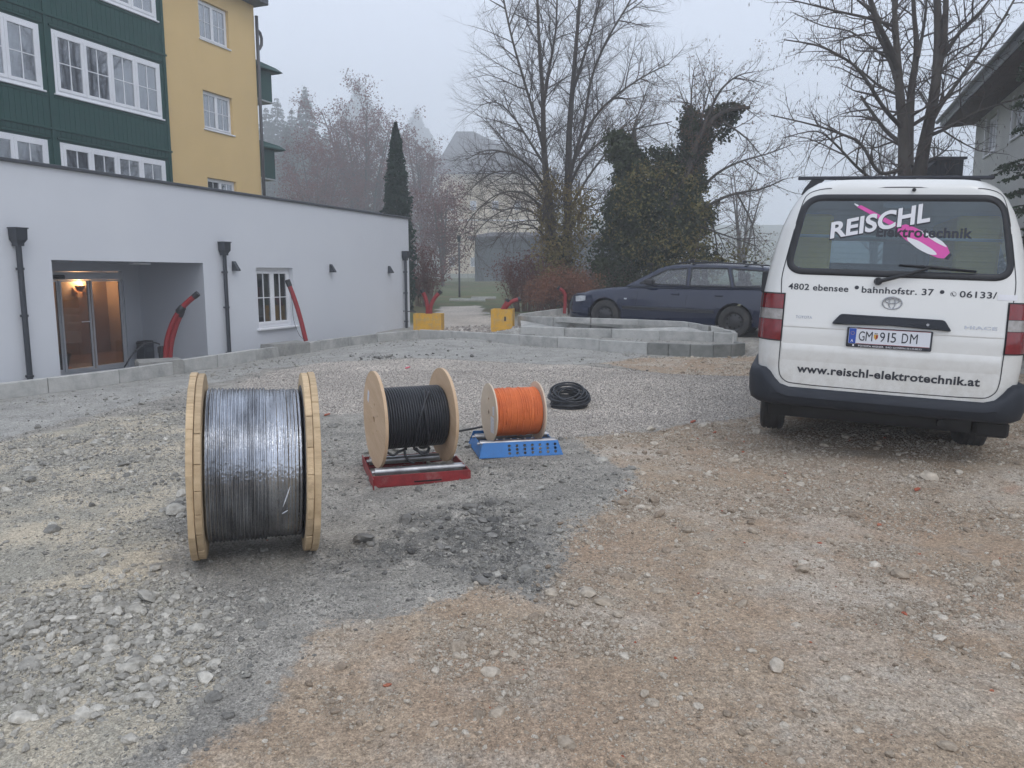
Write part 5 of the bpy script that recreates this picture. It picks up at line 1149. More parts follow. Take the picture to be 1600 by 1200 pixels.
# ------------------------------------------------------------------ dark blue estate car
M_cblue = mat('car_paint', (.003, .009, .034), .22, coat=.7, spec=.3, var=(.004, .011, .038), vscale=2, dirt=(.02, .025, .035), dscale=1.6, damt=.22)
M_ctrim = mat('car_trim', (.018, .019, .022), .5); M_hl = mat('head_lamp', (.62, .64, .66), .15, coat=1, var=(.40, .42, .44), vscale=18); M_crim = mat('steel_rim', (.03, .03, .032), .5); M_seat = mat('car_seat', (.06, .065, .07), .9)
Cc = thing('estate_car', 'dark blue estate car with roof rails parked on the raised ground beyond the kerbs', 'car', (5.0, 16.8, .215), (0, -R_(1.6), math.atan2(1.28, -2.56)))
Cc.scale = (1.05, 1.05, 1.05)
NOSE, TAIL = 3.63, -1.06
zt = lambda x: float(np.interp(x, [TAIL, -.98, -.6, 1.2, 2.0, 2.22, 2.7, 3.1, 3.4, 3.55, NOSE], [.86, .98, .99, .955, .94, .925, .875, .815, .72, .62, .50]))
hw_ = lambda x: float(np.interp(x, [TAIL, -1.0, -.85, -.4, 2.6, 3.0, 3.3, 3.5, NOSE], [.62, .74, .81, .865, .865, .845, .79, .69, .55]))
def zb(x):
    z = .21
    for c in (0, 2.70):
        d_ = abs(x - c); R = .365
        if d_ < R: z = max(z, .31 + math.sqrt(R * R - d_ * d_) * 1.0)
    return z
xs = sorted(set(list(np.linspace(TAIL, NOSE, 70)) + [c + s * R for c in (0, 2.70) for s in (-1, 1) for R in (.366, .364, .36, .35, .33, .30, .26, .2, .14, .07)] + [0, 2.7]))
rings = []
for x in xs:
    w_ = hw_(x); b0 = zb(x); top = zt(x); zz = lambda z: max(z, b0 + .004)
    side = [(w_ * .93, b0), (w_ * .985, zz(b0 + .02)), (w_ * 1.0, zz(.40)), (w_ * 1.003, zz(.52)), (w_ * 1.0, zz(.60)), (w_ * .992, zz(.72)), (w_ * .965, max(zz(.74), top - .07)), (w_ * .93, max(zz(.75), top - .022)), (w_ * .86, max(zz(.752), top)), (w_ * .45, max(zz(.754), top + .018)), (0, max(zz(.755), top + .024))]
    r = [(x, y, min(z, max(top + .024, b0 + .01)) if z > top + .024 else z) for y, z in side]
    rings.append(r + [(x, -y, z) for x, y, z in r[-2::-1]])
MB().loft(rings, closed=False).build('body', M_cblue, Cc, smooth=True, sharp=50)
for X in (TAIL, NOSE):
    r = rings[0] if X == TAIL else rings[-1]; MB().add(r, [tuple(range(len(r)))]).build('bumper_face', M_cblue, Cc)
# wheel housings
for cxw in (0, 2.70):
    q = MB(); q.loft([[(cxw + .37 * math.cos(a), y, .31 + .37 * math.sin(a)) for a in np.linspace(-.25, math.pi + .25, 20)] for y in (-.84, .84)], closed=False); q.build('wheel_arch', M_under, Cc)
q = MB(); q.box(TAIL + .2, NOSE - .3, -.6, .6, .2, .28); q.build('underbody', M_under, Cc)
# greenhouse
zr = lambda x: float(np.interp(x, [-1.0, -.86, -.5, 0, .8, 1.35, 1.62, 2.0, 2.26], [1.0, 1.33, 1.395, 1.425, 1.435, 1.40, 1.33, 1.12, .93]))
def ys(x, z): t = (z - .95) / .46; return (.84 - .245 * max(0, t) ** 1.15) * (1 - .05 * max(0, abs(x - .6) - 1.2))
wins = [rpoly([(1.98, 1.0), (1.45, 1.295), (1.02, 1.345), (.99, .99)], .03, 3), rpoly([(.92, .99), (.945, 1.348), (.22, 1.355), (.10, .995)], .03, 3), rpoly([(.03, .998), (.15, 1.352), (-.55, 1.31), (-.80, 1.02)], .04, 3)]
outl = [(2.26, .935), (1.62, 1.30), (1.35, 1.372), (.8, 1.402), (0, 1.392), (-.5, 1.362), (-.84, 1.30), (-1.0, .985), (.0, .965), (1.2, .945)]
for s in (1, -1):
    me = fill2d(outl, wins, .0, 'side'); mapmesh(me, lambda a, b_, c: (a, s * ys(a, b_), b_)); me.materials.append(M_cblue); o = part('side_pillars', me, Cc); q = o.modifiers.new('t', 'SOLIDIFY'); q.thickness = .02; q.offset = 0
    for P in wins:
        me = fill2d(P, [], .0, 'w'); mapmesh(me, lambda a, b_, c: (a, s * (ys(a, b_) - .004), b_)); me.materials.append(M_carglass); w_o = part('side_window', me, Cc)
        q = MB(); n = len(P); rs = []
        for i in range(n):
            a = Vector(P[i - 1]); c = Vector(P[(i + 1) % n]); t = (c - a).normalized(); nn = Vector((t.y, -t.x)); p = Vector(P[i]); rs.append([(p.x + nn.x * o_, s * (ys(p.x, p.y) + h_), p.y + nn.y * o_) for o_, h_ in ((-.014, .008), (-.012, .015), (.012, .015), (.014, .008))])
        q.loft(rs, closed=False, loop=True); q.build('window_trim', M_ctrim, w_o)
    q = MB(); q.tube([(-.45, s * .60, 1.40), (-.38, s * .60, 1.435), (.5, s * .605, 1.468), (1.15, s * .60, 1.45), (1.25, s * .60, 1.415)], .014, 8); q.build('roof_rail', M_ctrim, Cc, smooth=True)
    q = MB(); q.cbox(1.63, 1.83, min(s * .84, s * 1.0), max(s * .84, s * 1.0), .985, 1.10, .03); q.build('mirror', M_ctrim, Cc)
    for x in (1.12, .24): q = MB(); q.cbox(x, x + .17, min(s * .863, s * .885), max(s * .863, s * .885), .80, .825, .008); q.build('door_handle', M_cblue, Cc)
    q = MB(); q.loft([[(x, s * (hw_(x) * 1.003 + h_), z) for z, h_ in ((.46, .0), (.465, .014), (.52, .014), (.525, .0))] for x in np.linspace(.40, 2.31, 12)], closed=False); q.build('rubbing_strip', M_ctrim, Cc)
    for x0, x1, x2 in ((.98, .97, .93), (.08, .0, .07), (2.02, 2.0, 1.99)):
        q = MB(); q.loft([[(x + o_, s * (hw_(x) * f_ + .002), z) for o_ in (-.003, .003)] for x, z, f_ in ((x0, .26, .985), (x0, .45, 1.002), (x0, .6, 1.0), (x1, .72, .992), (x2, .90, .957))], closed=False); q.build('door_gap', M_blkhole, Cc)
    q = MB(); q.cbox(2.22, 2.28, min(s * .862, s * .872), max(s * .862, s * .872), .66, .69, .004); q.build('side_repeater', M_hl, Cc)
    # head lamp
    hl = [(x, z) for x, z in [(3.56, .60), (3.555, .66), (3.38, .735), (3.22, .745), (3.25, .66), (3.40, .61)]]
    q = MB(); q.loft([[(x, s * (hw_(x) * k_ + .012), z + dz) for dz in (0, hh * .5, hh)] for x, z, hh, k_ in ((3.16, .60, .10, 1.0), (3.28, .575, .125, 1.0), (3.42, .565, .115, .985), (3.54, .555, .10, .94), (3.62, .545, .085, .80), (3.65, .54, .08, .55))], closed=False); q.build('headlight', M_hl, Cc, smooth=True)
    q = MB(); q.loft([[(x, s * (hw_(x) + .008 + k_), z) for z, k_ in ((.21, -.02), (.23, .01), (.42, .014), (.47, .0))] for x in np.linspace(3.08, 3.55, 8)], closed=False); q.build('bumper_side', M_cblue, Cc, smooth=True)
for x in (.95, -.1): 
    q = MB(); q.cbox(x - .03, x + .03, -.64, .64, 1.50, 1.515, .005); q.cbox(x - .04, x + .04, -.64, -.57, 1.465, 1.50, .005); q.cbox(x - .04, x + .04, .57, .64, 1.465, 1.50, .005); q.build('rack_mount', M_ctrim, Cc)
rs = []
for x in np.linspace(-.95, 1.66, 30):
    y1_ = ys(x, min(zr(x) - .03, 1.40)); zc_ = zr(x); rs.append([(x, y1_ + .004, zc_ - .035), (x, y1_ - .03, zc_ - .008), (x, y1_ * .6, zc_ + .012), (x, 0, zc_ + .018), (x, -y1_ * .6, zc_ + .012), (x, -y1_ + .03, zc_ - .008), (x, -y1_ - .004, zc_ - .035)])
MB().loft(rs, closed=False).build('roof', M_cblue, Cc, smooth=True)
q = MB(); q.loft([[(1.62, -.60, 1.325), (1.66, 0, 1.335), (1.62, .60, 1.325)], [(2.26, -.76, .945), (2.34, 0, .95), (2.26, .76, .945)]], closed=False); q.build('windscreen', M_carglass, Cc, smooth=True)
q = MB(); q.loft([[(-.90, -.58, 1.30), (-.92, 0, 1.31), (-.90, .58, 1.30)], [(-1.03, -.72, .99), (-1.06, 0, .99), (-1.03, .72, .99)]], closed=False); q.build('rear_window', M_carglass, Cc, smooth=True)
q = MB(); q.box(-.9, 2.1, -.78, .78, .70, .80); q.build('cabin_floor', M_seat, Cc)
for x in (1.05, .15):
    for y in (-.36, .36):
        q = MB(); q.cbox(x - .22, x - .08, y - .24, y + .24, .70, 1.12, .05); q.cbox(x - .2, x - .1, y - .12, y + .12, 1.12, 1.28, .04); q.build('car_seat', M_seat, Cc)
q = MB(); q.loft([[(3.62, -.42, .56), (3.60, .42, .56)], [(3.585, -.42, .66), (3.565, .42, .66)]], closed=False); q.build('grille', M_ctrim, Cc)
for x in (0, 2.70):
    for s in (1, -1): wheel(Cc, x, s * .755, .312, .19, M_crim, axis='y', rimR=.62, spokes=9 if s > 0 else 0)
for o in [o for o in bpy.data.objects if o.parent == Cc and o.name.startswith('wheel') and o.location.y > 0 and not o.name.startswith('wheel_arch')]: o.rotation_euler = (0, 0, math.pi)

# ------------------------------------------------------------------ trees
M_bark = mat('bark', (.068, .060, .052), .95, var=(.10, .088, .074), vscale=5, bump=.8, bscale=20, stretch=(1, 1, .3)); M_barkr = mat('bark_alder', (.058, .048, .042), .95, var=(.10, .088, .075), vscale=4, bump=.8, bscale=16, stretch=(1, 1, .4))
M_twig = mat('twig', (.085, .070, .060), .9); M_twigr = mat('russet_twig', (.085, .045, .036), .9, var=(.11, .06, .045), vscale=2)
def leafmat(n, c1, c2): 
    m = mat(n, c1, .75, var=c2, vscale=.9, spec=.3, detail=6); return m
M_ivy = leafmat('ivy_leaf', (.022, .036, .014), (.058, .068, .028)); M_ivyy = leafmat('yellow_leaf', (.17, .15, .05), (.24, .17, .06)); M_brownl = leafmat('brown_leaf', (.13, .075, .04), (.19, .11, .055))
M_spruce = leafmat('spruce_needles', (.016, .034, .022), (.028, .048, .028)); M_thuja = leafmat('thuja', (.014, .034, .022), (.024, .05, .03)); M_redl = leafmat('copper_leaf', (.12, .040, .034), (.17, .060, .045)); M_rust = leafmat('rust_leaf', (.20, .085, .05), (.25, .12, .065)); M_olive = leafmat('olive_leaf', (.12, .115, .035), (.17, .14, .05))
class Tubes:
    def __init__(s): s.g = {}
    def add(s, pts, rad, n): s.g.setdefault((len(pts), n), []).append((pts, rad))
    def mesh(s, name, m, smooth=True):
        V_ = []; F_ = []; base = 0
        for (k, n), L_ in s.g.items():
            P = np.array([a for a, _ in L_], float); Rr = np.array([b_ for _, b_ in L_], float); N_ = len(L_)
            T_ = np.gradient(P, axis=1); T_ /= np.linalg.norm(T_, axis=2, keepdims=True) + 1e-9
            mt = T_.mean(1); ref = np.where(np.abs(mt[:, 2:3]) > .8, np.array([[1., 0, 0]]), np.array([[0, 0, 1.]]))[:, None, :]
            A1 = np.cross(T_, ref); A1 /= np.linalg.norm(A1, axis=2, keepdims=True) + 1e-9; A2 = np.cross(T_, A1)
            an = np.arange(n) * 2 * math.pi / n
            vv = P[:, :, None, :] + Rr[:, :, None, None] * (A1[:, :, None, :] * np.cos(an)[None, None, :, None] + A2[:, :, None, :] * np.sin(an)[None, None, :, None])
            V_.append(vv.reshape(-1, 3)); i = np.arange(N_)[:, None, None] * k * n + np.arange(k - 1)[None, :, None] * n; jx = np.arange(n)[None, None, :]; j2 = (jx + 1) % n
            F_.append((np.stack([i + jx, i + j2, i + n + j2, i + n + jx], -1) + base).reshape(-1, 4)); base += N_ * k * n
        V_ = np.concatenate(V_); F_ = np.concatenate(F_); return np_mesh(name, V_, F_, m, smooth)
def np_mesh(name, V_, F_, m, smooth=False):
    me = bpy.data.meshes.new(name); me.vertices.add(len(V_)); me.vertices.foreach_set('co', V_.astype(np.float32).ravel()); F_ = F_.astype(np.int32); k = F_.shape[1]
    me.loops.add(F_.size); me.loops.foreach_set('vertex_index', F_.ravel()); me.polygons.add(len(F_)); me.polygons.foreach_set('loop_start', np.arange(0, F_.size, k, dtype=np.int32))
    if smooth: me.polygons.foreach_set('use_smooth', np.ones(len(F_), bool))
    me.update(calc_edges=True)
    for q in (m if isinstance(m, (list, tuple)) else [m]): me.materials.append(q)
    return me
def leaf_cards(name, C_, size, m, r, fold=.3):
    """small pointed leaf faces (two triangles) around given points"""
    n = len(C_); C_ = np.asarray(C_, float); a = r.normal(size=(n, 3)); a /= np.linalg.norm(a, axis=1, keepdims=True); b_ = r.normal(size=(n, 3)); b_ -= a * (a * b_).sum(1, keepdims=True); b_ /= np.linalg.norm(b_, axis=1, keepdims=True)
    nn = np.cross(a, b_); s = np.asarray(size) * r.uniform(.6, 1.3, n); s = s[:, None]
    V_ = np.stack([C_ - a * s * .5, C_ + b_ * s * .32 + nn * s * fold * .3, C_ + a * s * .5, C_ - b_ * s * .32 + nn * s * fold * .3], 1).reshape(-1, 3); i = np.arange(n)[:, None] * 4
    return np_mesh(name, V_, np.concatenate([i + np.array([[0, 1, 2]]), i + np.array([[0, 2, 3]])]), m)
def wander(p, d_, L_, n, curl, trop, r):
    pts = [p]; d_ = d_.normalized(); st = L_ / (n - 1)
    for i in range(n - 1):
        d_ = (d_ + Vector((r.gauss(0, curl), r.gauss(0, curl), r.gauss(0, curl) + trop))).normalized(); pts.append(pts[-1] + d_ * st)
    return pts
def grow(tb, pts, rad, lvl, spec, r, tips):
    """children along one limb"""
    if lvl >= len(spec): return
    S = spec[lvl]; L_ = sum((b_ - a).length for a, b_ in zip(pts, pts[1:])); n = max(1, int(L_ * S['per_m'] * r.uniform(.8, 1.2) + .5)); K = len(pts) - 1
    for i in range(n):
        t = S.get('start', .15) + (1 - S.get('start', .15)) * (i + r.random()) / n; t = min(t, .995); k = min(int(t * K), K - 1); f = t * K - k; p = pts[k].lerp(pts[k + 1], f); d0 = (pts[k + 1] - pts[k]).normalized(); ra = rad[k] * (1 - f) + rad[k + 1] * f
        ang = r.gauss(S['ang'], S.get('angv', 12)); ax = d0.orthogonal().normalized(); ax.rotate(Matrix.Rotation(r.uniform(0, 6.283), 3, d0)); d_ = d0.copy(); d_.rotate(Matrix.Rotation(R_(ang), 3, ax)); d_.y *= S.get('flat', 1)
        d_ = (d_ + Vector((0, 0, S.get('lift', 0)))).normalized()
        ln = S['len'] * r.uniform(.55, 1.25) * (1 - S.get('taper', .5) * t); rr = min(ra * .7, S['r'] * r.uniform(.7, 1.2)); ns = S.get('n', 4)
        q = wander(p, d_, ln, ns, S['curl'], S['trop'], r); rd = [rr * (1 - .78 * j_ / (ns - 1)) for j_ in range(ns)]; tb.add([tuple(v) for v in q], rd, S.get('sides', 3)); 
        if lvl == len(spec) - 1 or S.get('tips'): tips.append(q)
        grow(tb, q, rd, lvl + 1, spec, r, tips)
def limb_pts(P): return arc([Vector(p) for p in P], 4 * (len(P) - 1))
def tree_from_limbs(name, label, cat, base, limbs, spec, seed, mb_, mt, group=None, extra=None, yj=.9):
    """limbs: (list of (px,py,dy), r0, r1) at depth base y"""
    r = random.Random(seed); t = thing(name, label, cat, base, group=group); B = Vector(base); tr = Tubes(); cr = Tubes(); tips = []
    for P, r0, r1 in limbs:
        q = limb_pts([Vector(aty(px, py, base[1] + dy)) - B for px, py, dy in P]); n = len(q); rd = [r0 + (r1 - r0) * (i / (n - 1)) ** (.6 if r0 > .15 else .75) for i in range(n)]
        tr.add([tuple(v) for v in q], rd, 9 if r0 > .08 else 6); grow(cr, q, rd, 0, spec, r, tips)
    part('trunk', tr.mesh('trunk', mb_), t); part('crown', cr.mesh('crown', mt, False), t); return t, tips
YL = 25.0; gl = gzs(1.8, YL)
spec_l = [dict(per_m=4.2, ang=46, len=2.2, r=.020, curl=.10, trop=.035, n=7, sides=4, flat=.8, taper=.55, start=.10), dict(per_m=6.2, ang=42, len=1.05, r=.0115, curl=.14, trop=.02, n=5, sides=3, taper=.3), dict(per_m=7.5, ang=38, len=.5, r=.0064, curl=.16, trop=.02, n=3, sides=3, taper=.2)]
limbs = [([(876, 478, 0), (870, 420, 0), (862, 360, 0), (856, 300, 0), (850, 230, 0), (848, 150, .1), (842, 60, .1), (838, -60, .1), (834, -190, 0)], .25, .012),
 ([(880, 478, 0), (884, 420, .1), (887, 350, .1), (888, 270, .2), (890, 200, .2), (897, 110, .1), (905, 10, 0), (912, -100, 0), (915, -200, 0)], .25, .012),
 ([(888, 290, .2), (897, 250, 0), (912, 190, -.4), (925, 120, -.6), (950, 60, -.8), (985, 0, -1.0), (1010, -60, -1.2)], 0.0738, .02),
 ([(889, 262, .2), (905, 235, .4), (928, 185, .8), (962, 150, 1.2), (1005, 120, 1.5), (1045, 100, 1.8)], 0.0738, .02),
 ([(887, 300, 0), (910, 250, -.6), (950, 215, -1.0), (1000, 200, -1.4), (1050, 190, -1.6)], 0.0574, .015), ([(886, 345, .1), (905, 300, .5), (935, 255, .9), (965, 225, 1.2), (1010, 230, 1.4)], 0.0574, .015),
 ([(851, 240, 0), (838, 190, -.5), (820, 130, -.8), (800, 60, -1.1), (785, -10, -1.3), (772, -80, -1.4)], 0.0656, .02), ([(849, 170, .1), (858, 110, .6), (868, 50, .9), (872, -30, 1.1), (880, -110, 1.2)], 0.0574, .02),
 ([(853, 262, 0), (830, 225, .5), (800, 180, 1.0), (775, 160, 1.3), (750, 165, 1.5)], 0.0492, .012), ([(856, 300, 0), (830, 262, -.6), (795, 240, -1.1), (760, 235, -1.4), (728, 250, -1.7)], 0.0533, .012),
 ([(858, 330, 0), (835, 290, .4), (800, 268, .9), (760, 275, 1.2), (722, 310, 1.4)], 0.0492, .010), ([(860, 350, 0), (840, 318, -.5), (812, 300, -.9), (775, 305, -1.3), (740, 335, -1.5), (722, 362, -1.6)], 0.0492, .010),
 ([(862, 372, 0), (842, 340, .3), (815, 325, .8), (780, 332, 1.1), (745, 362, 1.3), (735, 390, 1.4)], 0.0410, .009), ([(864, 392, 0), (845, 362, -.4), (820, 350, -.7), (790, 360, -1.0), (765, 388, -1.2)], 0.0369, .008),
 ([(884, 372, .1), (905, 335, .5), (935, 318, .9), (970, 320, 1.2), (990, 340, 1.3)], 0.0410, .010), ([(893, 150, .1), (915, 80, -.6), (935, 10, -1.0), (950, -70, -1.2)], 0.0574, .02)]
LT, tips = tree_from_limbs('lime_tree', 'tall bare lime tree with twin trunks rising behind the shrubs in the middle', 'tree', (aty(878, 478, YL)[0], YL, gl - .1), limbs, spec_l, 3, M_bark, M_twig)
npr = np.random.RandomState(5)
def px_blob(cx_, cy_, rx, ry, Y, dy, n, base, shell=.0):
    """points in an ellipsoid given by its silhouette at depth Y"""
    c = np.array(aty(cx_, cy_, Y)) - np.array(base); sx = rx / FPX * Y; sz = ry / FPX * Y; v = npr.normal(size=(n, 3)); v /= np.linalg.norm(v, axis=1, keepdims=True); rr = npr.uniform(shell, 1, (n, 1)) ** .45; return c + v * rr * np.array([sx, dy, sz])
def clumped(c, n_sub, rad, n_per):
    idx = npr.randint(0, len(c), n_sub); return (c[idx][:, None, :] + npr.normal(size=(n_sub, n_per, 3)) * rad).reshape(-1, 3)
LB_ = np.array(LT.location)
c = np.concatenate([px_blob(868, 415, 42, 50, YL - .3, 1.0, 200, LB_), px_blob(900, 340, 35, 60, YL - .3, 1.0, 130, LB_), px_blob(858, 330, 14, 70, YL - .3, .4, 90, LB_)])
part('ivy_leaves', leaf_cards('ivy_leaves', clumped(c, 700, .16, 11), .095, [M_ivyy], npr), LT)
part('dark_ivy', leaf_cards('dark_ivy', clumped(px_blob(873, 425, 22, 60, YL - .2, .6, 160, LB_), 200, .14, 10), .09, [M_ivy], npr), LT)
# ivy-grown tree
YI = 22.5; spec_i = [dict(per_m=4.6, ang=45, len=1.5, r=.018, curl=.14, trop=.05, n=5, sides=3, flat=.9, start=.2), dict(per_m=6, ang=40, len=.62, r=.008, curl=.18, trop=.02, n=4, sides=3), dict(per_m=6, ang=38, len=.3, r=.0055, curl=.18, trop=.0, n=3, sides=3)]
limbs = [([(1025, 475, 0), (1022, 420, 0), (1015, 350, 0), (1005, 290, .2), (995, 240, .2), (990, 200, .2)], .2, .05), ([(1020, 380, 0), (1050, 320, -.3), (1075, 265, -.4), (1095, 210, -.4), (1130, 175, -.4), (1172, 168, -.4)], .15, .04), ([(1015, 360, 0), (985, 300, .3), (960, 245, .4), (952, 205, .5)], .10, .03),
 ([(1060, 300, -.3), (1085, 240, -.2), (1100, 170, 0), (1115, 120, .2)], .06, .012), ([(1095, 212, -.4), (1120, 150, -.6), (1150, 120, -.8), (1180, 112, -.9)], .05, .010), ([(1090, 220, -.4), (1080, 160, -.1), (1085, 105, .1)], .05, .010),
 ([(1070, 345, -.2), (1100, 325, -.5), (1140, 305, -.8), (1190, 295, -1.0), (1225, 280, -1.1)], .07, .015), ([(1075, 330, -.2), (1110, 280, .2), (1150, 255, .5), (1200, 240, .8), (1240, 225, .9)], .06, .012), ([(1060, 330, 0), (1100, 355, -.4), (1140, 370, -.8), (1185, 385, -1.0)], .05, .010),
 ([(1000, 290, .2), (985, 230, .4), (1000, 170, .6), (1015, 130, .7)], .05, .010), ([(1110, 330, -.3), (1120, 385, -.3), (1122, 430, -.3)], .03, .010), ([(1150, 300, -.6), (1175, 350, -.7), (1180, 400, -.7)], .03, .008), ([(1130, 190, -.5), (1165, 215, -.8), (1195, 250, -1)], .04, .010)]
IT, tips = tree_from_limbs('ivy_tree', 'round tree smothered in dark ivy behind the blue estate car', 'tree', (aty(1025, 475, YI)[0], YI, gzs(4.3, YI) - .1), limbs, spec_i, 8, M_bark, M_twig)
IB = np.array(IT.location)
blobs = [(1030, 345, 78, 78, 1.3, 900), (985, 320, 40, 62, .9, 380), (1072, 310, 32, 52, .8, 240), (1045, 275, 50, 42, .9, 190), (985, 262, 30, 30, .7, 110), (963, 232, 20, 20, .5, 60), (1070, 268, 30, 40, .7, 110), (1090, 218, 22, 38, .5, 110), (1115, 182, 15, 12, .35, 40), (1146, 172, 20, 8, .25, 30), (1080, 185, 11, 16, .25, 26), (1015, 400, 70, 50, 1.2, 300), (960, 400, 38, 45, .9, 120), (1090, 300, 16, 30, .4, 40), (1133, 205, 14, 24, .3, 26)]
c = np.concatenate([px_blob(a + jx, b_ + jz, rx * sc_, ry * sc_, YI, dy * sc_, int(n * sc_ * sc_), IB, .2) for a, b_, rx, ry, dy, n in blobs for jx, jz, sc_ in [(0, 0, .86)] + [(npr.uniform(-.85, .85) * rx, npr.uniform(-.85, .85) * ry, npr.uniform(.22, .45)) for _ in range(12)]])
tp = np.array([tuple(q[npr.randint(0, len(q))]) for q in tips]); near = np.array([np.min(np.linalg.norm(c[::7] - p_, axis=1)) < .28 for p_ in tp[::3]]); sprig = tp[::3][near]
IV = part('ivy_leaves', leaf_cards('ivy_leaves', np.concatenate([clumped(c, 5200, .085, 10), clumped(sprig, 500, .05, 8)]), .115, [M_ivy], npr), IT)
part('yellow_leaves', leaf_cards('yellow_leaves', np.concatenate([clumped(px_blob(1030, 340, 80, 85, YI - .5, 1.4, 400, IB, .7), 520, .12, 6), clumped(px_blob(1060, 400, 70, 45, YI - .6, 1.2, 200, IB, .4), 200, .2, 6), clumped(px_blob(1130, 410, 55, 30, YI, 1, 120, IB), 120, .25, 6)]), .085, [M_olive], npr), IT)
part('brown_leaves', leaf_cards('brown_leaves', np.concatenate([clumped(px_blob(1085, 225, 34, 55, YI - .4, .6, 200, IB, .5), 150, .12, 6), tp[npr.randint(0, len(tp), 5200)] + npr.normal(size=(5200, 3)) * .035]), .042, [M_brownl], npr), IT)
# alder on the right, behind the van
YR = 16.0; spec_r = [dict(per_m=3.8, ang=55, len=1.5, r=.021, curl=.17, trop=.02, n=6, sides=4, start=.08, flat=.9, taper=.7), dict(per_m=6.2, ang=48, len=.62, r=.0085, curl=.20, trop=-.02, n=4, sides=3), dict(per_m=6.5, ang=42, len=.26, r=.0048, curl=.2, trop=-.06, n=3, sides=3)]
limbs = [([(1416, 470, 0), (1416, 380, 0), (1413, 280, 0), (1412, 210, 0), (1406, 150, 0), (1402, 90, 0), (1398, 20, .1), (1396, -60, .1)], 0.2162, 0.035), ([(1418, 260, 0), (1420, 200, .1), (1424, 140, .15), (1432, 80, .2), (1428, 20, .2), (1424, -60, .2)], 0.1196, 0.028), ([(1430, 470, .1), (1432, 330, .1), (1440, 250, .1), (1452, 190, .1), (1462, 130, 0), (1466, 60, 0), (1464, 0, 0), (1463, -70, 0)], 0.1932, 0.056), ([(1462, 130, 0), (1474, 70, -.1), (1478, 0, -.1), (1476, -70, -.1)], 0.072, 0.0425),
 ([(1404, 110, 0), (1388, 70, -.3), (1372, 35, -.5), (1355, -20, -.7)], 0.0792, 0.034), ([(1404, 130, 0), (1385, 80, .2), (1370, 50, .3), (1358, 0, .3), (1345, -40, .3)], 0.0576, 0.017), ([(1398, 60, 0), (1396, 30, .2), (1405, -20, .3)], 0.0432, 0.0255),
 ([(1410, 200, 0), (1382, 170, -.5), (1350, 120, -.8), (1325, 95, -1), (1280, 72, -1.2), (1225, 62, -1.4)], 0.0504, 0.0102), ([(1408, 150, 0), (1375, 135, .4), (1345, 110, .7), (1310, 85, 1.0), (1260, 60, 1.2)], 0.036, 0.0085), ([(1410, 225, 0), (1385, 205, .3), (1362, 175, .5), (1345, 150, .6)], 0.0504, 0.0298),
 ([(1414, 262, 0), (1375, 270, -.5), (1345, 225, -.8), (1310, 208, -1.0), (1270, 195, -1.2), (1205, 180, -1.4)], 0.0468, 0.0102), ([(1375, 290, -.4), (1340, 262, -.6), (1305, 225, -.9), (1275, 205, -1.0), (1225, 215, -1.2)], 0.036, 0.0085), ([(1394, 40, 0), (1355, 28, -.5), (1310, 18, -.8), (1270, 8, -1), (1215, -5, -1.2)], 0.036, 0.0085),
 ([(1445, 215, .1), (1480, 200, -.3), (1520, 178, -.6), (1570, 160, -.9), (1640, 140, -1.1)], 0.0432, 0.0127), ([(1452, 200, .1), (1470, 165, .3), (1510, 110, .5), (1555, 50, .7), (1590, -10, .8)], 0.0576, 0.017), ([(1466, 100, 0), (1500, 50, -.3), (1530, 20, -.5), (1560, -20, -.6)], 0.0504, 0.017), ([(1462, 120, 0), (1490, 90, .4), (1520, 65, .6), (1550, 40, .8)], 0.0288, 0.0102), ([(1425, 180, 0), (1450, 165, -.4), (1490, 130, -.7), (1530, 105, -.9)], 0.0288, 0.0085),
 ([(1404, 100, 0), (1370, 80, .7), (1330, 50, 1.0), (1285, 40, 1.3), (1240, 20, 1.4)], 0.0324, 0.0085), ([(1412, 245, 0), (1390, 285, -.2), (1368, 300, -.4)], 0.0288, 0.0085), ([(1434, 90, .1), (1445, 30, .5), (1450, -40, .6)], 0.0432, 0.017), ([(1376, 30, -.5), (1340, 0, -.6), (1310, -30, -.7)], 0.0288, 0.0102)]
AT, tips = tree_from_limbs('alder_tree', 'many-stemmed bare alder with hanging catkins rising behind the white van', 'tree', (aty(1423, 470, YR)[0], YR, gzs(8.4, YR) - .3), limbs, spec_r, 12, M_barkr, M_twig)
ct = Tubes(); r = random.Random(4)
for q in tips:
    if r.random() < .5:
        p = q[-1] if r.random() < .7 else q[len(q) // 2]
        for k in range(r.choice((1, 1, 2))):
            l_ = r.uniform(.04, .075); dx = r.uniform(-.012, .012); ct.add([(p.x, p.y, p.z), (p.x + dx * .6, p.y, p.z - l_ * .5), (p.x + dx, p.y, p.z - l_)], [.0035, .0055, .002], 3)
part('catkins', ct.mesh('catkins', M_twigr, False), AT)

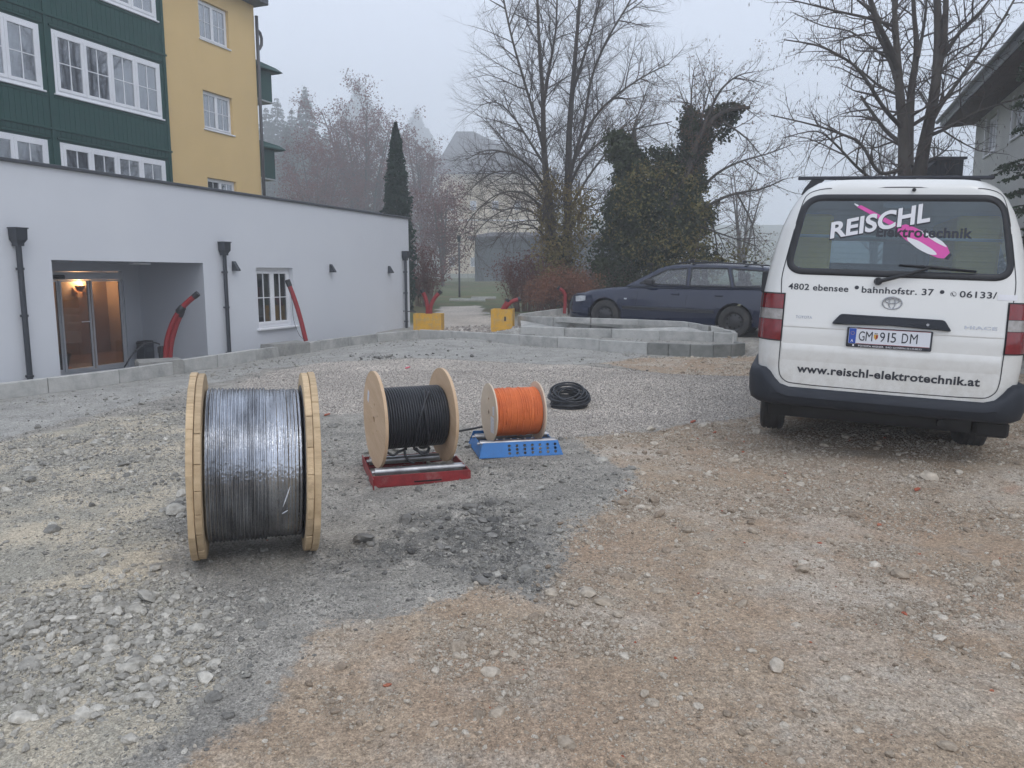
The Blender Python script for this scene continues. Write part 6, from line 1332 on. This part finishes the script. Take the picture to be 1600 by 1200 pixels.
# ------------------------------------------------------------------ conifers
def spruce(name, label, X, Y, top_z, base_z_, wr, seed, m=M_spruce, tiers=26, dens=1.0, group=None, droop=.35, leaf=.22, ragged=.25):
    r = random.Random(seed); npq = np.random.RandomState(seed); H_ = top_z - base_z_; t = thing(name, label, 'tree', (X, Y, base_z_), group=group); tb = Tubes(); tb.add([(0, 0, 0), (0, 0, H_ * .5), (0, 0, H_)], [H_ * .016, H_ * .010, .01], 7); part('trunk', tb.mesh('trunk', M_bark), t)
    br = Tubes(); C_ = []; SZ = []
    for i in range(tiers):
        f = (i + .5 + r.uniform(-.3, .3)) / tiers; z = H_ * (.08 + .92 * f); R0 = wr * (1 - f) ** .95 + .02 * wr; nb = max(3, int((9 if f < .7 else 6) * dens))
        a0 = r.random() * 6.28
        for k in range(nb):
            a = a0 + 6.283 * k / nb + r.uniform(-.25, .25); L_ = R0 * r.uniform(1 - ragged, 1 + ragged * .5); ca, sa = math.cos(a), math.sin(a); pts = [(ca * L_ * s, sa * L_ * s, z - droop * L_ * s ** 1.3 + .12 * L_ * s * s) for s in (0, .35, .7, 1)]; br.add(pts, [.02, .015, .01, .004], 3)
            n = int(L_ / leaf * 9 * dens) + 3; s = npq.uniform(.08, 1, n) ** .7; w_ = npq.normal(size=n) * L_ * .14 * (1.15 - s); C_.append(np.stack([ca * L_ * s - sa * w_, sa * L_ * s + ca * w_, z - droop * L_ * s ** 1.3 + .12 * L_ * s * s - np.abs(npq.normal(size=n)) * leaf * .45], -1)); SZ.append(np.full(n, leaf * 1.25 * (.35 + .75 * min(1, (1 - f) * 2.2))))
    part('branches', br.mesh('branches', M_bark), t); part('crown', leaf_cards('needles', np.concatenate(C_), np.concatenate(SZ), [m], npq, fold=.5), t); return t
def zpx(py, Y): return aty(800, py, Y)[2]
def xpx(px, Y): return (px - 800) / FPX * (Y * _c + 0)   # close enough for distant trees
def at_px(px, pyt, Y): p = aty(px, pyt, Y); return p
KF = 1.35      # the fog is thin and even, so the far trees and houses stand well back
def conifer_px(label, px, pyt, Y, wr, seed, **k):
    Y *= KF; wr *= KF; k['leaf'] = k.get('leaf', .22) * KF
    p = aty(px, pyt, Y); b0 = gzs(p[0], Y); return spruce('spruce_tree', label, p[0], Y, p[2], b0 - .2, wr, seed, **k)
G1 = 'dark spruces standing in the fog behind the houses'
conifer_px('tall foggy spruce with the pointed top just right of the hotel wall', 476, 132, 112, 7.6, 21, group=G1, dens=1.1, leaf=.40, tiers=54)
conifer_px('broad foggy spruce half hidden by the hotel corner', 432, 150, 118, 10, 22, group=G1, dens=1.1, leaf=.42, tiers=50)
conifer_px('lower foggy spruce between the tall spruce and the copper beech', 508, 200, 125, 7.5, 23, group=G1, dens=1.1, leaf=.42, tiers=50)
conifer_px('wide foggy spruce filling the gap between the two taller ones', 455, 168, 122, 8.5, 24, group=G1, dens=1.1, leaf=.42, tiers=50)
conifer_px('low wide foggy spruce right beside the hotel downpipe', 415, 165, 115, 9, 25, group=G1, dens=1.1, leaf=.42, tiers=50)
conifer_px('dark foggy spruce low behind the small copper-leaved tree', 530, 215, 105, 7, 26, group=G1, dens=1.1, leaf=.42, tiers=50)
conifer_px('squat foggy spruce between the hotel downpipe and the tall pointed spruce', 448, 195, 98, 6.5, 27, group=G1, dens=1.1, leaf=.40, tiers=54)
G2 = 'fog-veiled spruces on the hillside'
for i, (px, py, Y, wr, lb) in enumerate([(560, 122, 300, 15, 'faint pale spruce crown highest in the fog above the copper beech'), (650, 165, 330, 12, 'faintest spruce left of the villa roof')]):
    conifer_px(lb, px, py, Y, wr, 40 + i, group=G2, leaf=1.0, tiers=24, dens=1)
# thuja column
p = aty(618, 192, 27.5); t = thing('thuja_tree', 'slender dark green conifer column rising behind the annex roof', 'tree', (p[0], 27.5, .2)); HH = p[2] - .2
tb = Tubes(); tb.add([(0, 0, 0), (0, 0, HH * .6), (0, 0, HH)], [.12, .06, .01], 6); part('trunk', tb.mesh('trunk', M_bark), t)
n = 15000; f = npr.uniform(0, 1, n); a = npr.uniform(0, 6.283, n); R0 = np.interp(f, [0, .1, .35, .6, .85, .95, 1], [.38, .50, .47, .38, .19, .09, .01]); lump = 1 + .16 * np.sin(a * 5 + f * 22) + .14 * np.sin(a * 3 - f * 40) + .10 * np.sin(a * 9 + f * 90); rr = R0 * lump * npr.uniform(.62, 1.16, n)
C_ = np.stack([np.cos(a) * rr, np.sin(a) * rr, f * HH], -1); me_ = leaf_cards('thuja_spray', C_, .12, [M_thuja], npr, .3); part('crown', me_, t)
# spruce at the right edge
YS = 12.5; p = aty(1640, 60, YS); t = thing('spruce_tree', 'green spruce with drooping boughs at the right edge beyond the van', 'tree', (p[0], YS, .2)); tb = Tubes(); tb.add([(0, 0, 0), (0, 0, 3), (0, 0, 6.2)], [.14, .09, .02], 8); part('trunk', tb.mesh('trunk', M_bark), t)
br = Tubes(); C_ = []; r = random.Random(31)
for i in range(64):
    z = .6 + 5.3 * i / 64 + r.uniform(-.05, .05); L_ = (2.1 * (1 - i / 70) + .15) * r.uniform(.45, 1.02) * (.50 if z > 3.9 else .62); a = r.uniform(0, 6.283); ca, sa = math.cos(a), math.sin(a); q = [Vector((ca * L_ * s, sa * L_ * s, z + .22 * L_ * s - .42 * L_ * s * s)) for s in np.linspace(0, 1, 6)]; br.add([tuple(v) for v in q], [.018, .014, .011, .008, .005, .003], 4)
    for k in range(int(L_ * 26)):
        s = r.uniform(.15, 1); b0 = q[min(4, int(s * 5))].lerp(q[min(4, int(s * 5)) + 1], s * 5 - int(s * 5) if s < 1 else 1); sd_ = r.choice((-1, 1)); l2 = (.34 * (1.1 - s) + .10) * r.uniform(.6, 1.1); dv_ = Vector((ca * .6 - sa * sd_, sa * .6 + ca * sd_, -.35)).normalized(); e = b0 + dv_ * l2; br.add([tuple(b0), tuple(b0.lerp(e, .5) + Vector((0, 0, .01))), tuple(e)], [.005, .004, .002], 3)
        m_ = int(l2 * 60); ss = np.linspace(.05, 1, m_)[:, None]; C_.append(np.array(b0) + (np.array(e) - np.array(b0)) * ss + npr.normal(size=(m_, 3)) * .012)
part('branches', br.mesh('branches', M_bark), t); part('crown', leaf_cards('needles', np.concatenate(C_), .045, [leafmat('edge_spruce', (.030, .052, .026), (.05, .072, .034))], npr, .2), t)

# ------------------------------------------------------------------ copper-leaved and bare background trees
def bushy(name, label, cat, px, pyt, pyb, Y, wpx, seed, mt, ml, leafn, leaf, group=None, stems=5, base=None, spec=None, spread=.55):
    if Y > 35: Y *= KF; leaf *= KF; spec = [dict(q, len=q['len'] * KF, r=q['r'] * KF, per_m=q['per_m'] / KF) for q in spec]
    r = random.Random(seed); npq = np.random.RandomState(seed); bx = aty(px, pyt, Y)[0]; b0 = gzs(bx, Y) if base is None else base; top = aty(px, pyt, Y)[2]; HH = top - b0; Wd = wpx / FPX * Y / 2
    t = thing(name, label, cat, (bx, Y, b0 - .1), group=group); tr = Tubes(); cr = Tubes(); tips = []
    for k in range(stems):
        a = 6.283 * k / stems + r.random(); e = Vector((math.cos(a) * Wd * spread * r.uniform(.5, 1.1), math.sin(a) * Wd * spread * .8, HH * r.uniform(.80, .97))); q = [Vector((e.x * s ** 1.5, e.y * s ** 1.5, e.z * s)) + Vector((r.gauss(0, .03), r.gauss(0, .03), 0)) * HH * .1 for s in np.linspace(0, 1, 8)]; r0 = HH * .016; rd = [r0 * (1 - .85 * i / 7) for i in range(8)]; tr.add([tuple(v) for v in q], rd, 6)
        grow(cr, q, rd, 0, spec, r, tips)
    part('trunk', tr.mesh('trunk', M_bark), t); part('crown', cr.mesh('crown', mt, False), t)
    if leafn:
        P = np.array([tuple(q[npq.randint(0, len(q))]) for q in tips]); idx = npq.randint(0, len(P), leafn); part('leaves', leaf_cards('leaves', P[idx] + npq.normal(size=(leafn, 3)) * leaf * 1.4, leaf, [ml], npq), t)
    return t
sp_b = lambda s, k=1.0: [dict(per_m=2.2 / s * k, ang=50, len=1.9 * s, r=.034 * s, curl=.12, trop=.06, n=5, sides=3, start=.12), dict(per_m=3.2 / s, ang=42, len=.85 * s, r=.018 * s, curl=.15, trop=.03, n=4, sides=3), dict(per_m=4.2 / s, ang=40, len=.42 * s, r=.013 * s, curl=.16, trop=.02, n=3, sides=3)]
G3 = 'copper-leaved trees beyond the annex'
bushy('beech_tree', 'large copper-leaved tree left of the dark conifer column', 'tree', 565, 158, 0, 66, 190, 51, M_twigr, M_redl, 26000, .16, G3, 10, spec=sp_b(2.4, 1.4), spread=.7)
bushy('beech_tree', 'smaller copper-leaved tree right behind the conifer column', 'tree', 660, 215, 0, 70, 110, 52, M_twigr, M_redl, 13000, .16, G3, 7, spec=sp_b(2.2))
bushy('beech_tree', 'low copper-leaved tree against the hotel wall beyond the annex roof', 'tree', 492, 230, 0, 60, 150, 53, M_twigr, M_redl, 14000, .15, G3, 8, spec=sp_b(2.0))
bushy('beech_tree', 'tangled bare-topped tree right of the conifer in front of the hipped house', 'tree', 690, 285, 0, 44, 80, 54, M_twigr, M_redl, 5000, .12, G3, 6, spec=sp_b(1.3))
G4 = 'thin bare trees in the fog behind the van'
bushy('bare_tree', 'thin bare birch in the fog left of the van roof', 'tree', 1165, 250, 0, 40, 110, 55, M_twig, M_brownl, 600, .07, G4, 4, spec=sp_b(1.0))
bushy('bare_tree', 'foggy bare tree seen between the alder stems and the house', 'tree', 1380, 170, 0, 60, 150, 56, M_twig, M_brownl, 0, .07, G4, 5, spec=sp_b(2.0))
bushy('bare_tree', 'small bare tree at the foot of the house wall right of the alder', 'tree', 1475, 195, 0, 24, 70, 57, M_twig, M_brownl, 0, .07, G4, 4, spec=sp_b(.9))
# shrubs
sh_sp = [dict(per_m=6, ang=32, len=.75, r=.009, curl=.12, trop=.10, n=4, sides=3, start=.05), dict(per_m=9, ang=30, len=.38, r=.006, curl=.14, trop=.05, n=3, sides=3), dict(per_m=9, ang=30, len=.18, r=.004, curl=.14, trop=.02, n=2, sides=3)]
G5 = 'autumn shrubs along the lawn'
def shrub(label, px, pyt, Y, wpx, seed, mt, ml, nl, leaf=.045, stems=26, zb_=None, dy=.8):
    r = random.Random(seed); npq = np.random.RandomState(seed); p = aty(px, pyt, Y); b0 = gzs(p[0], Y) if zb_ is None else zb_; HH = p[2] - b0; Wd = wpx / FPX * Y / 2; t = thing('shrub', label, 'shrub', (p[0], Y, b0 - .05), group=G5); tr = Tubes(); cr = Tubes(); tips = []
    for k in range(stems):
        a = r.uniform(0, 6.283); rr_ = math.sqrt(r.random()); e = Vector((math.cos(a) * Wd * rr_, math.sin(a) * Wd * dy * rr_, HH * math.sqrt(max(.12, 1 - .75 * rr_ ** 2)) * r.uniform(.8, 1.0))); s0 = Vector((e.x * .45, e.y * .45, 0)); q = [s0.lerp(e, s) + Vector((0, 0, .12 * HH * math.sin(s * 3.14))) for s in np.linspace(0, 1, 5)]; rd = [.014, .012, .009, .007, .004]; tr.add([tuple(v) for v in q], rd, 4); grow(cr, q, rd, 0, sh_sp, r, tips)
    part('trunk', tr.mesh('stems', mt), t); part('crown', cr.mesh('crown', mt, False), t); P = np.array([tuple(q[-1]) for q in tips]); idx = npq.randint(0, len(P), nl); part('leaves', leaf_cards('leaves', P[idx] + npq.normal(size=(nl, 3)) * leaf, leaf, [ml], npq), t); return t
M_shr = mat('shrub_twig', (.115, .060, .048), .9, var=(.15, .08, .06), vscale=2)
shrub('round reddish-brown bush beside the annex corner', 662, 384, 30, 70, 61, M_shr, M_redl, 3000, .07, 30)
shrub('large round reddish-brown bush at the foot of the lime tree', 822, 402, 24.5, 118, 62, M_shr, M_redl, 4200, .055, 44)
shrub('yellowish brown bush between the lime tree and the estate car', 915, 412, 23.2, 110, 63, M_shr, M_brownl, 4200, .055, 36)
shrub('low rust-red hedge plant in front of the lime tree trunk', 872, 443, 21.5, 78, 64, M_shr, M_rust, 4200, .05, 30)
shrub('low russet plant beside the lone red conduit', 905, 440, 21.2, 60, 65, M_shr, M_rust, 2600, .05, 22)
shrub('dark low bush under the ivy-grown tree behind the car bonnet', 985, 405, 22.0, 90, 66, M_shr, M_ivy, 4200, .07, 26)

# ------------------------------------------------------------------ far houses, lamp, lawn edge, right-hand house
M_far = mat('far_ochre', (.62, .47, .25), .9, var=(.56, .42, .22), vscale=.4); M_froof = mat('far_roof', (.08, .075, .08), .8, var=(.06, .055, .06), vscale=1); M_fdark = mat('dark_cladding', (.030, .042, .045), .7, var=(.045, .058, .06), vscale=.8)
YF_ = 222; a = aty(686, 300, YF_); x0 = aty(664, 272, YF_)[0]; x1 = aty(870, 272, YF_)[0]; ze = aty(700, 272, YF_)[2]; zp = aty(709, 196, YF_)[2]; x2 = aty(686, 272, YF_)[0]; x3 = aty(862, 272, YF_)[0]
F = thing('villa', 'ochre villa with a steep dark hipped roof fading into the fog', 'building', ((x2 + x3) / 2, YF_ + 9, .4)); ww = (x3 - x2) / 2
MB().box(-ww, ww, -9, 9, -.5, ze - .4).build('wall', M_far, F)
pk = aty(709, 196, YF_)[0] - (x2 + x3) / 2
MB().add([(-ww - 2, -11, ze - .4), (ww + 2, -11, ze - .4), (ww + 2, 11, ze - .4), (-ww - 2, 11, ze - .4), (pk, 0, zp - .4), (pk + 5, 0, zp - .4)], [(0, 1, 5, 4), (1, 2, 5), (2, 3, 4, 5), (3, 0, 4), (0, 3, 2, 1)]).build('roof', M_froof, F)
MB().box(-ww - .02, ww + .02, -9.1, -9.02, (ze - .4) * .56, (ze - .4) * .56 + .3).build('string_course', M_white, F)
for i in range(5):
    for zf in (.12, .66):
        x = -ww + 3.3 + i * (2 * ww - 6.6) / 4; f = MB(); f.box(x - .9, x + .9, -9.08, -9.01, (ze - .4) * zf, (ze - .4) * zf + 2.6); o = f.build('window', M_white, F); g = MB(); g.box(x - .75, x + .75, -9.12, -9.085, (ze - .4) * zf + .15, (ze - .4) * zf + 2.45); g.build('pane', M_glass, o)
YD = 90; x0, x1 = aty(742, 400, YD)[0], aty(985, 400, YD)[0]; zt0 = aty(800, 366, YD)[2]
F = thing('low_building', 'long low dark green building beyond the lawn', 'building', ((x0 + x1) / 2, YD + 3, .4)); w2 = (x1 - x0) / 2
f = MB(); f.box(-w2, w2, -3, 3, -.3, zt0 - .85); f.build('wall', M_fdark, F)
MB().loft([[(-w2 - .8, -4, zt0 - .86), (w2 + .8, -4, zt0 - .86), (w2 + .8, 4, zt0 - .86), (-w2 - .8, 4, zt0 - .86)], [(-w2 - .8, -4.02, zt0 - .70), (w2 + .8, -4.02, zt0 - .70), (w2 + .8, 4.02, zt0 - .70), (-w2 - .8, 4.02, zt0 - .70)], [(-w2 + 1.8, -.5, zt0 - .05), (w2 - 1, -.5, zt0 - .05), (w2 - 1, .5, zt0 - .05), (-w2 + 1.8, .5, zt0 - .05)]], caps=True).build('roof', M_froof, F)
M_fgrey = mat('far_shutter', (.07, .085, .09), .6)
for i in range(6): f = MB(); x = -w2 + 1.0 + i * 1.35; f.box(x, x + 1.1, -3.05, -3.005, .5 if i % 3 else -.1, 1.55); f.build('window' if i % 3 else 'door', M_fgrey, F)
YP = 38.0; b0 = aty(718, 462, YP); zl = aty(717, 378, YP)[2]; F = thing('street_lamp', 'thin dark lamp post on the lawn in the fog', 'street lamp', (b0[0], YP, b0[2])); h_ = zl - b0[2]
MB().tube([(0, 0, -.1), (0, 0, h_ * .3), (0, 0, h_)], [.055, .045, .035], 10).build('pole', M_anth, F, smooth=True)
MB().lathe([(h_, .001), (h_, .07), (h_ + .22, .10), (h_ + .24, .12), (h_ + .30, .05), (h_ + .30, .001)], 14, 'z').build('lamp_head', M_anth, F, smooth=True, sharp=40)
for i, (px0, px1, py, Y) in enumerate([(702, 758, 470, 33), (736, 775, 463, 36)]):
    a = aty(px0, py, Y); b1 = aty(px1, py, Y); f = MB(); za = gzs(a[0], Y); f.cbox(0, b1[0] - a[0], 0, .3, -.2, .10, .02); f.build('edging_stone', M_conc, None); o = bpy.data.objects[-1] if False else None
for o, lb in zip([o for o in bpy.data.objects if o.name.startswith('edging_stone')], ('pale edging stone lying across the lawn left of the big bush', 'farther short edging stone on the foggy lawn')):
    i = 0 if 'left' in lb else 1; px0, py, Y = [(702, 470, 33), (736, 463, 36)][i]; a = aty(px0, py, Y); o.location = (a[0], Y, gzs(a[0], Y)); tag(o, lb, 'kerb')
# right-hand house
HC = Vector((13.7, 23.5, 0)); M_hw = mat('grey_render', (.58, .58, .55), .85, var=(.46, .46, .44), vscale=.6, bump=.2, bscale=90); M_soff = mat('brown_soffit', (.070, .045, .038), .8, var=(.10, .065, .05), vscale=3, stretch=(1, 12, 1), bump=.3, bscale=20)
Hh = thing('house', 'pale grey house with a deep dark overhanging roof at the right edge', 'house', HC, (0, 0, FRZ + math.pi)); hz_ = 5.95
hwn = [(1.55, 2.65, 4.75, 5.75, .12), (4.5, 5.6, 4.75, 5.75, .12), (8.6, 9.7, 4.75, 5.75, .12), (1.55, 2.65, 1.5, 3.0, .12), (4.5, 5.6, 1.5, 3.0, .12)]
f = MB(); wall_open(f, 0, 20, -.3, hz_, hwn); f.add([(0, 0, -.3), (0, 9, -.3), (0, 9, hz_), (0, 0, hz_)], [(0, 1, 2, 3)]); f.build('wall', M_hw, Hh)
for h in hwn: window(Hh, h[0] + .01, h[1] - .01, h[2] + .01, h[3] - .01, .06, 2, rows=2, sillm=.12)
f = MB()
for i in range(50): x = -.3 + i * .42; f.box(x, x + .41, -.82, -.003, hz_ + .004 * (i % 2), hz_ + .03)
SF = f.build('soffit', M_soff, Hh)
RF = MB().loft([[(x, y, z) for y, z in ((-.85, hz_ + .032), (-.85, hz_ + .26), (4.5, hz_ + 4.2), (9.8, hz_ + .26), (9.8, hz_ + .032))] for x in (-.45, 20.5)], caps=True).build('roof', M_froof, Hh)
MB().box(-.46, 20.5, -.89, -.852, hz_ - .01, hz_ + .24).build('fascia', MATS['balcony_soffit8'], RF)
MB().tube([(-.46, -.97, hz_ + .16), (20, -.97, hz_ + .16)], .06, 10).build('gutter', M_coping, RF)
for x in (1.4, 2.75, 4.35, 5.7): f = MB(); f.box(x, x + .07, -.03, -.002, 4.7, 5.8); f.build('shutter_edge', M_white, Hh)
YSd = 19.0; a = aty(1463, 249, YSd); b1 = aty(1506, 249, YSd); F = thing('shed', 'small dark boxy shed under the house wall just above the van roof', 'shed', (a[0], YSd, .3)); w_ = b1[0] - a[0]; h_ = a[2] - .3
M_shed = mat('shed_boards', (.028, .030, .034), .7, var=(.04, .042, .046), vscale=4)
for i in range(6): MB().cbox(w_ * i / 6 + .003, w_ * (i + 1) / 6 - .003, -.012, .01, 0, h_ - .002, .003).build('plank', M_shed, F)
MB().box(0, w_, .012, 1.6, 0, h_ - .01).build('wall', M_shed, F); MB().cbox(-.06, w_ + .06, -.06, 1.7, h_, h_ + .06, .01).build('roof', M_froof, F)
MB().prism([(-.42, 0), (-.005, 0), (-.005, h_ - .05), (-.42, h_ - .40)], .02, 1.5, lambda p, q, c: (p, c, q)).build('lean_to', M_shed, F)

# ------------------------------------------------------------------ scraps lying on the gravel
M_pinks = mat('pink_scrap', (.62, .10, .14), .6); M_tile = mat('tile_shard', (.34, .09, .045), .8, var=(.26, .07, .04), vscale=30)
for nm, lb, ct, px, py, m_, sz in (('scrap', 'small bright pink scrap on the washed gravel behind the drums', 'litter', 637, 583, M_pinks, .045), ('tile_shard', 'red-brown tile shard lying right of the big drum', 'tile shard', 511, 648, M_tile, .035), ('tile_shard', 'reddish tile shard on the gravel edge left of the van', 'tile shard', 1082, 671, M_tile, .035), ('tile_shard', 'flat red tile shard in the dirt below the van bumper', 'tile shard', 1432, 774, M_tile, .028)):
    p = onz(px, py, 0); z = gzs(p[0], p[1]); b = MB(); b.prism([(-sz, -sz * .3), (-sz * .2, -sz * .5), (sz, -sz * .2), (sz * .7, sz * .4), (-sz * .5, sz * .45)], 0, .008, mi=0); o = b.build(nm, m_, None); o.location = (p[0], p[1], z + .012); o.rotation_euler = (.25, -.2, .4); tag(o, lb, ct, group='tile shards on the dirt' if nm == 'tile_shard' else None)

# ------------------------------------------------------------------ the foggy air
hz = MB(); hz.box(-560, 560, -60, 560, -1.6, 128)
hm = bpy.data.materials.new('fog'); hm.use_nodes = True; hn = hm.node_tree; hn.nodes.clear()
ho = hn.nodes.new('ShaderNodeOutputMaterial'); hv = hn.nodes.new('ShaderNodeVolumePrincipled')
hv.inputs['Color'].default_value = (.93, .96, 1, 1); hv.inputs['Density'].default_value = HAZE_DENSITY; hv.inputs["Anisotropy"].default_value = 0
hn.links.new(hv.outputs[0], ho.inputs['Volume'])
hz.build('haze', hm, kind='stuff', label='pale November fog hanging over the whole site')
